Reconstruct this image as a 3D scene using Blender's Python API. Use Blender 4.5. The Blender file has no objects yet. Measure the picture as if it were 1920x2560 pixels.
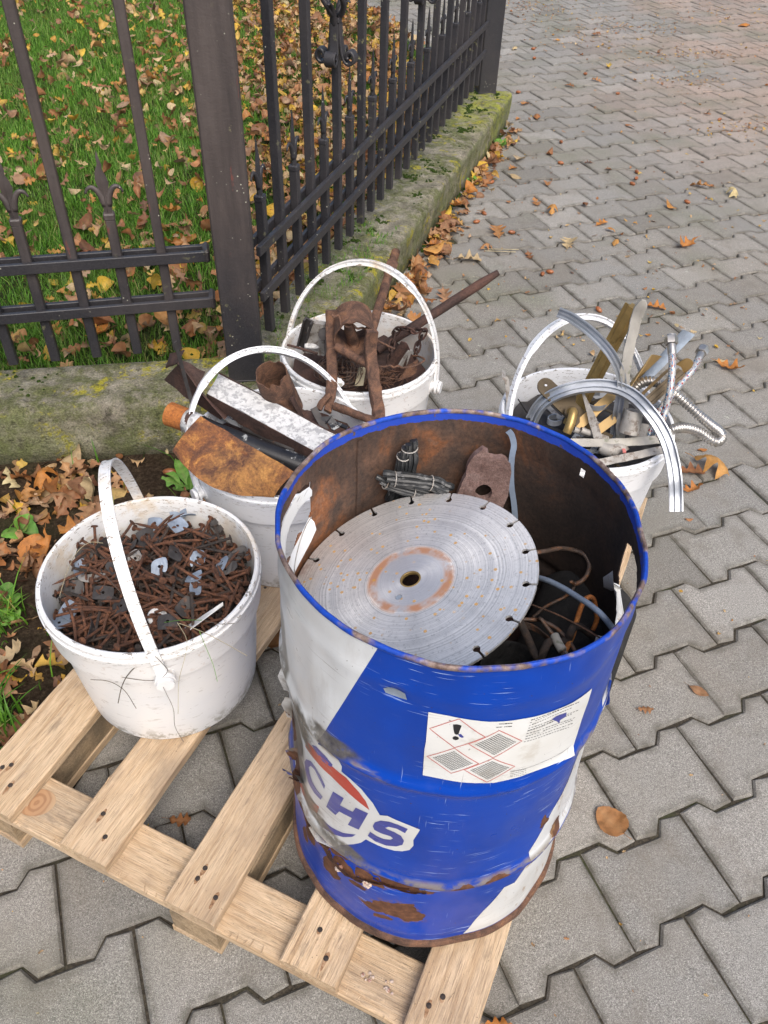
import bpy, bmesh, math, random
import numpy as np
from mathutils import Vector, Matrix, noise
from mathutils.geometry import tessellate_polygon
R_ = math.radians
C = bpy.context.scene.collection
scene = bpy.context.scene

# ------------------------------------------------------------------ camera, world, sun, exposure
CH = 1.3355; PITCH = 0.751282; ROLL = 0.03754; FPX = 2006.74
fwd = np.array([0, math.cos(PITCH), -math.sin(PITCH)]); up0 = np.array([0, math.sin(PITCH), math.cos(PITCH)])
cr, sr = math.cos(ROLL), math.sin(ROLL)
rgt = cr*np.array([1., 0, 0])+sr*up0; upv = -sr*np.array([1., 0, 0])+cr*up0
cam = bpy.data.cameras.new('camera'); co = bpy.data.objects.new('camera', cam); C.objects.link(co)
co.matrix_world = Matrix(((rgt[0], upv[0], -fwd[0], 0), (rgt[1], upv[1], -fwd[1], 0), (rgt[2], upv[2], -fwd[2], CH), (0, 0, 0, 1)))
cam.sensor_fit = 'VERTICAL'; cam.sensor_height = 36; cam.lens = FPX/2560*36; cam.clip_end = 300; cam.clip_start = .02
scene.camera = co
w = bpy.data.worlds.new('World'); scene.world = w; w.use_nodes = True
wn = w.node_tree.nodes; wl = w.node_tree.links
sky = wn.new('ShaderNodeTexSky'); sky.sky_type = 'NISHITA'; sky.sun_disc = False
SUN_EL, SUN_AZ = R_(52), R_(160)          # azimuth measured clockwise from +Y
sky.sun_elevation = SUN_EL; sky.sun_rotation = SUN_AZ; sky.air_density = 1.0; sky.dust_density = 5.0; sky.ozone_density = 1.0
bg = wn['Background'] if 'Background' in wn else wn.new('ShaderNodeBackground')
bg.inputs[1].default_value = 0.145
wl.new(sky.outputs[0], bg.inputs[0])
sd = bpy.data.lights.new('sun', 'SUN'); sd.energy = 1.5; sd.angle = R_(40); sd.color = (1, .99, .97)
so = bpy.data.objects.new('sun', sd); C.objects.link(so)
sdir = Vector((math.sin(SUN_AZ)*math.cos(SUN_EL), math.cos(SUN_AZ)*math.cos(SUN_EL), math.sin(SUN_EL)))
so.rotation_euler = (-sdir).to_track_quat('-Z', 'Y').to_euler(); so.location = (2, -2, 4)
vs = scene.view_settings; vs.view_transform = 'Standard'; vs.look = 'None'; vs.gamma = 1; vs.use_curve_mapping = False
vs.exposure = 0.44

# ------------------------------------------------------------------ placing helpers (surveyed pixel + a known height or depth -> metres)
def ray(px, py):
    d = fwd*FPX+rgt*(px-960)-upv*(py-1280)
    return d
def at(px, py, z):
    d = ray(px, py); t = (z-CH)/d[2]
    return Vector((d[0]*t, d[1]*t, z))
def aty(px, py, y):
    d = ray(px, py); t = y/d[1]
    return Vector((d[0]*t, y, CH+d[2]*t))
def proj(p):
    q = np.array([p[0], p[1], p[2]-CH]); zc = q@fwd
    return 960+FPX*(q@rgt)/zc, 1280-FPX*(q@upv)/zc, zc

# ------------------------------------------------------------------ materials
class NT:
    def __init__(s, name):
        s.m = bpy.data.materials.new(name); s.m.use_nodes = True
        s.t = s.m.node_tree; s.n = s.t.nodes; s.l = s.t.links
        s.b = s.n['Principled BSDF']; s.out = s.n['Material Output']
        s.tc = s.n.new('ShaderNodeTexCoord'); s.g = s.n.new('ShaderNodeNewGeometry'); s.oi = s.n.new('ShaderNodeObjectInfo')
        s.obj = s.tc.outputs['Object']; s.pos = s.g.outputs['Position']
    def _c(s, inp, v):
        if isinstance(v, bpy.types.NodeSocket): s.l.new(v, inp)
        elif v is not None:
            if inp.type == 'RGBA' and not hasattr(v, '__len__'): v = (v, v, v, 1)
            if inp.type == 'RGBA' and len(v) == 3: v = (*v, 1)
            inp.default_value = v
    def noise(s, scale, detail=3, rough=.55, vec=None, dist=0, dim='3D', w=None):
        k = s.n.new('ShaderNodeTexNoise'); k.noise_dimensions = '4D' if w is not None else dim
        k.inputs['Scale'].default_value = scale; k.inputs['Detail'].default_value = detail; k.inputs['Roughness'].default_value = rough
        k.inputs['Distortion'].default_value = dist
        s._c(k.inputs['Vector'], vec if vec is not None else s.obj)
        if w is not None: s._c(k.inputs['W'], w)
        return k.outputs['Fac']
    def vor(s, scale, vec=None, feat='F1', out='Distance', rnd=1):
        k = s.n.new('ShaderNodeTexVoronoi'); k.feature = feat; k.inputs['Scale'].default_value = scale
        k.inputs['Randomness'].default_value = rnd
        s._c(k.inputs['Vector'], vec if vec is not None else s.obj); return k.outputs[out]
    def ramp(s, f, pts, interp='LINEAR'):
        k = s.n.new('ShaderNodeValToRGB'); e = k.color_ramp.elements; k.color_ramp.interpolation = interp
        while len(e) < len(pts): e.new(.5)
        for a, (p, c) in zip(e, pts):
            a.position = p
            if not hasattr(c, '__len__'): c = (c, c, c)
            a.color = (*c[:3], 1)
        s._c(k.inputs[0], f); return k.outputs[0]
    def mix(s, f, a, b, mode='MIX'):
        k = s.n.new('ShaderNodeMix'); k.data_type = 'RGBA'; k.blend_type = mode
        s._c(k.inputs[0], f); s._c(k.inputs[6], a); s._c(k.inputs[7], b); return k.outputs[2]
    def math(s, op, a, b=0., clamp=False):
        k = s.n.new('ShaderNodeMath'); k.operation = op; k.use_clamp = clamp
        s._c(k.inputs[0], a); s._c(k.inputs[1], b); return k.outputs[0]
    def step(s, f, lo, hi):
        k = s.n.new('ShaderNodeMapRange'); k.interpolation_type = 'SMOOTHSTEP'
        s._c(k.inputs[0], f); k.inputs[1].default_value = lo; k.inputs[2].default_value = hi; return k.outputs[0]
    def scale(s, v, sc, add=None):
        k = s.n.new('ShaderNodeVectorMath'); k.operation = 'MULTIPLY'; s._c(k.inputs[0], v); k.inputs[1].default_value = sc
        o = k.outputs[0]
        if add is not None:
            k2 = s.n.new('ShaderNodeVectorMath'); k2.operation = 'ADD'; s.l.new(o, k2.inputs[0]); s._c(k2.inputs[1], add); o = k2.outputs[0]
        return o
    def warp(s, v, amt, scale):
        k = s.n.new('ShaderNodeTexNoise'); k.inputs['Scale'].default_value = scale; k.inputs['Detail'].default_value = 4; s._c(k.inputs['Vector'], v)
        m = s.n.new('ShaderNodeVectorMath'); m.operation = 'MULTIPLY_ADD'; s.l.new(k.outputs['Color'], m.inputs[0]); m.inputs[1].default_value = (amt,)*3
        a = s.n.new('ShaderNodeVectorMath'); a.operation = 'ADD'; s._c(a.inputs[0], v); a.inputs[1].default_value = (-amt/2,)*3
        s.l.new(a.outputs[0], m.inputs[2]); return m.outputs[0]
    def dist(s, v, p, sc=(1, 1, 1)):
        a = s.n.new('ShaderNodeVectorMath'); a.operation = 'SUBTRACT'; s._c(a.inputs[0], v); a.inputs[1].default_value = p
        b = s.n.new('ShaderNodeVectorMath'); b.operation = 'MULTIPLY'; s.l.new(a.outputs[0], b.inputs[0]); b.inputs[1].default_value = sc
        c = s.n.new('ShaderNodeVectorMath'); c.operation = 'LENGTH'; s.l.new(b.outputs[0], c.inputs[0]); return c.outputs['Value']
    def sep(s, v):
        k = s.n.new('ShaderNodeSeparateXYZ'); s._c(k.inputs[0], v); return k.outputs
    def attr(s, name):
        k = s.n.new('ShaderNodeAttribute'); k.attribute_name = name; return k.outputs
    def bump(s, h, strength=.3, dist=.002):
        k = s.n.new('ShaderNodeBump'); k.inputs['Strength'].default_value = strength; k.inputs['Distance'].default_value = dist
        s._c(k.inputs['Height'], h); s.l.new(k.outputs[0], s.b.inputs['Normal'])
    def fin(s, col, rough=.6, metal=0., spec=None):
        s._c(s.b.inputs['Base Color'], col); s._c(s.b.inputs['Roughness'], rough); s._c(s.b.inputs['Metallic'], metal)
        if spec is not None: s.b.inputs['Specular IOR Level'].default_value = spec
        return s.m

MT = {}
def build_materials():
    # --- paving stones
    n = NT('paver_concrete')
    isl = n.g.outputs['Random Per Island']; rnd = n.math('FRACT', n.math('ADD', n.oi.outputs['Random'], n.math('MULTIPLY', isl, 7.31)))
    base = n.ramp(rnd, [(0, (.195, .186, .168)), (.35, (.285, .273, .248)), (.7, (.240, .234, .218)), (1, (.33, .315, .287))])
    big = n.noise(1.1, 3, .6, n.pos)
    base = n.mix(n.step(big, .42, .7), base, n.mix(.55, base, (.275, .245, .205)))
    yy = n.sep(n.pos)
    # brick-red dust far away on the right side of the drive
    far = n.step(yy[1], 3.2, 5.2); right = n.step(n.math('SUBTRACT', yy[0], n.math('MULTIPLY', yy[1], .13)), .1, 1.1)
    redn = n.step(n.noise(.9, 4, .6, n.pos), .36, .62)
    base = n.mix(n.math('MULTIPLY', n.math('MULTIPLY', far, right), n.math('MULTIPLY', redn, .6)), base, (.42, .29, .22))
    # greenish damp close to the plinth
    grn = n.math('MULTIPLY', n.step(n.noise(2.2, 3, .6, n.pos), .48, .7), n.step(n.math('SUBTRACT', n.math('MULTIPLY', yy[1], .45), yy[0]), -.25, .35))
    base = n.mix(n.math('MULTIPLY', grn, .55), base, (.165, .175, .125))
    sp = n.noise(650, 2, .75, n.pos); sp2 = n.noise(270, 2, .7, n.pos)
    base = n.mix(1, base, n.ramp(sp, [(.28, .34), (.46, .82), (.56, 1.08), (.72, 1.95)]), 'MULTIPLY')
    base = n.mix(.6, base, n.ramp(sp2, [(.3, .6), (.5, 1.0), (.7, 1.35)]), 'MULTIPLY')
    wh = n.step(n.vor(120, n.pos), .16, .05); gate = n.step(n.noise(45, 1, .5, n.pos), .55, .62)
    base = n.mix(n.math('MULTIPLY', wh, n.math('MULTIPLY', gate, .75)), base, (.55, .53, .49))
    stain = n.step(n.noise(9, 5, .65, n.pos), .5, .78); base = n.mix(n.math('MULTIPLY', stain, .55), base, (.15, .13, .105))
    st2 = n.math('MULTIPLY', n.step(n.noise(3.2, 4, .65, n.scale(n.pos, (1, 1, 1), (7, 3, 1))), .52, .72), .4); base = n.mix(st2, base, (.21, .185, .15))
    licn = n.step(n.vor(26, n.warp(n.pos, .03, 60)), .16, .1); licg = n.step(n.noise(2.6, 2, .5, n.pos), .58, .66)
    base = n.mix(n.math('MULTIPLY', n.math('MULTIPLY', licn, licg), .7), base, (.42, .43, .36))
    edge = n.attr('edge')[2]
    base = n.mix(n.math('MULTIPLY', n.math('SUBTRACT', 1, edge), n.math('MULTIPLY', n.step(n.noise(30, 3, .6, n.pos), .25, .75), .8)), base, (.10, .092, .075))
    n.bump(n.math('ADD', n.math('MULTIPLY', sp, 1.), n.math('MULTIPLY', sp2, 1.2)), .7, .0012)
    MT['paver'] = n.fin(base, .92, spec=.25)
    # --- joint bed
    n = NT('joint_sand'); a = n.noise(160, 4, .7, n.pos); b = n.noise(8, 3, .6, n.pos)
    c = n.ramp(a, [(.3, (.025, .022, .018)), (.55, (.065, .056, .043)), (.8, (.14, .115, .085))])
    c = n.mix(n.math('MULTIPLY', n.step(b, .5, .7), .5), c, (.05, .065, .022))
    n.bump(a, .8, .004); MT['joint'] = n.fin(c, .95, spec=.1)
    # --- soil
    n = NT('soil'); a = n.noise(90, 6, .75, n.pos); b = n.noise(7, 4, .6, n.pos)
    c = n.ramp(a, [(.3, (.018, .012, .008)), (.5, (.05, .034, .022)), (.68, (.11, .078, .05)), (.8, (.19, .15, .11))])
    c = n.mix(n.math('MULTIPLY', n.step(b, .45, .7), .5), c, (.04, .05, .018)); n.bump(a, 1, .012); MT['soil'] = n.fin(c, .95, spec=.1)
    # --- lawn ground
    n = NT('lawn_earth'); a = n.noise(60, 5, .7, n.pos)
    c = n.ramp(a, [(.3, (.012, .02, .006)), (.5, (.03, .045, .013)), (.7, (.075, .05, .025))]); n.bump(a, 1, .01); MT['lawn'] = n.fin(c, .95, spec=.1)
    # --- plinth
    n = NT('mossy_concrete')
    a = n.noise(14, 7, .68, n.pos); f = n.noise(220, 4, .75, n.pos); m = n.noise(5, 5, .65, n.pos, .6); yl = n.noise(9, 5, .7, n.scale(n.pos, (1, 1, 1), (3, 7, 2)), .5)
    c = n.ramp(a, [(.28, (.13, .115, .085)), (.40, (.27, .245, .19)), (.54, (.42, .38, .30)), (.72, (.54, .49, .39))])
    nz = n.sep(n.g.outputs['Normal'])
    c = n.mix(n.math('MULTIPLY', n.step(m, .36, .54), n.math('MULTIPLY', n.step(n.noise(26, 5, .7, n.pos), .34, .58), .85)), c, n.ramp(n.noise(70, 4, .7, n.pos), [(.3, (.07, .085, .025)), (.55, (.18, .20, .07)), (.8, (.32, .33, .15))]))
    c = n.mix(n.math('MULTIPLY', n.step(yl, .53, .62), n.step(n.noise(75, 3, .7, n.pos), .38, .56)), c, (.52, .46, .05))
    yfar = n.step(n.sep(n.pos)[1], 3.6, 4.2); c = n.mix(n.math('MULTIPLY', yfar, n.math('MULTIPLY', n.step(n.noise(16, 5, .7, n.pos), .42, .56), .75)), c, (.42, .45, .08))
    side = n.math('SUBTRACT', 1, n.step(nz[2], .35, .75))
    c = n.mix(n.math('MULTIPLY', side, n.math('MULTIPLY', n.step(n.noise(4, 4, .6, n.scale(n.pos, (1, 1, 1), (9, 2, 4))), .36, .6), .6)), c, (.22, .25, .11))
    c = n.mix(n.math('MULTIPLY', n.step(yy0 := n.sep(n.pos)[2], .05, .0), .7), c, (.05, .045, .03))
    c = n.mix(n.math('MULTIPLY', n.step(n.noise(38, 4, .7, n.pos), .56, .68), .6), c, (.05, .045, .03))
    c = n.mix(1, c, n.ramp(f, [(.3, .45), (.5, .95), (.72, 1.5)]), 'MULTIPLY')
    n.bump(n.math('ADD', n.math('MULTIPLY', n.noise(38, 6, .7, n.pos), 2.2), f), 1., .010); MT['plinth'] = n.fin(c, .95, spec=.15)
    n = NT('kerb_stone'); f = n.noise(200, 4, .7, n.pos); c = n.ramp(f, [(.3, (.12, .12, .10)), (.7, (.27, .27, .23))]); c = n.mix(n.math('MULTIPLY', n.step(n.noise(6, 4, .6, n.pos), .45, .65), .6), c, (.10, .13, .05)); n.bump(f, .6, .003); MT['kerb'] = n.fin(c, .95)
    n = NT('moss'); f = n.noise(300, 3, .7, n.pos); c = n.ramp(f, [(.3, (.014, .028, .006)), (.55, (.04, .068, .014)), (.8, (.085, .115, .03))]); n.bump(f, 1, .004); MT['moss'] = n.fin(c, .95, spec=.05)
    # --- fence iron: dark paint, brown primer showing through on the left arm and the post
    for key, brown in (('iron', .0), ('iron_brown', 1.)):
        n = NT('fence_'+key)
        a = n.noise(3.3, 5, .65, n.pos); f = n.noise(260, 3, .7, n.pos); st = n.noise(30, 4, .65, n.scale(n.pos, (1, 1, .12)))
        dark = n.ramp(f, [(.3, (.016, .016, .020)), (.6, (.030, .030, .035)), (.8, (.06, .057, .058))])
        bro = n.ramp(st, [(.25, (.045, .036, .034)), (.5, (.075, .060, .055)), (.8, (.11, .09, .082))])
        if brown:
            zz = n.sep(n.pos)[2]
            k = n.math('ADD', n.math('MULTIPLY', n.step(n.math('ADD', zz, n.math('MULTIPLY', a, .3)), .40, .85), 1.), n.math('MULTIPLY', n.step(a, .42, .66), .35), True)
            c = n.mix(n.math('MULTIPLY', k, .9), dark, bro)
            c = n.mix(n.math('MULTIPLY', n.step(n.noise(7, 4, .7, n.scale(n.pos, (1, 1, .35))), .58, .72), .7), c, (.02, .02, .026))
            c = n.mix(n.math('MULTIPLY', n.step(n.noise(42, 4, .7, n.scale(n.pos, (1, 1, .2))), .66, .72), .5), c, (.22, .05, .035))
        else:
            c = n.mix(n.math('MULTIPLY', n.step(a, .4, .66), .5), dark, n.mix(.45, bro, (.03, .03, .035)))
        spk = n.math('MULTIPLY', n.step(n.vor(70, n.pos), .14, .07), n.step(n.noise(11, 2, .5, n.pos), .58, .64))
        c = n.mix(spk, c, (.42, .42, .34))
        li = n.math('MULTIPLY', n.step(n.noise(55, 3, .6, n.pos), .60, .66), n.step(n.noise(6, 3, .6, n.scale(n.pos, (1, 1, 1), (5, 5, 5))), .55, .66))
        c = n.mix(n.math('MULTIPLY', li, .7), c, (.26, .25, .13))
        n.bump(n.math('ADD', f, n.math('MULTIPLY', n.noise(60, 4, .6, n.pos), 1.5)), .5, .0012)
        MT[key] = n.fin(c, n.ramp(a, [(.3, .38), (.7, .62)]), spec=.5)
    # --- pine boards (grain along local X)
    n = NT('pine_wood')
    rr = n.math('MULTIPLY', n.oi.outputs['Random'], 60.)
    off = n.n.new('ShaderNodeCombineXYZ'); n._c(off.inputs[0], rr); n._c(off.inputs[1], n.math('MULTIPLY', rr, .37)); n._c(off.inputs[2], 0.)
    v = n.scale(n.obj, (1, 1, 1), off.outputs[0])
    wv = n.warp(v, .02, 6)
    g1 = n.noise(1, 4, .6, n.scale(wv, (5, 95, 95)), .5); g2 = n.noise(1, 3, .7, n.scale(v, (28, 620, 620)))
    g3 = n.noise(7, 4, .6, v)
    kn = n.n.new('ShaderNodeTexVoronoi'); kn.inputs['Scale'].default_value = 1; n.l.new(n.scale(wv, (4.2, 10, 10)), kn.inputs['Vector'])
    kd = n.math('MULTIPLY', n.step(kn.outputs['Distance'], .17, .04), n.step(kn.outputs['Color'] if False else n.noise(1.3, 1, .5, v), .56, .6))
    c = n.ramp(g1, [(.24, (.34, .21, .11)), (.42, (.53, .37, .22)), (.6, (.68, .51, .335)), (.8, (.57, .40, .24))])
    c = n.mix(1, c, n.ramp(g2, [(.3, .5), (.48, .98), (.7, 1.18)]), 'MULTIPLY')
    c = n.mix(n.math('MULTIPLY', n.step(g3, .44, .70), .65), c, (.34, .245, .165))
    c = n.mix(n.math('MULTIPLY', n.step(n.noise(26, 5, .7, n.scale(v, (.4, 1, 1))), .56, .70), .55), c, (.17, .125, .09))
    c = n.mix(n.math('MULTIPLY', n.oi.outputs['Random'], .30), c, (.43, .33, .23)); gd = n.step(n.noise(3.5, 5, .65, n.scale(v, (1, 2, 2), (4, 4, 4))), .52, .72); c = n.mix(n.math('MULTIPLY', gd, .45), c, (.22, .18, .14))
    fib = n.step(n.noise(1, 2, .6, n.scale(wv, (9, 900, 900))), .60, .72); c = n.mix(n.math('MULTIPLY', fib, .45), c, (.22, .13, .07))
    c = n.mix(n.math('MULTIPLY', kd, .8), c, (.27, .12, .055))
    c = n.mix(n.step(n.noise(240, 2, .6, v), .72, .77), c, (.10, .07, .05))
    saw = n.noise(1, 2, .5, n.scale(v, (330, 5, 5)))
    n.bump(n.math('ADD', n.math('ADD', g2, n.math('MULTIPLY', g1, .8)), n.math('MULTIPLY', saw, .35)), .9, .002); MT['wood'] = n.fin(c, .8, spec=.25)
    n0 = NT('wood_stain'); n0.fin(n0.ramp(n0.noise(160, 4, .7, n0.pos), [(.35, (.42, .28, .17)), (.5, (.30, .17, .085)), (.65, (.15, .07, .035))]), .85); MT['stain'] = n0.m
    # weathered, dirtier sawn wood for the bearers
    n2 = NT('bearer_wood')
    v = n2.scale(n2.obj, (1, 1, 1)); g1 = n2.noise(1, 4, .6, n2.scale(v, (6, 90, 90)), .4); g3 = n2.noise(9, 5, .65, v)
    c = n2.ramp(g1, [(.25, (.27, .19, .11)), (.5, (.40, .295, .185)), (.75, (.48, .36, .23))])
    c = n2.mix(n2.math('MULTIPLY', n2.step(g3, .36, .62), .75), c, (.135, .11, .08)); f2 = n2.noise(300, 3, .7, v); c = n2.mix(.7, c, n2.ramp(f2, [(.3, .6), (.7, 1.25)]), 'MULTIPLY')
    n2.bump(n2.math('ADD', f2, g1), .6, .002); MT['bearer'] = n2.fin(c, .9, spec=.15)
    # --- white pail plastic
    for key, dirt, tint in (('plastic', .0, (.80, .815, .84)), ('plastic_old', 1., (.80, .80, .79))):
        n = NT('pail_'+key); zz = n.sep(n.obj)[2]
        c0 = n.mix(n.step(n.noise(6, 3, .6), .4, .75), tint, (.74, .755, .775))
        lipz = n.step(zz, .225, .26)
        sc = n.noise(1, 3, .7, n.scale(n.obj, (80, 80, 300)))
        c0 = n.mix(n.math('MULTIPLY', n.math('MULTIPLY', n.step(sc, .58, .64), lipz), .85), c0, (.16, .13, .10))
        sp = n.math('MULTIPLY', n.step(n.noise(150, 3, .6, n.scale(n.obj, (1, 1, .7))), .70, .715), n.step(n.noise(13, 2, .5), .42, .58))
        c0 = n.mix(n.math('MULTIPLY', sp, .9), c0, (.05, .045, .035))
        low = n.math('MULTIPLY', n.step(zz, .05, .0), n.step(n.noise(45, 5, .7), .48, .6)); c0 = n.mix(n.math('MULTIPLY', low, .8), c0, (.17, .155, .10))
        scuff = n.math('MULTIPLY', n.step(n.noise(1, 4, .7, n.scale(n.warp(n.obj, .04, 8), (35, 35, 130))), .58, .68), .45); c0 = n.mix(scuff, c0, (.36, .34, .31))
        if dirt:
            st = n.math('MULTIPLY', n.step(n.noise(20, 5, .7), .40, .62), n.step(zz, .12, .25)); c0 = n.mix(n.math('MULTIPLY', n.math('MULTIPLY', st, n.step(n.noise(3.5, 2, .5, n.scale(n.obj, (1, 1, 1), (2, 2, 2))), .45, .6)), .55), c0, (.60, .42, .20))
            c0 = n.mix(n.math('MULTIPLY', n.step(n.noise(70, 4, .7), .6, .66), n.math('MULTIPLY', n.step(zz, .16, .25), .30)), c0, (.34, .18, .08))
        n.bump(n.noise(40, 3, .5), .12, .001)
        MT[key] = n.fin(c0, .36, spec=.5)
        n.b.inputs['Subsurface Weight'].default_value = .0
    # --- rust family
    def rust(key, stops, sc=18, metal=0., rough=.85, bump=.9, seed=0.):
        n = NT('rust_'+key); v = n.scale(n.obj, (1, 1, 1), (seed, seed*1.7, seed*.3)); v2 = n.n.new('ShaderNodeVectorMath'); v2.operation = 'ADD'
        n.l.new(v, v2.inputs[0]); n._c(v2.inputs[1], n.math('MULTIPLY', n.oi.outputs['Random'], 13.)); v = v2.outputs[0]
        a = n.noise(sc, 7, .72, v, .6); f = n.noise(sc*14, 4, .75, v)
        c = n.ramp(a, stops)
        if key == 'rust_sheet':
            lo_ = n.step(n.dist(n.warp(n.pos, .06, 14), tuple(at(615, 1200, .41)), (1, 1.5, 1)), .105, .045); c = n.mix(n.math('MULTIPLY', lo_, n.math('MULTIPLY', n.step(a, .36, .58), .75)), c, (.40, .20, .06))
            c = n.mix(n.math('MULTIPLY', n.step(n.noise(48, 5, .7, v), .60, .67), .75), c, (.16, .055, .02))
        c = n.mix(.8, c, n.ramp(f, [(.3, .5), (.5, .98), (.7, 1.5)]), 'MULTIPLY')
        n.bump(n.math('ADD', a, n.math('MULTIPLY', f, .6)), bump, .002); MT[key] = n.fin(c, rough, metal); return n
    rust('rust', [(.3, (.035, .020, .015)), (.44, (.085, .045, .030)), (.56, (.16, .082, .05)), (.66, (.21, .10, .05)), (.78, (.27, .18, .14))], 34)
    rust('nail', [(.3, (.035, .018, .012)), (.45, (.085, .038, .022)), (.58, (.15, .062, .032)), (.70, (.24, .10, .045)), (.82, (.30, .20, .14))], 95)
    rust('nail_dark', [(.3, (.016, .014, .013)), (.5, (.042, .032, .027)), (.7, (.10, .06, .04))], 80)
    rust('rust_sheet', [(.32, (.07, .032, .02)), (.46, (.12, .05, .026)), (.54, (.22, .085, .03)), (.62, (.42, .19, .05)), (.76, (.52, .33, .12))], 17)
    rust('rust_dark', [(.3, (.022, .014, .012)), (.5, (.055, .03, .024)), (.7, (.11, .052, .036)), (.85, (.2, .1, .07))], 14)
    rust('rust_pink', [(.3, (.10, .055, .045)), (.5, (.19, .12, .105)), (.7, (.28, .20, .18))], 30)
    rust('black_grit', [(.3, (.007, .007, .007)), (.55, (.018, .017, .017)), (.78, (.045, .042, .04))], 60, rough=.8)
    rust('orange', [(.3, (.16, .055, .02)), (.5, (.36, .12, .025)), (.7, (.46, .20, .06)), (.85, (.5, .4, .3))], 20)
    def plain(key, col, var, rough, metal, sc=30, st=(1, 1, 1), spots=None, bump=.2):
        n = NT(key); v = n.scale(n.obj, st); a = n.noise(sc, 5, .65, v); f = n.noise(sc*9, 3, .7, v)
        c = n.ramp(a, [(.3, tuple(x*(1-var) for x in col)), (.7, tuple(min(1, x*(1+var)) for x in col))])
        if spots: c = n.mix(n.math('MULTIPLY', n.step(n.noise(sc*1.5, 5, .7, n.scale(n.obj, (1, 1, 1), (4, 4, 4))), spots[1], spots[1]+.08), spots[2]), c, spots[0])
        n.bump(f, bump, .001); MT[key] = n.fin(c, rough, metal); return n
    plain('galvanised', (.27, .32, .39), .2, .55, .25, 60, spots=((.12, .10, .09), .62, .6))
    plain('plate_dark', (.055, .05, .048), .4, .6, .3, 50, spots=((.16, .07, .035), .6, .6))
    plain('aluminium', (.38, .405, .44), .25, .34, .6, 18, spots=((.2, .19, .18), .68, .5))
    plain('alu_dull', (.36, .34, .31), .3, .6, .25, 40, spots=((.14, .10, .075), .52, .7))
    plain('zinc_old', (.62, .62, .61), .15, .6, .05, 60, spots=((.26, .26, .27), .49, .7), bump=.6)
    plain('brass', (.36, .245, .09), .35, .38, .6, 16, spots=((.10, .07, .03), .58, .6))
    plain('brass_dark', (.085, .062, .034), .4, .45, .4, 20, spots=((.05, .035, .02), .55, .6))
    plain('gold_sheet', (.50, .335, .14), .2, .5, .35, 12, spots=((.40, .22, .09), .6, .5))
    plain('steel_hose', (.50, .48, .45), .2, .3, .85, 40)
    plain('rubber', (.022, .024, .026), .5, .4, 0, 50, st=(1, 1, .25), spots=((.24, .24, .24), .58, .5))
    plain('black_paint', (.015, .015, .017), .4, .35, 0, 30, spots=((.42, .43, .42), .60, .9))
    plain('cable_blue', (.20, .25, .33), .2, .5, 0, 30)
    plain('wire_iron', (.10, .07, .055), .5, .6, .3, 60, spots=((.24, .10, .04), .5, .6))
    plain('grey_bar', (.38, .36, .32), .2, .8, 0, 30, st=(1, 1, .3), spots=((.17, .18, .12), .56, .7), bump=.7)
    plain('concrete_grey', (.3, .29, .27), .2, .9, 0)
    plain('paper_white', (.72, .72, .69), .06, .5, 0, 9, spots=((.42, .37, .29), .6, .5), bump=.05)
    plain('ink', (.015, .015, .017), .3, .5, 0)
    plain('ink_red', (.52, .17, .15), .1, .5, 0)
    plain('chip_white', (.50, .40, .33), .3, .8, 0, 60, spots=((.20, .07, .04), .52, .8))
    plain('acorn', (.27, .095, .035), .35, .35, 0, 40)
    plain('acorn_cup', (.13, .09, .06), .3, .9, 0, 200)
    plain('stem_dry', (.36, .31, .2), .3, .8, 0, 30)
    plain('stem_dark', (.10, .085, .065), .3, .8, 0, 30)
    # braided hose
    n = NT('braided_hose'); u = n.attr('uvw')[1]; uu = n.sep(u)
    ck = n.n.new('ShaderNodeTexChecker'); ck.inputs['Scale'].default_value = 1
    n.l.new(n.scale(u, (1, 1, 1)), ck.inputs['Vector']); ck.inputs[1].default_value = (.66, .66, .64, 1); ck.inputs[2].default_value = (.36, .37, .37, 1)
    rb = n.step(n.noise(1, 0, .5, n.scale(u, (.34, .55, 1))), .62, .64); bb = n.step(n.noise(1, 0, .5, n.scale(u, (.34, .55, 1), (9, 4, 0))), .63, .65)
    c = n.mix(rb, ck.outputs[0], (.34, .05, .035)); c = n.mix(bb, c, (.06, .22, .42)); n.bump(ck.outputs[1], .5, .001); MT['hose'] = n.fin(c, .35, .5)
    # --- saw blade steel
    n = NT('blade_steel'); s3 = n.sep(n.obj); rad = n.math('SQRT', n.math('ADD', n.math('POWER', s3[0], 2.), n.math('POWER', s3[1], 2.)))
    cx = n.n.new('ShaderNodeCombineXYZ'); n._c(cx.inputs[0], rad)
    wob = n.warp(n.obj, .006, 22); s4 = n.sep(wob); rad2 = n.math('SQRT', n.math('ADD', n.math('POWER', s4[0], 2.), n.math('POWER', s4[1], 2.)))
    c2 = n.n.new('ShaderNodeCombineXYZ'); n._c(c2.inputs[0], rad2)
    rings = n.noise(520, 3, .75, c2.outputs[0]); rings2 = n.noise(110, 3, .7, cx.outputs[0])
    fleck = n.noise(330, 3, .7); c = n.ramp(rings, [(.32, (.30, .30, .29)), (.42, (.66, .655, .64)), (.58, (.92, .91, .89))])
    c = n.mix(.55, c, n.ramp(rings2, [(.3, .72), (.7, 1.2)]), 'MULTIPLY'); c = n.mix(.7, c, n.ramp(fleck, [(.34, .6), (.42, 1), (.62, 1.08)]), 'MULTIPLY')
    th_ = n.math('ARCTAN2', s3[1], s3[0]); sh = n.n.new('ShaderNodeCombineXYZ'); n._c(sh.inputs[0], n.math('MULTIPLY', th_, 1.)); stw = n.noise(1.6, 3, .6, sh.outputs[0]); c = n.mix(n.math('MULTIPLY', n.step(stw, .38, .68), .35), c, (.42, .42, .42))  # uneven grey sectors: radial sheen of the disc painted into its colour
    inner = n.step(rad, .051, .046); c = n.mix(n.math('MULTIPLY', inner, .75), c, (.58, .59, .62))
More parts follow.
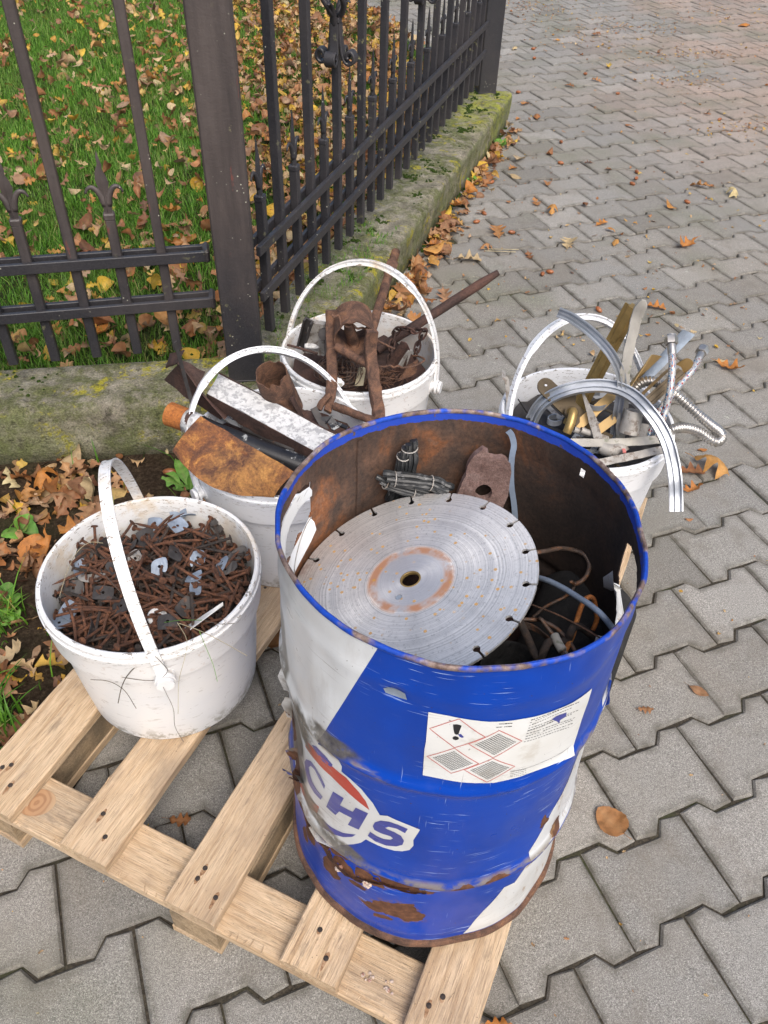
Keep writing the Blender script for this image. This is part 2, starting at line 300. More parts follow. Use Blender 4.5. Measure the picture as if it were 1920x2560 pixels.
    ringm = n.math('MULTIPLY', n.math('MULTIPLY', n.step(rad, .038, .044), n.step(rad, .056, .05)), n.step(n.noise(22, 4, .65), .36, .56)); c = n.mix(n.math('MULTIPLY', ringm, .9), c, (.36, .15, .06))
    dots = n.math('MULTIPLY', n.step(n.vor(85), .22, .14), n.step(n.noise(14, 2, .5), .42, .50)); c = n.mix(n.math('MULTIPLY', dots, .9), c, (.46, .25, .055))
    d2 = n.step(n.noise(120, 4, .7), .70, .74); c = n.mix(d2, c, (.30, .15, .06))
    bl = n.math('MULTIPLY', n.step(n.noise(9, 5, .65, n.scale(n.obj, (1, 1, 1), (3, 1, 0))), .60, .74), n.step(rad, .07, .12)); c = n.mix(n.math('MULTIPLY', bl, .65), c, (.25, .13, .09))
    n.bump(rings, .35, .0006)
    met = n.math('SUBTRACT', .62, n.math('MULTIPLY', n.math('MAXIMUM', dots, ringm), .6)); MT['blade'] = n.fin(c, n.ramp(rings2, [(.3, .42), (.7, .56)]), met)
    n.b.inputs['Anisotropic'].default_value = .6; tg = n.n.new('ShaderNodeTangent'); tg.direction_type = 'RADIAL'; tg.axis = 'Z'; n.l.new(tg.outputs[0], n.b.inputs['Tangent'])
    # --- leaves
    def leafmat(key, cols, rndsrc='obj'):
        n = NT('leaf_'+key); r = n.oi.outputs['Random'] if rndsrc == 'obj' else n.g.outputs['Random Per Island']
        c = n.ramp(r, [(i/max(1, len(cols)-1), k) for i, k in enumerate(cols)])
        a = n.noise(45, 5, .7, n.pos); c = n.mix(.8, c, n.ramp(a, [(.3, .45), (.5, .95), (.72, 1.4)]), 'MULTIPLY')
        c = n.mix(n.math('MULTIPLY', n.step(n.noise(90, 4, .7, n.pos), .62, .7), .6), c, (.07, .035, .018))
        vein = n.attr('vein')[2]; c = n.mix(n.math('MULTIPLY', vein, .35), c, n.mix(.4, c, (.6, .45, .25)))
        n.bump(n.math('ADD', a, vein), .4, .001); n.fin(c, .6, spec=.35)
        tr = n.n.new('ShaderNodeBsdfTranslucent'); n.l.new(c, tr.inputs[0]); mx = n.n.new('ShaderNodeMixShader'); mx.inputs[0].default_value = .2
        n.l.new(n.b.outputs[0], mx.inputs[1]); n.l.new(tr.outputs[0], mx.inputs[2]); n.l.new(mx.outputs[0], n.out.inputs[0]); MT['leaf_'+key] = n.m
    leafmat('brown', [(.20, .08, .035), (.33, .135, .045), (.17, .075, .042), (.40, .19, .07), (.26, .135, .08), (.46, .26, .13), (.15, .06, .03)])
    leafmat('orange', [(.50, .20, .04), (.42, .16, .04), (.52, .27, .07), (.38, .17, .07)])
    leafmat('pale', [(.52, .40, .22), (.46, .34, .2), (.58, .47, .24)])
    leafmat('yellow', [(.62, .42, .05), (.58, .34, .05), (.62, .50, .16), (.50, .38, .10)])
    leafmat('litter', [(.20, .085, .04), (.32, .14, .06), (.42, .20, .085), (.46, .27, .13), (.55, .42, .24), (.24, .115, .06), (.33, .19, .11), (.58, .36, .04), (.38, .155, .05), (.14, .065, .04), (.48, .33, .21), (.62, .42, .05), (.42, .22, .10), (.58, .50, .28)], 'isl')
    leafmat('green', [(.13, .30, .045), (.17, .36, .06), (.11, .25, .05)])
    # --- grass
    n = NT('grass_blade'); r = n.g.outputs['Random Per Island']; h = n.attr('h')[2]
    c = n.ramp(r, [(0, (.05, .14, .012)), (.35, (.09, .24, .02)), (.65, (.14, .33, .03)), (.88, (.20, .38, .05)), (.97, (.36, .35, .13))])
    pa = n.noise(3, 3, .6, n.pos); c = n.mix(n.math('MULTIPLY', n.step(pa, .42, .66), .4), c, (.13, .19, .035))
    n.fin(c, .5, spec=.35)
    tr = n.n.new('ShaderNodeBsdfTranslucent'); n.l.new(c, tr.inputs[0]); mx = n.n.new('ShaderNodeMixShader'); mx.inputs[0].default_value = .28
    n.l.new(n.b.outputs[0], mx.inputs[1]); n.l.new(tr.outputs[0], mx.inputs[2]); n.l.new(mx.outputs[0], n.out.inputs[0]); MT['grass'] = n.m
build_materials()

# ------------------------------------------------------------------ object helpers
def tag(o, label=None, cat=None, group=None, kind=None):
    if label: o['label'] = label
    if cat: o['category'] = cat
    if group: o['group'] = group
    if kind: o['kind'] = kind
    return o
def empty(name, loc, label=None, cat=None, group=None, rot=None):
    o = bpy.data.objects.new(name, None); C.objects.link(o); o.location = loc; o.empty_display_size = .05
    if rot is not None: o.rotation_euler = rot
    return tag(o, label, cat, group)
def mesh(name, V, F, smooth=False):
    m = bpy.data.meshes.new(name); m.from_pydata([tuple(v) for v in V], [], [tuple(f) for f in F])
    if smooth: m.polygons.foreach_set('use_smooth', [True]*len(m.polygons))
    m.update(); return m
def obj(name, V, F, mat, parent=None, smooth=False, origin=None, local=False, autos=None):
    """V in world metres; becomes local to parent (an Empty without rotation) or to origin."""
    V = np.array([tuple(v) for v in V], float)
    if parent is not None and not local: V = V-np.array(wloc(parent))
    elif parent is None:
        if origin is None: origin = np.array([(V[:, 0].min()+V[:, 0].max())/2, (V[:, 1].min()+V[:, 1].max())/2, V[:, 2].min()])
        V = V-np.array(origin)
    m = mesh(name, V, F, smooth)
    m.materials.append(MT[mat] if isinstance(mat, str) else mat)
    o = bpy.data.objects.new(name, m); C.objects.link(o)
    if parent is not None: o.parent = parent
    else: o.location = origin
    if autos: sharpen(m, autos)
    return o
def sharpen(m, deg):
    bm = bmesh.new(); bm.from_mesh(m)
    for f in bm.faces: f.smooth = True
    for e in bm.edges:
        if len(e.link_faces) == 2 and e.calc_face_angle(0) > R_(deg): e.smooth = False
    bm.to_mesh(m); bm.free()
def wloc(o):
    v = Vector(o.location)
    while o.parent: o = o.parent; v += o.location
    return v
def fattr(m, name, vals):
    a = m.attributes.new(name, 'FLOAT', 'POINT'); a.data.foreach_set('value', np.asarray(vals, np.float32))
class MB:
    def __init__(s): s.V = []; s.F = []
    def add(s, V, F):
        o = len(s.V); s.V += [tuple(v) for v in V]; s.F += [tuple(i+o for i in f) for f in F]; return s
def catmull(P, k=6, closed=False):
    P = [Vector(p) for p in P]; n = len(P); out = []
    if n < 3: return [P[0].lerp(P[1], t/k) for t in range(k+1)]
    g = (lambda i: P[i % n]) if closed else (lambda i: P[max(0, min(n-1, i))] if 0 <= i < n else (P[0]*2-P[1] if i < 0 else P[-1]*2-P[-2]))
    for i in range(n if closed else n-1):
        a, b, c, d = g(i-1), g(i), g(i+1), g(i+2)
        for j in range(k):
            t = j/k; out.append(.5*((2*b)+(c-a)*t+(2*a-5*b+4*c-d)*t*t+(3*b-a-3*c+d)*t**3))
    if not closed: out.append(P[-1].copy())
    return out
def sweep(path, prof, up=None, closed=False, caps=True, scales=None, twist=0.):
    """sweep a closed 2-D profile [(a,b)] along path; a runs sideways, b runs along 'up'"""
    P = [Vector(p) for p in path]; n = len(P); k = len(prof); V = []; F = []
    prev = None
    for i, p in enumerate(P):
        t = (P[(i+1) % n]-P[i-1]) if (closed or 0 < i < n-1) else (P[1]-P[0] if i == 0 else P[-1]-P[-2])
        t.normalize()
        if up is not None:
            u = up[i] if isinstance(up, list) else Vector(up)
            u = (u-t*u.dot(t))
            if u.length < 1e-5: u = t.orthogonal()
            u.normalize()
        else:
            if prev is None: u = t.orthogonal().normalized()
            else:
                u = prev-t*prev.dot(t); u.normalize()
            prev = u
        s = t.cross(u)
        if twist: 
            a = twist*i/(n-1); u, s = u*math.cos(a)+s*math.sin(a), s*math.cos(a)-u*math.sin(a)
        sc = scales[i] if scales else 1
        for a, b in prof: V.append(p+s*a*sc+u*b*sc)
    for i in range(n if closed else n-1):
        j = (i+1) % n
        for q in range(k): F.append((i*k+q, i*k+(q+1) % k, j*k+(q+1) % k, j*k+q))
    if caps and not closed:
        F.append(tuple(range(k-1, -1, -1))); F.append(tuple((n-1)*k+q for q in range(k)))
    return V, F
def circle(r, n=8, ry=None): return [(r*math.cos(2*math.pi*i/n), (ry or r)*math.sin(2*math.pi*i/n)) for i in range(n)]
def rect(w, h, c=0):
    if c: return [(-w/2+c, -h/2), (w/2-c, -h/2), (w/2, -h/2+c), (w/2, h/2-c), (w/2-c, h/2), (-w/2+c, h/2), (-w/2, h/2-c), (-w/2, -h/2+c)]
    return [(-w/2, -h/2), (w/2, -h/2), (w/2, h/2), (-w/2, h/2)]
def tube(path, r, n=8, **k): return sweep(path, circle(r, n), **k)
def bevel_box(c, ax, ay, az, hx, hy, hz, b=.002, jit=0., rng=random):
    """box with chamfered edges; axes are unit vectors"""
    V = []; idx = {}
    F = []
    c = Vector(c)
    def vid(sx, sy, sz, k):
        key = (sx, sy, sz, k)
        if key not in idx:
            x, y, z = hx, hy, hz
            if k != 0: x -= b
            if k != 1: y -= b
            if k != 2: z -= b
            j = Vector((rng.uniform(-jit, jit), rng.uniform(-jit, jit), rng.uniform(-jit, jit))) if jit else Vector()
            idx[key] = len(V); V.append(c+ax*sx*x+ay*sy*y+az*sz*z+j)
        return idx[key]
    S = (-1, 1)
    for s in S:
        q = [vid(s, a, b_, 0) for a, b_ in ((-1, -1), (1, -1), (1, 1), (-1, 1))]; F.append(q if s > 0 else q[::-1])
        q = [vid(a, s, b_, 1) for a, b_ in ((-1, -1), (-1, 1), (1, 1), (1, -1))]; F.append(q if s > 0 else q[::-1])
        q = [vid(a, b_, s, 2) for a, b_ in ((-1, -1), (1, -1), (1, 1), (-1, 1))]; F.append(q if s > 0 else q[::-1])
    for a in S:
        for b_ in S:
            for q, fl in (([vid(a, b_, -1, 0), vid(a, b_, -1, 1), vid(a, b_, 1, 1), vid(a, b_, 1, 0)], a*b_ > 0),
                          ([vid(-1, a, b_, 1), vid(-1, a, b_, 2), vid(1, a, b_, 2), vid(1, a, b_, 1)], a*b_ > 0),
                          ([vid(a, -1, b_, 2), vid(a, -1, b_, 0), vid(a, 1, b_, 0), vid(a, 1, b_, 2)], a*b_ > 0)):
                F.append(q if fl else q[::-1])
            for s in S:
                q = [vid(a, b_, s, 0), vid(a, b_, s, 1), vid(a, b_, s, 2)]; F.append(q if a*b_*s > 0 else q[::-1])
    return V, F
def lathe(prof, n=48, c=(0, 0, 0), closed=False):
    V = []; F = []; k = len(prof)
    for i in range(n):
        a = 2*math.pi*i/n
        for r, z in prof: V.append((c[0]+r*math.cos(a), c[1]+r*math.sin(a), c[2]+z))
    for i in range(n):
        j = (i+1) % n
        for q in range(k if closed else k-1):
            q2 = (q+1) % k; F.append((i*k+q, j*k+q, j*k+q2, i*k+q2))
    return V, F
def plate(outline, t, nrm=None, bend=None):
    """closed 3-D polygon -> slab of thickness t (outline is the upper face)"""
    P = [Vector(p) for p in outline]; n = len(P)
    if nrm is None:
        nrm = Vector()
        for i in range(n): nrm += (P[i]-P[0]).cross(P[(i+1) % n]-P[0])
        nrm.normalize()
    nrm = Vector(nrm)
    if nrm.z < 0: nrm = -nrm
    tri = tessellate_polygon([P]); V = P+[p-nrm*t for p in P]
    F = []
    for a, b, c in tri:
        if (P[b]-P[a]).cross(P[c]-P[a]).dot(nrm) < 0: a, b, c = a, c, b
        F.append((a, b, c)); F.append((c+n, b+n, a+n))
    for i in range(n): j = (i+1) % n; F.append((i, i+n, j+n, j))
    return V, F
def grid_sheet(q, t, nu=10, nv=8, f=None, solid=True):
    """q = 4 corners; f(u,v,P)->P ; thick sheet"""
    A, B, D, E_ = [Vector(x) for x in q]     # (0,0)(1,0)(1,1)(0,1)
    V = []
    nr = (B-A).cross(E_-A).normalized()
    if nr.z < 0: nr = -nr
    for j in range(nv+1):
        for i in range(nu+1):
            u, v = i/nu, j/nv; p = A.lerp(B, u).lerp(E_.lerp(D, u), v)
            if f: p = f(u, v, p, nr)
            V.append(p)
    N = len(V); F = []; W = nu+1
    V += [p-nr*t for p in V]
    for j in range(nv):
        for i in range(nu):
            a = j*W+i; F.append((a, a+1, a+W+1, a+W)); F.append((a+N+W, a+W+1+N, a+1+N, a+N))
    bd = [i for i in range(W)]+[j*W+nu for j in range(1, nv+1)]+[nv*W+i for i in range(nu-1, -1, -1)]+[j*W for j in range(nv-1, 0, -1)]
    for i in range(len(bd)): a, b = bd[i], bd[(i+1) % len(bd)]; F.append((b, a, a+N, b+N))
    return V, F
def nz(p, s=1., seed=0): return noise.noise(Vector((p[0]*s+seed, p[1]*s+seed*1.3, p[2]*s+seed*.7)))
Z = Vector((0, 0, 1))

# ------------------------------------------------------------------ the ground plan
LO = np.array([.38433, .53025]); LA = .402888; LX = .20493; LP = .148095
lc, ls = math.cos(LA), math.sin(LA)
SOIL = [(-6, -.6), (-1.0, .40), (-.80, .56), (-.665, .62), (-.50, .92), (-.34, 1.3), (-.27, 1.72)]      # right-hand edge of the planted strip
def soil_x(y):
    for (x0, y0), (x1, y1) in zip(SOIL, SOIL[1:]):
        if y0 <= y <= y1: return x0+(x1-x0)*(y-y0)/(y1-y0)
    return 99 if y > 1.7 else -99
FOOT = lambda y: .019+.3128*(y-2.597)             # plinth foot line, right arm
LD = Vector((.9701, .2425, 0)); LNn = Vector((.2425, -.9701, 0))    # left fence arm: along, towards the viewer
RD = Vector((.2847, .9586, 0)); RN = Vector((.9586, -.2847, 0))
L0 = Vector((-.38, 1.826, 0)); R0 = Vector((-.350, 1.8, 0))

# one broad sheet under everything, out to the horizon
g = obj('pavement', [(-60, -60, -.006), (60, -60, -.006), (60, 60, -.006), (-60, 60, -.006)], [(0, 1, 2, 3)], 'joint', origin=(0, 0, -.006)); tag(g, kind='structure')
pavement = g
def wavy_patch(name, poly, z, mat, step=.05, amp=.01, f=None):
    xs = [p[0] for p in poly]; ys = [p[1] for p in poly]
    def inside(x, y):
        c = False; n = len(poly)
        for i in range(n):
            x0, y0 = poly[i]; x1, y1 = poly[i-1]
            if (y0 > y) != (y1 > y) and x < (x1-x0)*(y-y0)/(y1-y0)+x0: c = not c
        return c
    X = np.arange(min(xs), max(xs)+step, step); Y = np.arange(min(ys), max(ys)+step, step)
    idx = {}; V = []; F = []
    def vid(i, j):
        if (i, j) not in idx:
            x, y = X[i], Y[j]; idx[i, j] = len(V)
            V.append((x, y, (z if f is None else f(x, y))+amp*noise.noise(Vector((x*6, y*6, 1)))+amp*.5*noise.noise(Vector((x*23, y*23, 4)))))
        return idx[i, j]
    for i in range(len(X)-1):
        for j in range(len(Y)-1):
            if inside(X[i]+step/2, Y[j]+step/2): F.append((vid(i, j), vid(i+1, j), vid(i+1, j+1), vid(i, j+1)))
    o = obj(name, V, F, mat, smooth=True, origin=(0, 0, 0)); return tag(o, kind='structure')
soil_poly = [(-2.6, -.1)]+[(-1.6, .15)]+SOIL[1:]+[(-.25, 1.9), (-2.6, 1.3)]
wavy_patch('soil', soil_poly, .002, 'soil', .025, .012)
LAWN_Z = lambda x, y: .085+.02*min(1, max(0, (y-2)/3))
KERB = lambda y: -.0376-.395*(y-5.775)                # x of the kerb that closes the lawn
lawn_poly = [(-4.5, .85), (-.62, 1.87), (-.38, 1.93), (-.15, 2.75), (.04, 3.4), (.36, 4.46), (.40, 4.72), (-.04, 5.78), (-.42, 6.7), (-1.6, 9.6), (-4.5, 9.6)]
wavy_patch('lawn', lawn_poly, .09, 'lawn', .06, .015, LAWN_Z)

# ------------------------------------------------------------------ paving stones
prof_half = [(0, .0822), (.041, .0868), (.061, .0614), (.1435, .0614), (.1635, .0868), (LX, .0822)]
def stone_outline(ins):
    P = [(u, v) for u, v in prof_half]+[(u, -v) for u, v in prof_half[::-1]]
    n = len(P); out = []
    area = sum(P[i-1][0]*P[i][1]-P[i][0]*P[i-1][1] for i in range(n)); sg = 1 if area > 0 else -1
    for i in range(n):
        a, b, c = Vector(P[i-1]), Vector(P[i]), Vector(P[(i+1) % n])
        d1 = (b-a).normalized(); d2 = (c-b).normalized(); n1 = Vector((-d1.y, d1.x))*sg; n2 = Vector((-d2.y, d2.x))*sg
        m = (n1+n2); m /= max(.3, m.dot(n1)); out.append(b+m*ins)
    return out, sg
def stone_mesh(seed, gap=.0015):
    rg = random.Random(seed); V = []; F = []; E = []
    rings = [(gap, -.028, 0), (gap, -.0045, 0), (gap+.0036, 0., .0), (gap+.017, .0006, 1.)]
    base = None
    jit = [(rg.uniform(-.0012, .0012), rg.uniform(-.0012, .0012)) for _ in range(12)]
    for ins, z, e in rings:
        o, sg = stone_outline(ins)
        for (p, j) in zip(o, jit): V.append((p.x-LX/2+j[0], p.y+j[1], z)); E.append(e)
    for r in range(3):
        for i in range(12):
            j = (i+1) % 12; q = (r*12+i, r*12+j, (r+1)*12+j, (r+1)*12+i); F.append(q if sg > 0 else q[::-1])
    top = [36+i for i in range(12)]
    for a, b, c in tessellate_polygon([[Vector(V[i]) for i in top]]):
        A, B, D = Vector(V[top[a]]), Vector(V[top[b]]), Vector(V[top[c]])
        F.append((top[a], top[b], top[c]) if (B-A).cross(D-A).z > 0 else (top[a], top[c], top[b]))
    return V, F, E
stone_vars = [stone_mesh(i) for i in range(8)]
stone_ms = []
for V, F, E in stone_vars:
    m = mesh('paver', V, F); m.materials.append(MT['paver']); fattr(m, 'edge', E); stone_ms.append(m)
cells = []
rng = random.Random(5)
for j in range(-14, 75):
    for i in range(-30, 60):
        u = (i+(.5 if j % 2 else 0)+.5)*LX; v = j*LP
        x = LO[0]+u*lc-v*ls; y = LO[1]+u*ls+v*lc
        if y < -.6 or y > 9.6 or x > 6.5 or x < -6: continue
        if y < 1.75 and x < soil_x(y)+.05: continue
        if y >= 1.6 and y < 4.42 and x < FOOT(y)-.01: continue
        if y >= 4.42 and x < min(.55, KERB(y)+.12): continue
        px, py, zc = proj((x, y, 0))
        vis = zc > .1 and -140 < px < 2060 and -80 < py < 2680
        occ = (abs(px-1140) < 330 and 1100 < py < 2250)
        cells.append((zc if vis and not occ else 50+abs(zc), x, y, rng.random()))
cells.sort()
far_b = MB(); farE = []
for k, (d, x, y, r) in enumerate(cells):
    vi = int(r*7.99); tilt = (rng.gauss(0, .006), rng.gauss(0, .006)); dz = rng.gauss(0, .0014); rz = LA+rng.gauss(0, .006)+(math.pi if rng.random() < .5 else 0)
    M = Matrix.Translation((x, y, dz)) @ Matrix.Rotation(rz, 4, 'Z') @ Matrix.Rotation(tilt[0], 4, 'X') @ Matrix.Rotation(tilt[1], 4, 'Y')
    if k < 299:
        o = bpy.data.objects.new('paver', stone_ms[vi]); C.objects.link(o); o.parent = pavement; o.matrix_parent_inverse = Matrix.Translation((0, 0, .006)); o.matrix_basis = M
    else:
        V, F, E = stone_vars[vi]; far_b.add([M @ Vector(v) for v in V], F); farE += E
o = obj('distant_pavers', far_b.V, far_b.F, 'paver', parent=pavement, local=True); o.matrix_parent_inverse = Matrix.Translation((0, 0, .006)); fattr(o.data, 'edge', farE); o['kind'] = 'stuff'

# kerb between lawn and the drive beyond
p0, p1 = Vector((.42, 4.66, 0)), Vector((-1.62, 9.75, 0)); dk = (p1-p0).normalized(); nk = Vector((dk.y, -dk.x, 0))
kb = empty('lawn_kerb', (p0+p1)/2, 'grey concrete edging strip closing the leafy lawn behind the fence', 'kerb')
L = (p1-p0).length; s = 0
while s < L:
    ln = min(1.0, L-s); c = p0+dk*(s+ln/2)+Vector((0, 0, .045)); V, F = bevel_box(c, dk, nk, Z, ln/2-.003, .05, .062, .008, .001)
    obj('kerb_block', V, F, 'kerb', kb); s += 1.0
# far plinth piece on which the end post stands is part of the wall below

# ------------------------------------------------------------------ mossy concrete plinth (L-shaped)
def plinth_arm(a, b, offs, z1, seg, name_seed, cap_a=True, cap_b=True):
    """a->b centre line along the front foot; offs = list of (outward offset, z) round the cross-section from front foot to back foot"""
    d = (b-a); L = d.length; d.normalize(); n = Vector((d.y, -d.x, 0))
    k = len(offs); V = []; F = []
    m = int(L/seg)
    for i in range(m+1):
        s = L*i/m
        for (o_, z_) in offs:
            p = a+d*s+n*(-o_)+Vector((0, 0, z_))
            q = noise.noise(p*7)*.010+noise.noise(p*25)*.005+noise.noise(p*70)*.0018
            hid = z_ < -.01
            V.append(p+(n*q*.9+Vector((0, 0, q*.6)) if not hid else Vector()))
    for i in range(m):
        for q in range(k-1): F.append((i*k+q, (i+1)*k+q, (i+1)*k+q+1, i*k+q+1))
    F.append(tuple(range(k))[::-1] if False else tuple(range(k))); F.append(tuple(m*k+q for q in range(k-1, -1, -1)))
    return V, F
def cross(wid, top=.15, front_batter=.03, cham=.018):
    o = [(0, -.03)]
    for t in (0, .15, .3, .45, .6, .75, .88): o.append((front_batter*t, (top-cham)*t))
    o.append((front_batter, top-cham)); o.append((front_batter+cham*.35, top-cham*.35)); o.append((front_batter+cham, top))
    nn = int(wid/.012)
    for i in range(1, nn): o.append((front_batter+cham+(wid-front_batter-cham)*i/nn, top+.002*math.sin(i)))
    o += [(wid, top-.006), (wid+.004, top-.05), (wid+.004, -.03)]
    return o
pl = MB()
cornr = Vector((-.274, 1.667, 0))
ra, rb = cornr, Vector((.556, 4.36, 0))
V, F = plinth_arm(ra, rb, cross(.225, .15, -.006), .15, .03, 1); pl.add(V, F)
la, lb = Vector((-2.2, 1.325, 0)), Vector((-.262, 1.680, 0))
V, F = plinth_arm(la, lb, cross(.215, .152, .014), .15, .025, 2); pl.add(V, F)
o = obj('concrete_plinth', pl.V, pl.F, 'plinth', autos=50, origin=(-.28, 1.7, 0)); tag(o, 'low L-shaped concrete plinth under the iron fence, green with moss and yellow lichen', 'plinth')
plinth = o

# moss cushions and algae tufts on the plinth
rng = random.Random(11); mb = MB()
def blob(c, r, h):
    V = []; F = []; n = 9
    V.append((c[0], c[1], c[2]+h))
    for k_, (rr, zz) in enumerate(((.45, .85), (.8, .5), (1., -.1))):
        for i in range(n):
            a = 2*math.pi*i/n+k_*.3; q = r*rr*(1+.25*rng.uniform(-1, 1)); V.append((c[0]+q*math.cos(a), c[1]+q*math.sin(a), c[2]+h*zz*(1+.2*rng.uniform(-1, 1))))
    for i in range(n): F.append((0, 1+i, 1+(i+1) % n))
    for k_ in range(2):
        for i in range(n): F.append((1+k_*n+i, 1+(k_+1)*n+i, 1+(k_+1)*n+(i+1) % n, 1+k_*n+(i+1) % n))
    return V, F
for _ in range(620):
    s = rng.random()**.9*2.78; off = rng.uniform(.02, .20); p = ra+(rb-ra).normalized()*s
    nR = Vector((.9544, -.2986, 0)); p = p-nR*(off+.01)
    if nz((p.x, p.y, 0), 5, 3) < .02 or nz((p.x, p.y, 0), 19, 5) < .0: continue
    for _2 in range(rng.randint(3, 7)):
        mb.add(*blob((p.x+rng.gauss(0, .008), p.y+rng.gauss(0, .008), .149), rng.uniform(.002, .008), rng.uniform(.002, .006)))
for _ in range(160):
    s = rng.random()*1.6; d = (la-lb).normalized(); p = lb+d*s; p = p-Vector((.225, -.974, 0))*rng.uniform(.08, .25)
    if nz((p.x, p.y, 0), 6, 3) < .05: continue
    mb.add(*blob((p.x, p.y, .151), rng.uniform(.002, .006), rng.uniform(.001, .004)))
for _ in range(240):     # green line at the foot of the wall
    s = rng.random()*2.8; p = ra+(rb-ra).normalized()*s+Vector((.9544, -.2986, 0))*rng.uniform(.0, .012)
    mb.add(*blob((p.x, p.y, .0), rng.uniform(.003, .009), rng.uniform(.003, .01)))
o = obj('moss', mb.V, mb.F, 'moss', smooth=True, origin=(0, 0, 0)); tag(o, 'small green moss cushions growing on the concrete plinth', 'moss', kind='stuff')

# ------------------------------------------------------------------ iron fence
def bar_bm(p, z0, z1, d, n, wd=.022, b=.002):
    return bevel_box(Vector((p.x, p.y, (z0+z1)/2)), d, n, Z, wd/2, wd/2, (z1-z0)/2, b)
def flame(parent, p, d, n, mat, flip=1):
    """spear finial: collar, wavy flame blade and two curled side leaves"""
    col = bevel_box(Vector((p.x, p.y, .572)), d, n, Z, .0125, .0125, .008, .003); obj('finial_collar', *col, mat, parent)
    L_ = [(-.0085, 0), (-.010, .02), (-.0125, .035), (-.006, .045), (-.012, .06), (-.0145, .078), (-.011, .095), (-.0035, .110), (-.004, .124), (.0, .137)]
    Rr = [(.0005, .137), (.003, .122), (.006, .108), (.0045, .098), (.0105, .082), (.0135, .068), (.006, .045), (.0125, .035), (.010, .02), (.0085, 0)]
    for side in (0,):
        V = []; F = []
        pts = [(x*flip, z+.576) for x, z in L_+Rr]; k = len(pts)
        # cross-section: ridge in the middle -> thickness varies
        for x, z in pts: V.append(p+d*x+Vector((0, 0, z)))
        mid = [(.0, .576), (0., .596), (0, .611), (0, .621), (-.001, .636), (-.0005, .654), (-.001*flip, .671), (.0005, .686), (0, .70)]
        th = [.008, .0075, .007, .006, .006, .0055, .0045, .0035, .002]
        i0 = len(V)
        for (x, z), t in zip(mid, th): V.append(p+d*x+n*t+Vector((0, 0, z)))
        i1 = len(V)
        for (x, z), t in zip(mid, th): V.append(p+d*x-n*t+Vector((0, 0, z)))
        for base, fl in ((i0, False), (i1, True)):
            for q in range(8):
                a = (q, q+1, base+q+1, base+q); F.append(a if fl else a[::-1])
                r1, r2 = k-1-q, k-2-q
                a = (base+q, base+q+1, r2, r1); F.append(a if fl else a[::-1])
            a = (8, 9, base+8); F.append(a if fl else a[::-1]); a = (base+8, 10, 11); F.append(a if fl else a[::-1]); a = (9, 10, base+8); F.append(a if fl else a[::-1])
        obj('spear_blade', V, F, mat, parent, autos=40)
    for s in (-1, 1):
        path = [p+d*s*x+Vector((0, 0, z)) for x, z in ((.003, .596), (.008, .615), (.016, .630), (.026, .637), (.035, .633), (.040, .624))]
        V, F = sweep(catmull(path, 3), circle(.0072, 7, .0052), up=n, scales=[1.25-.06*i if i < 13 else .42 for i in range(16)]); obj('side_leaf', V, F, mat, parent, smooth=True)
def basket(parent, p, d, n, mat):
    cols = [bevel_box(Vector((p.x, p.y, z)), d, n, Z, .0135, .0135, .007, .003) for z in (.842, 1.052)]
    for cb in cols: obj('basket_collar', *cb, mat, parent)
    for k in range(4):
        path = []
        for i in range(25):
            t = i/24; a = k*math.pi/2+t*math.pi*1.05; r = .008+.041*math.sin(math.pi*t)**.7
            path.append(p+(d*math.cos(a)+n*math.sin(a))*r+Vector((0, 0, .85+.2*t)))
        V, F = sweep(path, circle(.0075, 7)); obj('basket_strand', V, F, mat, parent, smooth=True)
    for a, ln in ((0, 1), (math.pi, 1), (math.pi/2, .8), (-math.pi/2, .8)):
        e = d*math.cos(a)+n*math.sin(a)
        prof = [(.012, .835), (.014, .80), (.017, .775), (.024, .752), (.036, .742), (.049, .747), (.053, .760), (.046, .772), (.036, .770), (.033, .760), (.038, .756)]
        path = catmull([p+e*x+Vector((0, 0, z)) for x, z in prof], 3)
        V, F = sweep(path, rect(.022, .005, .0015), up=e.cross(Z).cross(Z)*-1 if False else None, scales=[.75+.5*min(1, i/14) for i in range(len(path))]) if False else sweep(path, rect(.007, .026, .002), up=e.cross(Z), scales=[.85+.35*min(1, i/16) for i in range(len(path))])
        obj('scroll', V, F, mat, parent, autos=40)
        prof = [(.010, .83), (.016, .85), (.028, .872), (.046, .886), (.058, .884)]
        path = catmull([p+e*x*(.95 if ln == 1 else .7)+Vector((0, 0, z)) for x, z in prof], 3)
        V, F = sweep(path, circle(.006, 7, .011), up=e.cross(Z), scales=[1-.055*i for i in range(len(path))]); obj('leaf_tip', V, F, mat, parent, smooth=True)
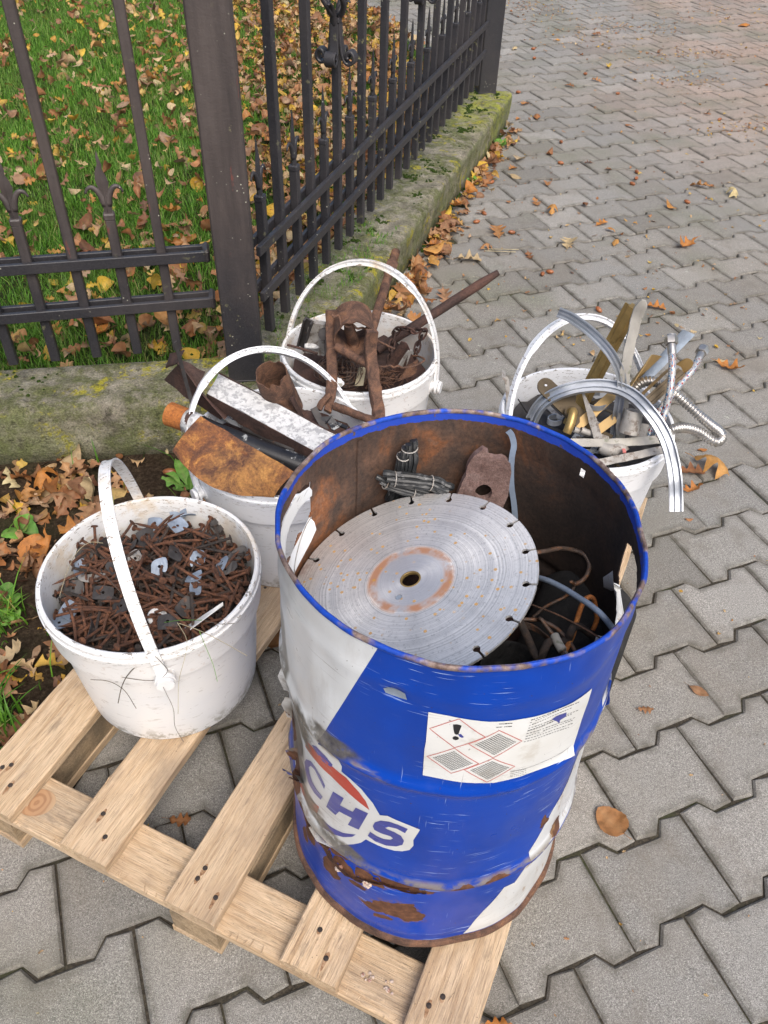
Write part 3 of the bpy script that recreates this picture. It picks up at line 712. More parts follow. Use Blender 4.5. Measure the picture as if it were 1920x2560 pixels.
def fence(name, label, P0, d, n, bars, s0, s1, mat, ends, rail_z=((.457, .482), (.337, .362))):
    t = empty(name, P0+d*((s0+s1)/2)+Vector((0, 0, .15)), label, 'fence')
    for z0, z1 in rail_z+((1.36, 1.385), (1.24, 1.265)):
        for off in (.0175, -.0175):
            c = P0+d*((s0+s1)/2)+n*off; V, F = bevel_box(Vector((c.x, c.y, (z0+z1)/2)), d, n, Z, abs(s1-s0)/2, .006, (z1-z0)/2, .0015); obj('rail', V, F, 'iron', t)
    for s, kind in bars:
        p = P0+d*s
        if kind == 'short':
            obj('short_bar', *bar_bm(p, .218, .566, d, n), mat, t); flame(t, p, d, n, mat, 1 if int(s*50) % 2 else -1)
        else:
            z1 = 1.55
            if kind == 'basket':
                obj('bar', *bar_bm(p, .218, .836, d, n), mat, t); obj('bar', *bar_bm(p, 1.058, z1, d, n), mat, t); basket(t, p, d, n, mat)
            else: obj('bar', *bar_bm(p, .218, z1, d, n), mat, t)
    for s in ends:
        for z0, z1 in rail_z:
            p = P0+d*s; V, F = bevel_box(Vector((p.x, p.y, (z0+z1)/2)), d, n, Z, .008, .026, .017, .006, .0015); obj('weld_block', V, F, mat, t)
    return t
lb_ = [(-.172-.0995*i, 'bar' if i % 2 == 0 else 'short') for i in range(0, 14)]
fence('iron_fence', 'left run of brownish iron fence with fleur spears before the lawn', L0, LD, LNn, lb_, -1.62, -.062, 'iron_brown', (-.068,))
rb_ = []
for i in range(24):
    s = .098+i*.1046
    if s > 2.56: break
    kind = 'short' if i % 2 == 0 else 'bar'
    if i in (5, 13, 21): kind = 'basket'
    rb_.append((s, kind))
fence('iron_fence', 'right run of black iron fence with spiral baskets receding along the drive', R0, RD, RN, rb_, .03, 2.56, 'iron', ())
def post(x, y, d, n, h, wx, wy, mat, label):
    t = empty('fence_post', (x, y, .15), label, 'post')
    V, F = bevel_box(Vector((x, y, .15+h/2)), d, n, Z, wx/2, wy/2, h/2, .004); obj('post_shaft', V, F, mat, t)
    V, F = bevel_box(Vector((x, y, .15+h+.006)), d, n, Z, wx/2+.006, wy/2+.006, .006, .003); obj('post_cap', V, F, mat, t)
    V, F = bevel_box(Vector((x, y, .153)), d, n, Z, wx/2+.001, wy/2+.001, .0035, .001); obj('post_foot', V, F, mat, t)
    return t
post(-.374, 1.786, Vector((.990, .139, 0)), Vector((.139, -.990, 0)), 1.5, .089, .089, 'iron_brown', 'thick square brown iron corner post where the two fence runs meet')
post(.425, 4.365, Vector((.985, .17, 0)), Vector((.17, -.985, 0)), 1.5, .088, .088, 'iron', 'thick square black iron end post at the far end of the plinth')

# ------------------------------------------------------------------ pallet
UD = Vector((math.cos(R_(67)), math.sin(R_(67)), 0)); VD = Vector((math.sin(R_(67)), -math.cos(R_(67)), 0))
def pv(u, v, z): return UD*u+VD*v+Vector((0, 0, z))
pal = empty('wooden_pallet', pv(.905, -.412, 0), 'raw pine pallet lying on the paving under the drum and the four pails', 'pallet')
def wood_board(name, u0, u1, v0, v1, z0, z1, mat='wood', along='u', parent=pal, seed=0, ragged=.0015):
    """board as its own object whose local X runs with the grain"""
    rg = random.Random(seed+1000)
    c = pv((u0+u1)/2, (v0+v1)/2, (z0+z1)/2)
    L, W = ((u1-u0), (v1-v0)) if along == 'u' else ((v1-v0), (u1-u0))
    H = z1-z0; nx = max(8, int(L/.03)); b = .002
    prof = [(-W/2+b, -H/2), (-W/6, -H/2), (W/6, -H/2), (W/2-b, -H/2), (W/2, -H/2+b), (W/2, H/2-b), (W/2-b, H/2), (W/4, H/2), (0, H/2), (-W/4, H/2), (-W/2+b, H/2), (-W/2, H/2-b), (-W/2, -H/2+b)]
    V = []; F = []; k = len(prof)
    bow = rg.uniform(-.0012, .0012)
    for i in range(nx+1):
        x = -L/2+L*i/nx
        for q, (y, z) in enumerate(prof):
            e = .0016*noise.noise(Vector((x*9+seed*3, (1 if y > 0 else -1)*3, seed)))+.0007*noise.noise(Vector((x*45, y*30, seed)))
            xe = x
            if i in (0, nx): xe += (ragged*noise.noise(Vector((y*90, z*70, seed+i)))*1.2)-(.0015 if abs(z) > H/2-b and i == nx else 0)+(.0015 if abs(z) > H/2-b and i == 0 else 0)
            V.append((xe, y+(e if abs(y) > W/3 else 0), z+bow*math.sin(math.pi*i/nx)+.0004*noise.noise(Vector((x*30, y*60, seed)))))
    for i in range(nx):
        for q in range(k): F.append((i*k+q, (i+1)*k+q, (i+1)*k+(q+1) % k, i*k+(q+1) % k))
    F.append(tuple(range(k))); F.append(tuple(nx*k+q for q in range(k-1, -1, -1)))
    m = mesh(name, V, F); m.materials.append(MT[mat]); o = bpy.data.objects.new(name, m); C.objects.link(o); o.parent = parent
    o.location = c-wloc(parent); ang = R_(67) if along == 'u' else R_(67-90); o.rotation_euler = (0, 0, ang)
    bm = bmesh.new(); bm.from_mesh(m); bmesh.ops.recalc_face_normals(bm, faces=bm.faces); bm.to_mesh(m); bm.free()
    return o
U0, U1 = .305, 1.505
decks = [(-.840, -.742), (-.645, -.558), (-.453, -.368), (-.262, -.175), (-.076, .0155)]
for i, (a, b_) in enumerate(decks):
    bd = wood_board('deck_board', U0+(.0, .001, -.001, .001, 0)[i], U1+random.Random(i).uniform(-.006, .004), a, b_, .1035, .125, seed=i)
for i, u in enumerate((.308, .861, 1.414)): wood_board('cross_board', u, u+.086, -.836, .0125, .0822, .1033, along='v', seed=20+i)
for i, (a, b_) in enumerate(((-.838, -.757), (-.453, -.371), (-.066, .012))):
    wood_board('bearer', .3065, 1.503, a, b_, .022, .082, mat='bearer', seed=30+i, ragged=.003); wood_board('bottom_board', .306, 1.502, a-.004 if i else a, b_+.001, .001, .0217, seed=40+i)
rng = random.Random(3)
nail_spots = []
for i, (a, b_) in enumerate(decks):
    m_ = (a+b_)/2; wd = (b_-a)
    for u in (.903, 1.458): nail_spots += [(u+rng.uniform(-.022, .0), m_-wd*.24+rng.uniform(-.01, .01)), (u+rng.uniform(-.005, .022), m_+wd*.22+rng.uniform(-.01, .01))]
for px_, py_ in ((26, 1963), (28, 1912), (6, 1918), (258, 2034), (263, 2092), (494, 2196), (513, 2170), (539, 2244), (800, 2324), (815, 2396), (1107, 2492), (1072, 2514)):
    q_ = at(px_, py_, .1252); nail_spots.append((q_.dot(UD), q_.dot(VD)))
for u, v in nail_spots:
    c = pv(u, v, .1252); V, F = lathe([(.0, .0010), (.0028, .0008), (.0040, .0002), (.0042, -.003)], 8, c); V = [(x, y+0, z) for x, y, z in V]
    obj('nail_head', V, F, 'nail_dark', pal, smooth=True)
for u, v in nail_spots:
    if u > 1.2: continue
    L_ = rng.uniform(.007, .019); outl = [pv(u+L_*math.cos(a)*(1 if math.cos(a) < 0 else .5), v+.0034*math.sin(a)*(1+.25*math.sin(a*3+u*90)), .1253+.0001*rng.random()) for a in [2*math.pi*i/14 for i in range(14)]]
    obj('nail_stain', outl, [tuple(range(14))], 'stain', pal)
nk_ = NT('pine_knot'); dd_ = nk_.dist(nk_.warp(nk_.obj, .012, 30), (0, 0, 0), (1, .8, 1)); rg1 = nk_.noise(1, 2, .5, nk_.scale(nk_.warp(nk_.obj, .01, 20), (1, 1, 1)))
wv_ = nk_.math('SINE', nk_.math('MULTIPLY', dd_, 700.)); kc = nk_.mix(nk_.math('MULTIPLY', nk_.step(wv_, -.6, 1.), .55), (.40, .235, .125), (.22, .105, .05)); kc = nk_.mix(nk_.step(dd_, .016, .030), kc, (.44, .30, .175)); MT['knot'] = nk_.fin(kc, .8)
kc_ = at(92, 2006, .1036); outl = [kc_+Vector((.030*math.cos(a), .023*math.sin(a), .0001*math.sin(a*3))) for a in [2*math.pi*i/28 for i in range(28)]]
obj('knot', outl, [tuple(range(28))], 'knot', None, origin=tuple(kc_)); kn_o = bpy.data.objects['knot']; kn_o.parent = pal; kn_o.location = kc_-wloc(pal)
# splinters and crumbs on the boards
mb = MB()
for _ in range(110):
    i = rng.randrange(5); a, b_ = decks[i]
    edge = rng.random() < .6
    u = rng.uniform(.31, 1.0); v = (b_ if rng.random() < .5 else a) if edge else rng.uniform(a, b_)
    if rng.random() < .4: u = .306+rng.uniform(-.001, .002); v = rng.uniform(-.8, 0)
    p = pv(u, v, .1045 if edge else .1262); a_ = R_(67)+rng.gauss(0, .25); dl = Vector((math.cos(a_), math.sin(a_), rng.uniform(-.1, .25)))*rng.uniform(.004, .018)
    V, F = sweep([p, p+dl*.6, p+dl], rect(.0012, .0006), caps=True, scales=[1, .8, .2]); mb.add(V, F)
o = obj('splinters', mb.V, mb.F, 'wood', pal); o['kind'] = 'stuff'
for (u, v, r) in ((.338, -.222, .011), (.345, -.143, .009), (.344, -.115, .010)):      # pulled wood chips, white and rusty
    mb = MB()
    for _ in range(7): mb.add(*blob(pv(u, v, .104)+Vector((rng.gauss(0, r*.45), rng.gauss(0, r*.45), 0)), rng.uniform(.0012, .0035), rng.uniform(.001, .0028)))
    pc = obj('flaked_chip', mb.V, mb.F, 'chip_white'); tag(pc, 'crumbly white and rust-red chip dropped on the front cross board of the pallet', 'debris', 'paint chips on the pallet')

# ------------------------------------------------------------------ drum
DB = Vector((.080, .610, .126)); DT = Vector((.084, .631, .743))
DAX = (DT-DB).normalized(); DX = (Vector((1, 0, 0))-DAX*DAX.x).normalized(); DY = DAX.cross(DX)
DH = (DT-DB).length; DR = .2020
DM = Matrix((DX, DY, DAX)).transposed()
def hoop(z, zc, w_=.011, h=.0062):
    t = (z-zc)/w_; return h*math.exp(-t*t*1.3)
def drum_r(th, z):
    """outer radius of the battered wall"""
    r = DR-.0016+hoop(z, .408)+hoop(z, .180)
    r += .0012*math.exp(-((z-.566)/.012)**2)+.0008*math.exp(-((z-.035)/.01)**2)
    p = Vector((math.cos(th)*1.0, math.sin(th)*1.0, z*2.5))
    r += .0030*noise.noise(p*2.2)+.0014*noise.noise(p*6)
    # ovalised mouth
    k = max(0, (z-.35)/.27); r += k*DR*(-.026*math.cos(2*th)-.018*math.cos(3*th)+.006*math.sin(3*th))*.9
    # crush along the lower hoop, left front
    dth = (th-R_(-124)+math.pi) % (2*math.pi)-math.pi
    r -= .010*math.exp(-(dth/.38)**2-((z-(.158+.03*dth))/.018)**2)
    r -= .007*math.exp(-((dth+.6)/.25)**2-((z-.29)/.11)**2)
    dt2 = (th-R_(-109.3)+math.pi) % (2*math.pi)-math.pi
    r -= .0035*math.exp(-(dt2/.05)**2-((z-.5593)/.008)**2)
    dt3 = (th-R_(-75)+math.pi) % (2*math.pi)-math.pi; r -= .004*math.exp(-(dt3/.30)**2-((z-.612)/.02)**2)
    dt4 = (th-R_(-28)+math.pi) % (2*math.pi)-math.pi; r -= .006*math.exp(-(dt4/.22)**2-((z-.33)/.10)**2)
    return r
def dpt(th, z, off=0.): r = drum_r(th, z)+off; return Vector((r*math.cos(th), r*math.sin(th), z))
def drum_mats():
    for key, base, var in (('paint_blue', (.002, .048, .36), (.004, .038, .28)), ('paint_white', (.66, .68, .69), (.60, .60, .58)), ('paint_red', (.46, .055, .035), (.40, .05, .04)), ('paint_navy', (.045, .055, .30), (.05, .06, .26)), ('sticker', (.74, .75, .74), (.68, .68, .65)), ('inside_rust', None, None)):
        n = NT('drum_'+key); o = n.obj; s = n.sep(o); ang = n.math('ARCTAN2', s[1], s[0]); 
        cyl = n.n.new('ShaderNodeCombineXYZ'); n._c(cyl.inputs[0], n.math('MULTIPLY', ang, .2)); n._c(cyl.inputs[1], s[2]); cy = cyl.outputs[0]
        if base is None:
            a = n.noise(13, 7, .7, n.scale(o, (1, 1, .8)), .5); f = n.noise(190, 4, .75, o)
            c = n.ramp(a, [(.28, (.040, .024, .018)), (.42, (.075, .048, .036)), (.52, (.14, .075, .047)), (.60, (.25, .095, .035)), (.72, (.20, .155, .125))])
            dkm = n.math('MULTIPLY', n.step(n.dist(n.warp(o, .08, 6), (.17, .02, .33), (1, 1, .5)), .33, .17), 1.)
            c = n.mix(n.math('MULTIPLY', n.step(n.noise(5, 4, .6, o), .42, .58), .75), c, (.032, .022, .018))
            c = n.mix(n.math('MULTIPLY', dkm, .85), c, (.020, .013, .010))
            c = n.mix(.8, c, n.ramp(f, [(.3, .5), (.5, 1), (.72, 1.5)]), 'MULTIPLY')
            rag = n.math('ADD', s[2], n.math('MULTIPLY', n.noise(30, 4, .7, cy), .016))
            c = n.mix(n.step(rag, .6115, .6125), c, n.mix(n.step(n.noise(60, 4, .7, o), .6, .66), (.012, .055, .42), (.09, .06, .05)))
            n.bump(n.math('ADD', a, n.math('MULTIPLY', f, .5)), .7, .002); MT['inside_rust'] = n.fin(c, .82, .1); continue
        c = n.mix(n.step(n.noise(7, 3, .6, o), .4, .7), base, var)
        chalk = n.noise(16, 5, .65, n.scale(o, (1, 1, .5)))
        if key == 'paint_blue': c = n.mix(n.math('MULTIPLY', n.step(chalk, .46, .74), n.math('MULTIPLY', n.step(s[2], .42, .1), .45)), c, (.05, .075, .36))
        met = .0
        # grime streaks & scratches
        sc = n.noise(1, 2, .6, n.scale(n.warp(cy, .01, 9), (14, 480, 1))); sg = n.step(n.noise(9, 3, .6, cy), .47, .58)
        sc2 = n.noise(1, 2, .6, n.scale(cy, (420, 17, 1))); sg2 = n.step(n.noise(8, 2, .6, n.scale(cy, (1, 1, 1), (2, 5, 0))), .54, .64)
        scol = (.40, .52, .78) if 'blue' in key or 'navy' in key else (.30, .29, .28)
        c = n.mix(n.math('MULTIPLY', n.math('MULTIPLY', n.step(sc, .63, .67), sg), .8), c, scol)
        c = n.mix(n.math('MULTIPLY', n.math('MULTIPLY', n.step(sc2, .67, .72), sg2), .5), c, scol)
        spk = n.step(n.noise(140, 3, .65, o), .70, .73); c = n.mix(n.math('MULTIPLY', spk, .85), c, (.06, .03, .02))
        # rubbed, dirty metal on the two hoops, the shoulder and near the foot
        wn_ = n.noise(26, 6, .7, cy); wz = n.noise(9, 4, .65, n.scale(cy, (1, 2.5, 1), (4, 0, 0)))
        def band(zc, wdt, thr): 
            d = n.math('ABSOLUTE', n.math('SUBTRACT', s[2], zc)); return n.math('MULTIPLY', n.step(d, wdt, wdt*.3), n.step(wz, thr, thr+.09))
        b1 = band(.408, .013, .52); b2 = band(.180, .016, .44); b3 = band(.006, .012, .42)
        bb = n.math('MAXIMUM', n.math('MAXIMUM', b1, b2), b3)
        c = n.mix(n.math('MULTIPLY', bb, n.math('MULTIPLY', n.step(wn_, .34, .5), .85)), c, n.ramp(wn_, [(.35, (.13, .11, .09)), (.55, (.22, .19, .15)), (.7, (.20, .10, .05))]))
        # dark rubbed smear along the left flank
        pts_dirt = [(-131, .42, .05, .018), (-141, .40, .06, .02), (-152, .36, .06, .03), (-160, .30, .05, .05), (-168, .42, .03, .12), (-150, .225, .06, .018), (-140, .205, .05, .016), (-158, .25, .05, .03), (-128, .196, .05, .015)]
        m = None
        wob = n.warp(o, .03, 26)
        for (th, z, wa, wz_) in pts_dirt:
            t = R_(th); pc = (DR*math.cos(t), DR*math.sin(t), z); q = n.dist(wob, pc, (1/wa, 1/wa, 1/wz_)); q = n.step(q, 1.0, .55); m = q if m is None else n.math('MAXIMUM', m, q)
        c = n.mix(n.math('MULTIPLY', m, n.math('MULTIPLY', n.step(wn_, .28, .48), .95)), c, n.ramp(n.noise(60, 4, .7, o), [(.3, (.05, .045, .038)), (.7, (.17, .155, .13))]))
        # torn-off paint, bare rust (patches measured round the wall)
        rp = [(-103.8, .094, .030, .022), (-97, .082, .022, .014), (-110, .080, .022, .010), (-134, .112, .010, .030), (-131, .104, .012, .020), (-141, .150, .028, .020), (-150, .155, .026, .03), (-131, .150, .018, .012), (-124, .134, .028, .008), (-115, .147, .022, .0085), (-105, .162, .036, .010), (-98, .158, .03, .006), (-160, .19, .02, .06), (-166, .28, .012, .04), (-50, .262, .007, .018), (-55, .17, .016, .010), (-67, .177, .016, .010), (-80, .178, .018, .009), (-38, .20, .012, .025), (-146, .118, .016, .016), (-119, .119, .012, .006), (-151, .095, .010, .02), (-108, .060, .012, .006), (-100, .112, .012, .006)]
        wob2 = n.warp(o, .026, 38); m = None
        for (th, z, wa, wz_) in rp:
            t = R_(th); pc = (DR*math.cos(t), DR*math.sin(t), z); q = n.dist(wob2, pc, (1/wa, 1/wa, 1/wz_)); m = q if m is None else n.math('MINIMUM', m, q)
        rm = n.step(m, 1.02, .96)
        halo = n.math('MULTIPLY', n.step(m, 1.5, 1.0), n.math('MULTIPLY', n.step(n.noise(55, 4, .7, o), .48, .62), .0 if key == 'sticker' else .6)); c = n.mix(halo, c, (.17, .085, .045))
        fade = n.step(n.noise(4.5, 5, .7, n.scale(o, (1, 1, 1.6), (6, 1, 2))), .50, .72); c = n.mix(n.math('MULTIPLY', fade, .22 if 'blue' in key else .3), c, (.13, .15, .26) if 'blue' in key else (.42, .40, .37))
        if key == 'sticker': rm = n.math('MULTIPLY', rm, 0.)
        rc = n.ramp(n.noise(70, 5, .7, o), [(.3, (.06, .028, .017)), (.55, (.13, .058, .032)), (.75, (.24, .11, .05))])
        c = n.mix(rm, c, rc)
        strk = n.noise(1, 4, .7, n.scale(n.warp(cy, .02, 12), (60, 22, 1)))
        if key == 'paint_white':
            c = n.mix(n.math('MULTIPLY', n.step(strk, .58, .68), n.math('MULTIPLY', n.step(s[0], .09, .13), .75)), c, (.30, .17, .07)); 
            c = n.mix(n.math('MULTIPLY', n.step(n.noise(20, 5, .7, n.scale(o, (1, 1, .35))), .50, .72), .35), c, (.38, .36, .33))
        if key == 'sticker': c = n.mix(n.math('MULTIPLY', n.step(n.noise(22, 5, .65, cy), .52, .7), .45), c, (.42, .37, .29))
        n.bump(n.math('SUBTRACT', n.math('MULTIPLY', n.noise(70, 4, .6, o), .4), n.math('MULTIPLY', rm, 1.2)), .45, .0009)
        rg_ = n.mix(rm, n.ramp(n.noise(12, 3, .5, o), [(.3, .26), (.7, .42)]), .85); rg_ = n.mix(bb, rg_, .7)
        MT[key] = n.fin(c, rg_, 0., .28 if 'blue' in key else .45)
drum_mats()
drum = empty('steel_drum', DB, 'battered open blue and white steel drum full of scrap, standing on the pallet', 'drum')
drum.rotation_euler = DM.to_euler()
bpy.context.view_layer.update()
def dobj(name, V, F, mat, smooth=True, parent=None, autos=35):
    m = mesh(name, V, F, smooth); m.materials.append(MT[mat]); o = bpy.data.objects.new(name, m); C.objects.link(o); o.parent = parent or drum
    if autos: sharpen(m, autos)
    return o
def dth(th, c): return (th-c+180) % 360-180
def in_hole(th, z):
    """hand holes punched through the upper wall, degrees / metres"""
    a = dth(th, 168); l = -18; h = 22
    if -17 < a < 20:
        zt = .588-.010*abs(a/20)**2; zb = .505+.020*((a-2)/18)**2+.006*math.sin(a*.6)
        if zb < z < zt: return True
    a = dth(th, -8)
    if -15 < a < 14:
        zt = .587-.016*abs(a/15)**2; zb = .502+.018*abs(a/14)**2
        if zb < z < zt: return True
    a = dth(th, 38.7)
    if abs(a) < 1.3 and abs(z-.5865) < .0062: return True
    return False
NT_, NZ_ = 480, 206
zs = [DH*j/NZ_ for j in range(NZ_+1)]
VO = [dpt(2*math.pi*i/NT_, z) for z in zs for i in range(NT_)]
keep = [[not in_hole(360*(i+.5)/NT_, (zs[j]+zs[j+1])/2) for i in range(NT_)] for j in range(NZ_)]
F = []
for j in range(NZ_):
    for i in range(NT_):
        if keep[j][i]: F.append((j*NT_+i, j*NT_+(i+1) % NT_, (j+1)*NT_+(i+1) % NT_, (j+1)*NT_+i))
dobj('outer_wall', VO, F, 'paint_blue')
TH = .0014
VI = [dpt(2*math.pi*i/NT_, z, -TH) for z in zs for i in range(NT_)]
n0 = len(VI)
F = [f[::-1] for f in F]
# cut edges of the holes and the mouth
mbv = VI+[v.copy() for v in VO]
for j in range(NZ_):
    for i in range(NT_):
        if keep[j][i]: continue
        for (jj, ii, a, b_) in ((j, (i+1) % NT_, (j, (i+1) % NT_), (j+1, (i+1) % NT_)), (j, i-1, (j+1, i), (j, i)), (j+1, i, (j+1, (i+1) % NT_), (j+1, i)), (j-1, i, (j, i), (j, (i+1) % NT_))):
            if 0 <= jj < NZ_ and keep[jj][ii % NT_]:
                A, B = a[0]*NT_+a[1], b_[0]*NT_+b_[1]; F.append((A, B, B+n0, A+n0))
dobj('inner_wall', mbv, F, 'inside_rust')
# curled mouth rim and foot chime
def ring(name, z, prof, mat, zoff=0):
    V = []; F = []; k = len(prof); n = 240
    for i in range(n):
        th = 2*math.pi*i/n; r0 = drum_r(th, min(z, DH-.0001))+.0006*noise.noise(Vector((math.cos(th)*9, math.sin(th)*9, z)))
        zz = z+.0014*noise.noise(Vector((math.cos(th)*2.5, math.sin(th)*2.5, 7)))
        for a, b_ in prof: V.append(((r0+a)*math.cos(th), (r0+a)*math.sin(th), zz+b_))
    for i in range(n):
        for q in range(k): F.append((i*k+q, ((i+1) % n)*k+q, ((i+1) % n)*k+(q+1) % k, i*k+(q+1) % k))
    return dobj(name, V, F, mat)
nr = NT('drum_rim_worn'); a = nr.noise(34, 5, .7); f = nr.noise(160, 3, .7); 
c = nr.ramp(a, [(.3, (.05, .033, .028)), (.44, (.13, .085, .07)), (.56, (.27, .20, .17)), (.68, (.42, .36, .30))]); c = nr.mix(nr.step(nr.noise(11, 4, .7, nr.scale(nr.obj, (1, 1, 1), (3, 3, 3))), .44, .52), c, (.006, .06, .42))
c = nr.mix(.6, c, nr.ramp(f, [(.3, .6), (.7, 1.4)]), 'MULTIPLY'); nr.bump(a, .5, .001); MT['rim_worn'] = nr.fin(c, .6, .2)
ring('mouth_rim', DH, [(.0028*math.cos(t)+.0002, .0034*math.sin(t)-.001) for t in [2*math.pi*i/10 for i in range(10)]], 'rim_worn')
ring('foot_chime', .0, [(-.004, -.001), (.0045, -.001), (.0058, .002), (.0056, .009), (.0035, .0125), (-.001, .013)], 'rust')
V, F = lathe([(.198, .012), (.0001, .014)], 96); dobj('drum_bottom', V, F, 'inside_rust')
# seam inside
V = []; F = []
for j in range(61):
    z = .03+.57*j/60
    for s_, off in ((-.0042, -.0016), (-.003, -.0042), (.003, -.0042), (.0042, -.0016)):
        th = R_(126.7)+s_/DR; V.append(dpt(th, z, off))
for j in range(60):
    for q in range(3): F.append((j*4+q, j*4+q+1, (j+1)*4+q+1, (j+1)*4+q))
dobj('wall_seam', V, F, 'inside_rust')
# painted fields, sheets that follow the dented wall
def field(name, poly, mat, off=.0004, cell=2.2, parent=None, zc=.008):
    """poly in (degrees, metres) -> curved sheet"""
    bm = bmesh.new(); vs_ = [bm.verts.new((p[0]*DR*math.pi/180, p[1], 0)) for p in poly]; bm.verts.ensure_lookup_table()
    try: tris = tessellate_polygon([[v.co.copy() for v in vs_]])
    except Exception: tris = []
    for t in tris:
        try: bm.faces.new([vs_[i] for i in t])
        except ValueError: pass
    xs = [v.co.x for v in vs_]; ys = [v.co.y for v in vs_]
    x = min(xs)+cell*.001*4
    st = cell*DR*math.pi/180
    k = math.ceil(min(xs)/st)
    while k*st < max(xs):
        bmesh.ops.bisect_plane(bm, geom=bm.verts[:]+bm.edges[:]+bm.faces[:], plane_co=(k*st, 0, 0), plane_no=(1, 0, 0)); k += 1
    k = math.ceil(min(ys)/zc)
    while k*zc < max(ys):
        bmesh.ops.bisect_plane(bm, geom=bm.verts[:]+bm.edges[:]+bm.faces[:], plane_co=(0, k*zc, 0), plane_no=(0, 1, 0)); k += 1
    bmesh.ops.recalc_face_normals(bm, faces=bm.faces)
    bm.normal_update()
    if bm.faces and sum(f.normal.z*f.calc_area() for f in bm.faces) < 0: bmesh.ops.reverse_faces(bm, faces=bm.faces)
    for v in bm.verts: v.co = dpt(v.co.x/DR, v.co.y, off)
    m = bpy.data.meshes.new(name); bm.to_mesh(m); bm.free(); m.polygons.foreach_set('use_smooth', [True]*len(m.polygons)); m.materials.append(MT[mat])
    o = bpy.data.objects.new(name, m); C.objects.link(o); o.parent = parent or drum; return o
DMi = DM.inverted()
def dth_z(px, py):
    d = Vector(ray(px, py)); o3 = Vector((0, 0, CH))-DB; o2 = DMi @ o3; d2 = DMi @ d
    a = d2.x**2+d2.y**2; b_ = 2*(o2.x*d2.x+o2.y*d2.y); c_ = o2.x**2+o2.y**2-DR*DR; ds = max(0, b_*b_-4*a*c_); t = (-b_-math.sqrt(ds))/(2*a); q = o2+d2*t
    return (math.degrees(math.atan2(q.y, q.x)), q.z)
GG = lambda pts: [dth_z(680+x*.33755, 1700+y*.33755) for x, y in pts]
for k_ in range(6):      # upper white field in six overlapping-free strips (holes of the wall kept clear)
    pass
def white_left():
    out = []
    # boundary with the blue runs from (-117,.598) to (-135.3,.403), continues down to the logo
    bnd = lambda z: -115.2-(.6125-z)*(20.1/.2095)
    bm = bmesh.new()
    ths = np.arange(-216, -113, 1.0); zz = np.arange(.262, .6131, .0045)
    idx = {}
    V = []; F = []
    def vid(i, j):
        if (i, j) not in idx:
            th = ths[i]; z = zz[j]; b_ = bnd(z)
            idx[i, j] = len(V); V.append(dpt(R_(min(th, b_)), z, .0004))
        return idx[i, j]
    for i in range(len(ths)-1):
        for j in range(len(zz)-1):
            zc = (zz[j]+zz[j+1])/2
            if ths[i] >= max(bnd(zz[j]), bnd(zz[j+1])): continue
            if in_hole((ths[i]+.5) % 360, zc) : continue
            F.append((vid(i, j), vid(i+1, j), vid(i+1, j+1), vid(i, j+1)))
    return V, F
V, F = white_left(); dobj('white_field', V, F, 'paint_white', autos=None)
# right-hand white diagonal
field('white_field', [(-74.9, .0165), (-68.6, .0815), (-62.0, .1328), (-57.2, .1303), (-52.5, .1652), (-54.2, .2035), (-46.2, .2748), (-37.5, .3206), (-29, .383), (-24, .45), (-8, .50), (4, .47), (6, .0165)], 'paint_white')
# emblem: white ground, red swooshes, letters
field('emblem_ground', GG([(355, 478), (430, 508), (500, 590), (520, 640), (515, 675), (580, 735), (660, 815), (740, 920), (792, 1015), (850, 1018), (1095, 1118), (1045, 1195), (1046, 1235), (1015, 1270), (960, 1283), (900, 1280), (810, 1252), (690, 1190), (655, 1212), (600, 1224), (540, 1228), (470, 1225), (400, 1180), (330, 1120), (270, 1070), (230, 1000), (195, 900), (165, 760), (140, 600), (125, 420), (200, 420)]), 'paint_white', off=.00055)
field('red_swoosh', GG([(240, 448), (290, 492), (420, 610), (550, 722), (640, 832), (690, 905), (716, 975), (640, 912), (540, 815), (440, 712), (330, 603), (232, 500)]), 'paint_red', off=.0009)
field('red_swoosh', GG([(175, 640), (200, 740), (235, 830), (345, 942), (330, 990), (270, 945), (210, 845), (180, 760)]), 'paint_red', off=.0009)
field('navy_bar', GG([(292, 480), (330, 492), (395, 555), (452, 625), (442, 642), (380, 600), (330, 535)]), 'paint_navy', off=.0009)
field('navy_crescent', GG([(360, 1030), (440, 1098), (520, 1138), (615, 1152), (590, 1168), (520, 1170), (440, 1142), (370, 1090)]), 'paint_navy', off=.0009)
field('letter_h', GG([(450, 828), (527, 880), (500, 932), (590, 987), (614, 955), (705, 1000), (636, 1118), (557, 1078), (585, 1032), (495, 977), (468, 1003), (400, 940)]), 'paint_navy', off=.001)
field('letter_s', GG([(1003, 1115), (930, 1084), (860, 1060), (800, 1054), (755, 1068), (740, 1095), (752, 1122), (800, 1148), (870, 1172), (892, 1188), (872, 1200), (820, 1192), (770, 1168), (722, 1135), (704, 1163), (760, 1206), (840, 1240), (915, 1248), (962, 1234), (975, 1203), (952, 1168), (900, 1140), (850, 1120), (832, 1108), (860, 1100), (920, 1114), (982, 1146)]), 'paint_navy', off=.001)
field('letter_c', GG([(240, 594), (219, 618), (224, 670), (258, 755), (308, 835), (358, 888), (374, 866), (332, 818), (292, 755), (268, 692), (262, 652), (278, 640), (312, 668), (350, 735), (386, 808), (393, 782), (362, 715), (320, 650), (278, 606)]), 'paint_navy', off=.001)
field('letter_u', GG([(160, 432), (180, 452), (194, 485), (192, 545), (182, 582), (162, 562), (150, 515), (138, 480), (136, 455), (152, 480), (162, 505), (168, 470)]), 'paint_navy', off=.001)
field('letter_f', [(-167.5, .318), (-161.8, .318), (-162.4, .309), (-165.8, .309), (-166.5, .298), (-163, .298), (-163.6, .290), (-167, .290), (-168.4, .266), (-171.6, .266)], 'paint_navy', off=.001)
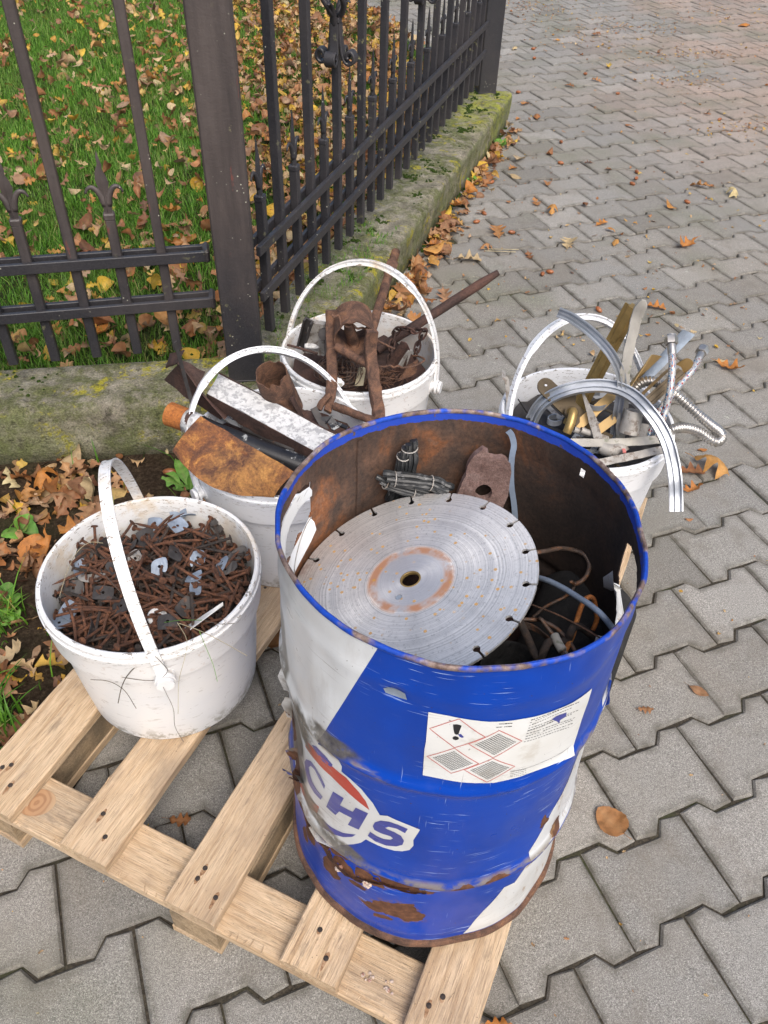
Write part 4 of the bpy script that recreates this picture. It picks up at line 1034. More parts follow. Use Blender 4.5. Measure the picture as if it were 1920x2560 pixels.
# sticker
LBp = lambda pts: [dth_z(1050+x*.26522, 1700+y*.26522) for x, y in pts]
st = field('hazard_label', LBp([(82, 292), (250, 318), (545, 345), (850, 355), (1130, 296), (1400, 200), (1535, 120), (1612, 70), (1580, 210), (1500, 450), (1425, 680), (1250, 775), (1000, 868), (700, 945), (500, 952), (250, 935), (25, 900), (45, 640), (60, 560)]), 'sticker', off=.0008)
def line_strip(name, pts, wd, mat, closed=False, parent=st, off=.0012):
    """thin printed line on the wall; pts in (deg,z)"""
    P = [Vector((p[0]*DR*math.pi/180, p[1], 0)) for p in pts]; Q = []
    n = len(P)
    for i in range(n if closed else n-1):
        a, b_ = P[i], P[(i+1) % n]; k = max(1, int((b_-a).length/.004))
        for j in range(k): Q.append(a.lerp(b_, j/k))
    if not closed: Q.append(P[-1])
    V = []; F = []; m_ = len(Q)
    for i, p in enumerate(Q):
        t = (Q[(i+1) % m_]-Q[i-1]) if (closed or 0 < i < m_-1) else (Q[1]-Q[0] if i == 0 else Q[-1]-Q[-2]); t.normalize(); s_ = Vector((-t.y, t.x, 0))*wd/2
        for q in (p-s_, p+s_): V.append(dpt(q.x/DR, q.y, off))
    for i in range(m_ if closed else m_-1):
        j = (i+1) % m_; F.append((i*2, j*2, j*2+1, i*2+1))
    return V, F
dia = [[(95, 437), (370, 340), (607, 497), (325, 612)], [(455, 567), (738, 441), (948, 545), (680, 703)], [(68, 705), (325, 616), (548, 762), (292, 866)], [(415, 825), (680, 708), (882, 788), (625, 940)]]
for q in dia:
    V, F = line_strip('d', LBp(q), .0011, 'ink_red', True); dobj('red_diamond', V, F, 'ink_red', smooth=False, parent=st, autos=None)
for q in dia[1:]:
    a, b_, c_, d_ = [Vector((*p, 0)) for p in LBp(q)]; mb = MB(); cen = (a+b_+c_+d_)/4; a, b_, c_, d_ = [cen+(p-cen)*.80 for p in (a, b_, c_, d_)]
    for k in range(11):
        t = .05+.9*k/10
        for (s0, s1, e0, e1) in ((a, b_, d_, c_), (b_, c_, a, d_)):
            p = s0.lerp(s1, t); r = e0.lerp(e1, t); V, F = line_strip('l', [(p.x, p.y), (r.x, r.y)], .00042, 'ink'); mb.add(V, F)
    o = dobj('hatch_lines', mb.V, mb.F, 'ink', smooth=False, parent=st, autos=None); o['kind'] = 'stuff'
field('exclamation_bar', LBp([(312, 398), (350, 392), (392, 402), (375, 445), (362, 485), (340, 490), (324, 480), (316, 440)]), 'ink', off=.0012, parent=st)
field('exclamation_dot', LBp([(306, 522), (318, 508), (337, 504), (358, 510), (367, 522), (356, 536), (335, 541), (314, 535)]), 'ink', off=.0012, parent=st)
field('tear', LBp([(1225, 345), (1262, 320), (1300, 305), (1335, 295), (1365, 285), (1362, 325), (1330, 345), (1305, 360), (1300, 392), (1275, 370)]), 'paint_navy', off=.0013, parent=st)
field('tear', LBp([(358, 486), (385, 480), (412, 505), (395, 515), (372, 505)]), 'paint_navy', off=.0013, parent=st)
# lines of small print, too small to read: broken dashes
mb = MB(); rng = random.Random(8)
def print_line(x0, y0, x1, y1, n, wd=.0010):
    for i in range(n):
        t0 = i/n; t1 = t0+rng.uniform(.45, .86)/n
        if rng.random() < .08: continue
        q = LBp([(x0+(x1-x0)*t0, y0+(y1-y0)*t0), (x0+(x1-x0)*t1, y0+(y1-y0)*t1)]); V, F = line_strip('l', q, wd*rng.uniform(.7, 1.1), 'ink'); mb.add(V, F)
for r in range(9):
    s_ = r*26; print_line(1030-r*8, 345+s_, 1545-r*10-rng.uniform(0, 130), 175+s_*1.0-(-6)*r, 17 if r else 20, .0013 if r in (0, 4) else .0009)
print_line(735, 378, 860, 378, 9, .0013); print_line(710, 408, 858, 408, 10, .0013)
for r in range(4): print_line(845-r*2, 845+r*16, 990+r*3, 815+r*16, 9, .0006)
V, F = line_strip('l', LBp([(840, 838), (1120, 770), (1395, 635)]), .0004, 'ink'); mb.add(V, F)
o = dobj('small_print', mb.V, mb.F, 'ink', smooth=False, parent=st, autos=None); o['kind'] = 'stuff'
# bare-metal ding with a pale lip
field('paint_chip', GG([(822, 66), (860, 60), (920, 82), (985, 104), (998, 150), (940, 140), (880, 120), (838, 100)]), 'galvanised', off=.0007)
# peeled paint shards and torn, folded steel along the crushed hoop
rng = random.Random(21)
def shard(th, z, L, W, lift, ang, mat):
    V = []; F = []; n = 6
    for i in range(n+1):
        t = i/n-.5; wd = W*(1-abs(t)*1.5)*(.8+.4*rng.random())
        for s_ in (-1, 0, 1):
            a = t*L*math.cos(ang)-s_*wd*math.sin(ang); b_ = t*L*math.sin(ang)+s_*wd*math.cos(ang)
            V.append(dpt(R_(th)+a/DR, z+b_, .0008+lift*max(0, s_*.5+.5)**1.5*(1-abs(t))))
    for i in range(n):
        for q in range(2): F.append((i*3+q, (i+1)*3+q, (i+1)*3+q+1, i*3+q+1))
    dobj('paint_shard', V, F, mat, parent=drum)
for th, z, L, W, lf, an, m_ in ((-141, .150, .05, .007, .010, -.25, 'rust'), (-131, .139, .05, .006, .012, -.2, 'rust'), (-123, .136, .045, .006, .011, .1, 'rust'), (-113, .149, .05, .005, .009, .35, 'rust'), (-106, .158, .05, .004, .008, .15, 'paint_blue'), (-99, .158, .045, .004, .007, .05, 'paint_blue'),
        (-158, .200, .05, .006, .012, .9, 'paint_blue'), (-163, .235, .05, .006, .013, 1.3, 'paint_blue'), (-167, .165, .035, .009, .016, 1.2, 'paint_blue'), (-169, .31, .06, .006, .012, 1.4, 'paint_white'), (-171, .36, .05, .007, .012, 1.5, 'paint_white'), (-155, .225, .04, .005, .008, .5, 'paint_white'), (-137, .166, .04, .004, .009, -.3, 'paint_white'), (-22, .42, .04, .004, .005, 1.4, 'paint_blue'), (-20, .36, .04, .004, .006, 1.4, 'paint_white')):
    shard(th, z, L, W, lf, an, m_)
for th, z in ((-127.5, .1285), (-115.3, .1375)):
    mb = MB()
    for _ in range(6): p = dpt(R_(th)+rng.gauss(0, .012), z+rng.gauss(0, .002), .002); mb.add(*blob(p, .003, .003))
    dobj('rust_crumb', mb.V, mb.F, 'chip_white')
# flaps of wall steel folded in and out at the two hand holes
def flap(pts_th_z_off, mat, mat2=None):
    rows = pts_th_z_off; V = []; F = []; k = len(rows[0])
    for row in rows:
        for th, z, off in row: V.append(dpt(R_(th), z, off))
    for i in range(len(rows)-1):
        for q in range(k-1): F.append((i*k+q, (i+1)*k+q, (i+1)*k+q+1, i*k+q+1))
    n = len(V); V2 = [Vector(v) for v in V]; 
    for v in V2: v2 = v.copy(); v2.z += .0012; V.append(v2)
    F += [tuple(i+n for i in f[::-1]) for f in F]
    dobj('hole_flap', V, F, mat, autos=None)
flap([[(152+i*5.2, .506+.02*((i*5.2-18)/18)**2-.002, -.001) for i in range(8)], [(152+i*5.2, .504+.015*((i*5.2-18)/18)**2, -.008) for i in range(8)], [(153+i*5., .500+.012*((i*5.2-18)/18)**2, -.013-.002*math.sin(i)) for i in range(8)]], 'paint_white')
flap([[(152+i*5.2, .583-.010*((i*5.2-18)/18)**2, -.0015) for i in range(8)], [(152+i*5.2, .577-.008*((i*5.2-18)/18)**2, -.006) for i in range(8)], [(153+i*5., .571-.006*((i*5.2-18)/18)**2, -.008) for i in range(8)]], 'paint_white')
flap([[(-22+i*4, .512+.006*((i*4-14)/14)**2, -.001) for i in range(7)], [(-22+i*4, .519, -.009) for i in range(7)], [(-20+i*3.2, .530+.004*math.sin(i*2), -.012) for i in range(7)]], 'paint_white')
flap([[(-1+i*3., .520-.012*i, -.001) for i in range(4)], [(-1+i*3., .528-.012*i, -.012) for i in range(4)], [(0+i*2.6, .545-.012*i, -.016) for i in range(4)]], 'paint_white')

# ------------------------------------------------------------------ saw blade on top of the drum's load
bc = Vector((.0344, .6371, .6327)); bn = Vector((-.313, .0239, 1)).normalized(); ba = (Vector((1, 0, 0))-bn*bn.x).normalized(); bb_ = bn.cross(ba)
blade = empty('cutting_disc', bc, 'big round steel cutting disc with slotted rim lying across the scrap in the drum', 'saw blade'); blade.rotation_euler = Matrix((ba, bb_, bn)).transposed().to_euler()
def blade_mesh():
    outl = []; NS = 17; R = .15
    for k in range(NS):
        a0 = R_(-79.8+k*360/NS)
        w2 = .0014
        for i in range(1, 9):
            a = a0-2*math.pi/NS+2*math.pi/NS*i/9; outl.append((R*math.cos(a), R*math.sin(a)))
        def loc(r, t): return (r*math.cos(a0)-t*math.sin(a0), r*math.sin(a0)+t*math.cos(a0))
        outl += [loc(R, -w2), loc(.1425, -w2)]
        for j in range(9):
            t = R_(150)-j*R_(300)/8; t = -R_(30)-j*R_(300)/8
            outl.append(loc(.1375+.0044*math.cos(t), .0044*math.sin(t)))
        outl += [loc(.1425, w2), loc(R, w2)]
    bm = bmesh.new()
    ring_o = [bm.verts.new((x, y, 0)) for x, y in outl]
    hole = [bm.verts.new((.0128*math.cos(2*math.pi*i/40), .0128*math.sin(2*math.pi*i/40), 0)) for i in range(40)]
    small = [bm.verts.new((.029*math.cos(R_(-119))+.0042*math.cos(2*math.pi*i/16), .029*math.sin(R_(-119))+.0042*math.sin(2*math.pi*i/16), 0)) for i in range(16)]
    for loop in (ring_o, hole, small):
        for i in range(len(loop)): bm.edges.new((loop[i], loop[(i+1) % len(loop)]))
    allv = ring_o+hole+small
    tr = tessellate_polygon([[v.co.copy() for v in ring_o], [v.co.copy() for v in hole], [v.co.copy() for v in small]])
    V = [v.co.copy() for v in allv]; F = [t for t in tr]; bm.free()
    F2 = []
    for a, b_, c_ in F:
        if (V[b_]-V[a]).cross(V[c_]-V[a]).z < 0: a, b_, c_ = a, c_, b_
        F2.append((a, b_, c_))
    n = len(V); t = .0030
    VV = [(v.x, v.y, t/2) for v in V]+[(v.x, v.y, -t/2) for v in V]
    FF = F2+[(c_+n, b_+n, a+n) for a, b_, c_ in F2]
    def wall(lo, k, inner):
        for i in range(k):
            a, b_ = lo+i, lo+(i+1) % k; FF.append((a, a+n, b_+n, b_) if not inner else (b_, b_+n, a+n, a))
    wall(0, len(outl), False); wall(len(outl), 40, True); wall(len(outl)+40, 16, True)
    return VV, FF
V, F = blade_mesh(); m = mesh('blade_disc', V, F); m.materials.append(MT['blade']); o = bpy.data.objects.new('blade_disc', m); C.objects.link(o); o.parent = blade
V, F = lathe([(.0128, -.0019), (.0128, .0017), (.0112, .0019), (.0106, .0015), (.0106, -.0019)], 40, closed=True); m = mesh('bushing', V, F, True); m.materials.append(MT['brass']); o = bpy.data.objects.new('bushing', m); C.objects.link(o); o.parent = blade; sharpen(m, 30)
V, F = lathe([(.0, .0008), (.0038, .0008), (.0040, -.001)], 20, (.029*math.cos(R_(-119)), .029*math.sin(R_(-119)), 0)); m = mesh('rivet', V, F); m.materials.append(MT['galvanised']); o = bpy.data.objects.new('rivet', m); C.objects.link(o); o.parent = blade

# ------------------------------------------------------------------ other things in the drum
def one(name, VF, mat, label, cat, group=None, smooth=False, autos=None):
    o = obj(name, VF[0], VF[1], mat, smooth=smooth, autos=autos); return tag(o, label, cat, group)
# heap of dark scrap filling the drum
rng = random.Random(77); V = []; F = []; n = 40; rings_ = 16
for j in range(rings_+1):
    r = .197*j/rings_
    for i in range(n):
        a = 2*math.pi*i/n; x = .082+r*math.cos(a); y = .622+r*math.sin(a); V.append((x, y, .47-.10*(x-.08)/.2+.02*noise.noise(Vector((x*30, y*30, 0)))+.012*noise.noise(Vector((x*90, y*90, 2)))))
for j in range(rings_):
    for i in range(n): F.append((j*n+i, (j+1)*n+i, (j+1)*n+(i+1) % n, j*n+(i+1) % n))
o = one('scrap_heap', (V, F), 'rust_dark', 'dark mass of fine scrap deep inside the drum under the blade', 'scrap', smooth=True); o['kind'] = 'stuff'
Kp = lambda x, y: (1280+x*.217, 1300+y*.217)
# dark rubbery cylinder lying in the drum
def cyl_thing(name, a, b_, r, mat, label, cat, cap=.012, n=40):
    a, b_ = Vector(a), Vector(b_); d = (b_-a).normalized()
    V, F = sweep([a, a+d*.004, b_-d*.004, b_], circle(r, n), scales=[.95, 1, 1, .95]); return one(name, (V, F), mat, label, cat, autos=30)
c0 = at(*Kp(520, 1240), .50)
t = empty('motor_housing', c0, 'dark gritty cylindrical housing lying at the right of the saw blade', 'motor')
ax_ = Vector((-.35, -.75, -.18)).normalized(); p0_ = c0+Vector((.052, .055, .0)); 
V, F = sweep([p0_, p0_+ax_*.006, p0_+ax_*.135, p0_+ax_*.14], circle(.066, 48), scales=[.93, 1, 1, .96]); obj('housing_shell', V, F, 'black_grit', t, autos=30)
V, F = sweep([p0_+ax_*.139, p0_+ax_*.17], circle(.04, 32)); obj('housing_neck', V, F, 'black_grit', t, autos=30)
pc_ = at(*Kp(-20, 1740), .56); V, F = sweep([pc_+Vector((.0, .035, -.07)), pc_], circle(.036, 36), caps=False); V2, F2 = sweep([pc_, pc_+Vector((.0, .035, -.07))], circle(.033, 36), caps=False); mb = MB(); mb.add(V, F); mb.add(V2, F2)
k = 36
for i in range(k): mb.F.append((k+i, k+(i+1) % k, 2*k+(i+1) % k, 2*k+i))
one('pipe_stub', (mb.V, mb.F), 'black_grit', 'short black pipe stub, its open mouth just under the front lip of the saw blade', 'pipe', autos=40)
# can-like ring behind the motor
p_ = at(*Kp(350, 680), .50); V, F = sweep([p_+Vector((0, 0, -.05)), p_], circle(.020, 32), caps=False); V2, F2 = sweep([p_, p_+Vector((0, 0, -.05))], circle(.0188, 32), caps=False); mb = MB(); mb.add(V, F); mb.add(V2, F2)
one('metal_sleeve', (mb.V, mb.F), 'plate_dark', 'small open metal sleeve standing half under the right edge of the saw blade', 'sleeve', smooth=True)
def wire(name, pts, r, mat, label, cat='wire', n=8, k=6, group=None, scales=None):
    path = catmull(pts, k); V, F = sweep(path, circle(r, n)); return one(name, (V, F), mat, label, cat, group, smooth=True)
wire('wire', [at(*Kp(x, y), z) for x, y, z in ((280, 375, .62), (400, 355, .615), (560, 325, .61), (720, 350, .60), (830, 400, .60), (890, 500, .595), (870, 620, .59), (800, 705, .585), (720, 740, .58))], .0030, 'wire_iron', 'thick rusty wire bent in a wide hook beside the right edge of the saw blade')
wire('wire', [at(*Kp(x, y), z) for x, y, z in ((665, 715, .60), (695, 715, .60), (712, 760, .59), (690, 815, .585), (600, 890, .575), (480, 950, .57), (370, 1010, .565), (240, 1125, .565))], .0021, 'wire_iron', 'rusty wire with a small crook, lying over the dark motor housing')
wire('cable', [at(*Kp(x, y), z) for x, y, z in ((270, 655, .60), (420, 700, .615), (600, 790, .625), (760, 890, .635), (900, 980, .64), (1040, 1100, .64), (1160, 1250, .63), (1230, 1360, .615))], .0036, 'cable_blue', 'thick grey-blue cable bowed across the right side of the drum', 'cable')
wire('wire', [at(*Kp(x, y), z) for x, y, z in ((210, 968, .60), (500, 1080, .61), (760, 1210, .62), (1010, 1355, .625))], .0010, 'rust', 'thin straight copper-brown wire running to the drum wall')
wire('rebar', [at(*Kp(x, y), z) for x, y, z in ((90, 1170, .61), (140, 1270, .605), (200, 1400, .60), (260, 1540, .60), (325, 1590, .60), (370, 1500, .61), (430, 1405, .61), (540, 1410, .60), (640, 1380, .60), (680, 1290, .61), (720, 1230, .61), (800, 1240, .60), (880, 1300, .59), (950, 1360, .58))], .0048, 'nail_dark', 'thick dark rod bent into a zigzag at the front right of the drum', 'rod')
wire('wire', [at(*Kp(x, y), z) for x, y, z in ((560, 1700, .60), (620, 1500, .60), (700, 1330, .60), (740, 1180, .605), (800, 990, .615), (860, 900, .62), (930, 900, .615), (960, 1000, .60), (975, 1150, .58), (930, 1270, .57))], .0031, 'orange', 'orange-rusted wire loop standing near the drum wall')
wire('wire', [at(*Kp(x, y), z) for x, y, z in ((110, 1140, .60), (290, 1150, .60), (330, 1140, .61), (400, 1230, .605), (480, 1330, .60))], .0024, 'wire_iron', 'crooked brown wire leading from the blade rim to the frayed cable end')
wire('wire', [at(*Kp(x, y), z) for x, y, z in ((320, 1150, .60), (500, 1240, .60), (640, 1380, .60), (720, 1500, .60), (760, 1640, .60))], .0024, 'wire_iron', 'long brown wire curving towards the front rim of the drum')
wire('wire', [at(*Kp(x, y), z) for x, y, z in ((0, 1780, .61), (200, 1770, .61), (420, 1740, .61), (560, 1700, .61), (640, 1640, .61), (610, 1560, .60))], .0022, 'wire_iron', 'flat-lying wire just inside the front rim of the drum')
t = empty('frayed_cable', at(*Kp(560, 1450), .60), 'frayed pale cable end with loose strands near the front right rim of the drum', 'cable')
V, F = sweep(catmull([at(*Kp(x, y), .612) for x, y in ((490, 1330), (530, 1420), (580, 1500))], 5), circle(.0055, 8)); obj('sheath', V, F, 'grey_bar', t, smooth=True)
for i in range(7):
    o_ = (i-3)*14; V, F = sweep(catmull([at(*Kp(x, y), .61-.002*abs(i-3)) for x, y in ((565+o_*.2, 1470), (620+o_*.8, 1560), (640+o_*1.2+20, 1690))], 5), circle(.0012, 5)); obj('strand', V, F, 'wire_iron' if i % 2 else 'grey_bar', t, smooth=True)
for i in range(4):
    wire('wire', [at(*Kp(x+i*8, y+i*22), .585-.004*i) for x, y in ((120, 1170), (260, 1220), (400, 1330), (500, 1440))], .0011, 'wire_iron', 'thin stray wire among the loops at the front right of the drum', group='thin stray wires in the drum')
one('crumpled_foil', sweep(catmull([at(*Kp(x, y), .61) for x, y in ((960, 1370), (1010, 1385), (1080, 1395))], 4), [(a*(1+.3*math.sin(i*5)), b_) for i, (a, b_) in enumerate(circle(.008, 9, .005))]), 'zinc_old', 'little crumpled pale metal scrap against the drum wall at the right', 'scrap', autos=20)
# flaky rust-pink plate with a bolt hole, leaning on the back wall
Rk = lambda x, y: (900+x*.25316, 1080+y*.25316)
def rock_plate():
    outl = [(1210, 185), (1255, 205), (1265, 240), (1340, 255), (1400, 265), (1450, 290), (1500, 325), (1512, 390), (1492, 470), (1470, 560), (1450, 640), (1390, 760), (1290, 760), (1180, 745), (1060, 700), (970, 640), (985, 590), (1020, 480), (1042, 430), (1035, 400), (1045, 345), (1080, 280), (1130, 220)]
    P = [aty(*Rk(x, y), .803+(y-185)*-.00001) for x, y in outl]; c = aty(*Rk(1218, 598), .7989); 
    hole = [c+(P[3]-P[10]).normalized()*0+Vector((math.cos(t)*.0115, -.0+.0007*math.sin(t), math.sin(t)*.0125)) for t in [2*math.pi*i/16 for i in range(16)]]
    nrm = Vector((0, -1, .05)).normalized()
    P = [p+Vector((.002*math.sin(i*7), 0, .002*math.cos(i*5))) for i, p in enumerate(P)]
    tri = tessellate_polygon([P, hole]); A = P+hole; n = len(A); tck = .010
    bm = bmesh.new(); top = [bm.verts.new(p) for p in A]
    for a, b_, c_ in tri:
        f = bm.faces.new((top[a], top[b_], top[c_]))
    bmesh.ops.subdivide_edges(bm, edges=bm.edges[:], cuts=4, use_grid_fill=True)
    bmesh.ops.triangulate(bm, faces=bm.faces[:])
    for v in bm.verts:
        q = noise.noise(v.co*30)*.0018+noise.noise(v.co*140)*.0006; v.co += nrm*q
    bmesh.ops.recalc_face_normals(bm, faces=bm.faces)
    bm.verts.index_update(); V = [v.co.copy() for v in bm.verts]; F = [tuple(v.index for v in f.verts) for f in bm.faces]
    bm.normal_update(); sgn = sum(f.normal.dot(nrm)*f.calc_area() for f in bm.faces)
    if sgn < 0: F = [f[::-1] for f in F]
    n0_ = len(V); be = [(e.verts[0].index, e.verts[1].index) for e in bm.edges if len(e.link_faces) == 1]; bm.free()
    V += [v-nrm*tck for v in V]; F += [tuple(i+n0_ for i in f[::-1]) for f in F]; F += [(a, b_, b_+n0_, a+n0_) for a, b_ in be]
    return V, F
one('rusty_plate', rock_plate(), 'rust_pink', 'flaky pinkish rusted plate with a bolt hole standing behind the saw blade', 'metal plate', autos=35)
# charred ribbed rubber strips
def rib(pts, w_, h_, label, mat='rubber'):
    """bundle of three stiff grooved strands with wire ties"""
    path = catmull(pts, 6); n = len(path); mb = MB(); up_ = Vector((.1, -.8, .5))
    for k, (o1, o2, sc_) in enumerate(((-.33, 0, 1), (.05, .28, .8), (.36, -.05, .9))):
        P = []
        for i, p in enumerate(path):
            t = (path[min(n-1, i+1)]-path[max(0, i-1)]).normalized(); s_ = t.cross(up_).normalized(); wob = noise.noise(Vector((i*.13, k*5., len(pts))))
            P.append(p+s_*w_*(o1*.95+.08*wob)+up_*h_*(o2+.2*noise.noise(Vector((i*.17, k*9., 3)))))
        P = P[(k*2) % 5:len(P)-(k*3) % 4]
        q = w_*.25*sc_
        V, F = sweep(P, [(-q, -q), (q, -q*.9), (q*1.05, q*.3), (q*.5, q*.45), (q*.3, q), (-q*.4, q*.9), (-q*.5, q*.3), (-q, q*.4)], up=up_, scales=[1+.12*math.sin(i*.8+k) for i in range(len(P))]); mb.add(V, F)
    t_ = obj('rubber_strip', mb.V, mb.F, mat, autos=25); tag(t_, label, 'rubber strip')
    for f_ in (.18, .62):
        p = path[int(n*f_)]; t = (path[int(n*f_)+1]-p).normalized(); s_ = t.cross(up_).normalized(); u2 = s_.cross(t)
        V, F = sweep([p+s_*math.cos(a)*w_*.56+u2*math.sin(a)*h_*.60+t*.002*math.sin(a) for a in [2*math.pi*i/14 for i in range(14)]], circle(.0009, 5), closed=True)
        lo = np.array(t_.location); o2 = obj('wire_tie', [np.array(tuple(v))-lo for v in V], F, 'alu_dull', t_, local=True, smooth=True)
    return t_
rib([aty(*Rk(x, y), .802) for x, y in ((488, 90), (492, 180), (490, 300), (470, 450), (460, 600), (440, 700))], .018, .012, 'upright black ribbed rubber strip against the back wall, the right one of a pair')
rib([aty(*Rk(x, y), .800) for x, y in ((440, 165), (425, 260), (405, 400), (370, 520), (320, 640), (300, 700))], .015, .012, 'upright black rubber strip against the back wall, the left one of a pair')
rib([aty(*Rk(x, y), .788) for x, y in ((150, 465), (300, 530), (450, 575), (600, 610), (760, 660))], .012, .010, 'long grey-black rubber strip lying across the pair, the lower one')
rib([aty(*Rk(x, y), .785) for x, y in ((225, 450), (340, 465), (480, 475), (600, 490), (740, 515), (830, 560), (900, 590))], .018, .014, 'long black rubber strip with pale wired joints lying across the pair, the upper one')
V, F = sweep(catmull([aty(*Rk(x, y), .808-.00001*y) for x, y in ((1462, -12), (1495, 25), (1515, 90), (1518, 150), (1500, 250), (1492, 400), (1498, 550), (1520, 700), (1534, 860))], 6), rect(.0075, .0012), up=Vector((0, -1, .1))); one('plastic_strap', (V, F), 'cable_blue', 'grey flat plastic packing strap hanging down inside the back of the drum', 'strap')
V, F = sweep(catmull([at(680+.2349*x, 1180+.2349*y, z) for x, y, z in ((232, 1145, .66), (245, 980, .665), (270, 850, .67), (300, 740, .68), (360, 580, .69), (420, 478, .70))], 5), circle(.0007, 5)); one('wire', (V, F), 'alu_dull', 'hair-thin pale wire standing against the left wall of the drum', 'wire')

# ------------------------------------------------------------------ pails
def pail(c, zb, phi, tau, hh, label, mat, tilt=(0, 0), flip_handle_tilt=0, groove=False, grip=True, handle_mat=None, pin=(.178, .215)):
    t = empty('plastic_pail', (c[0], c[1], zb), label, 'pail', 'white plastic pails of scrap'); 
    prof = [(.0, .0015), (.139, .001), (.1445, .003), (.1460, .008), (.151, .06), (.156, .12), (.1615, .188), (.1625, .196), (.1670, .1975), (.1695, .200), (.1705, .212), (.1722, .245), (.1733, .250), (.1746, .2515), (.1746, .256), (.1730, .2575), (.1722, .2600), (.1728, .2625), (.1722, .2665), (.1700, .2690), (.1675, .2692), (.1650, .2680), (.1640, .2640), (.1632, .255), (.1600, .21), (.1530, .12), (.1470, .05), (.1420, .007), (.0, .0065)]
    V, F = lathe(prof, 96); V = [(x*(1+.004*math.sin(2*math.atan2(y, x)+phi)), y*(1-.004*math.sin(2*math.atan2(y, x)+phi)), z) for x, y, z in V]
    o = obj('pail_body', V, F, mat, t, local=True, autos=28)
    a = Vector((math.cos(phi), math.sin(phi), 0)); s = Vector((-math.sin(phi), math.cos(phi), 0)); u = Z*math.cos(tau)+s*math.sin(tau)
    for sg in (1, -1):
        p = a*sg*.162+Z*pin[1]
        V, F = sweep([p, p+a*sg*.010, p+a*sg*.0105, p+a*sg*.024, p+a*sg*.0245, p+a*sg*.029], circle(1, 20), scales=[.015, .015, .0095, .0085, .0135, .0130]); obj('handle_pin', V, F, mat, t, local=True, autos=40)
    path = []; N = 44; up_ = []; sc = []
    for i in range(N+1):
        th = math.pi*i/N; q = a*pin[0]*math.cos(th)+u*hh*(math.sin(th)**.92)+Z*pin[1]
        path.append(q); up_.append((a*math.cos(th)+u*math.sin(th)))
        g_ = 1.0+(.35 if grip and .30 < i/N < .70 else 0); sc.append(g_)
    pr_ = [(-.0085, -.0016), (.0085, -.0016), (.0085, .0016), (.0068, .0016), (.0055, .0006), (-.0055, .0006), (-.0068, .0016), (-.0085, .0016)]
    if grip: pr_ = [(-.0055, -.0044), (.0055, -.0044), (.0055, -.0028), (.0015, -.0020), (.0015, .0020), (.0055, .0028), (.0055, .0044), (-.0055, .0044), (-.0055, .0028), (-.0015, .0020), (-.0015, -.0020), (-.0055, -.0028)]
    V, F = sweep(path, pr_, up=up_, scales=sc); hd = obj('handle', V, F, handle_mat or mat, t, local=True, autos=30)
    if grip == 'ribbed':
        mb = MB()
        for i in range(15, 29):
            s_ = 1 if i % 2 else -1; q_ = s.cross(a) ; pln = a.cross(u).normalized(); A = path[i]+up_[i]*.0050*s_; B = path[i+1]-up_[i+1]*.0050*s_; mb.add(*sweep([A, B], rect(.0125, .0016), up=up_[i]))
        obj('grip_ribs', mb.V, mb.F, mat, hd, local=True)
    for sg in (1, -1):
        p = a*sg*.178+Z*pin[1]; V, F = sweep([p+a*sg*.0015, p+a*sg*.0060], circle(.0155, 20)); obj('handle_eye', V, F, mat, t, local=True, autos=40)
    return t
P1 = (-.367, .8577); P2 = (-.200, 1.205); P3 = (-.067, 1.530); P4 = (.398, 1.315)
pail(P1, .1255, R_(287.6), R_(-7.5), .240, 'white pail full of rusty nails, nearest the camera on the left', 'plastic_old', grip=False)
pail(P2, .1255, R_(217.7), R_(-37), .214, 'white pail heaped with rusty sheet metal and pipes, right in front of the corner post', 'plastic', grip='ribbed')
pail(P3, .1255, R_(341.4), R_(15.6), .233, 'white rust-stained pail of iron bars, chain and wire before the receding fence', 'plastic_old')
pail(P4, .1255, R_(209.3), R_(-24.6), .240, 'white pail of brass strips, aluminium profiles and hoses at the far right of the pallet', 'plastic')

# --- pail 1: nails
def nail_mesh(L=.078, r=.0020, bend=0., seed=0):
    rg = random.Random(seed); path = []; n = 7
    for i in range(n+1):
        t = i/n; path.append(Vector((L*(t-.5), bend*math.sin(math.pi*t)+rg.gauss(0, .0002), rg.gauss(0, .0002))))
    V, F = sweep(path, circle(r, 7), scales=[1]*(n-1)+[.95, .12], up=Z)
    mb = MB(); mb.add(V, F); h0 = path[0]; V, F = sweep([h0+Vector((.0012, 0, 0)), h0, h0+Vector((-.0012, 0, 0)), h0+Vector((-.0022, 0, 0))], circle(1, 10), scales=[.0029, .0058, .0062, .0044], up=Z); mb.add(V, F)
    return mb
nail_ms = []
for i, (L, b_, m_) in enumerate(((.082, 0, 'nail'), (.090, .001, 'nail'), (.078, -.002, 'nail'), (.094, 0, 'nail'), (.086, .005, 'nail'), (.070, 0, 'nail_dark'), (.080, .001, 'nail_dark'), (.088, .009, 'nail'))):
    q = nail_mesh(L, .0024, b_, i); m = mesh('nail', q.V, q.F, True); m.materials.append(MT[m_]); sharpen(m, 35); nail_ms.append((m, q))
rng = random.Random(42); pile = MB()
def heap_z(x, y):
    r = math.hypot(x, y); return .361+.018*noise.noise(Vector((x*14, y*14, 3)))-.018*(r/.15)**2+.015*(y/.15)+.006*x/.15
def rand_nail(layer, tilt=.16):
    while True:
        x, y = rng.uniform(-.145, .145), rng.uniform(-.145, .145)
        if math.hypot(x, y) < .149: break
    yaw = rng.uniform(0, 2*math.pi); pit = rng.gauss(0, tilt)
    for _ in range(6):
        e = max(math.hypot(x+.04*math.cos(yaw), y+.04*math.sin(yaw)), math.hypot(x-.04*math.cos(yaw), y-.04*math.sin(yaw)))
        if e < .155: break
        x *= .88; y *= .88
    return Matrix.Translation((P1[0]+x, P1[1]+y, heap_z(x, y)+layer)) @ Matrix.Rotation(yaw, 4, 'Z') @ Matrix.Rotation(-pit, 4, 'Y')
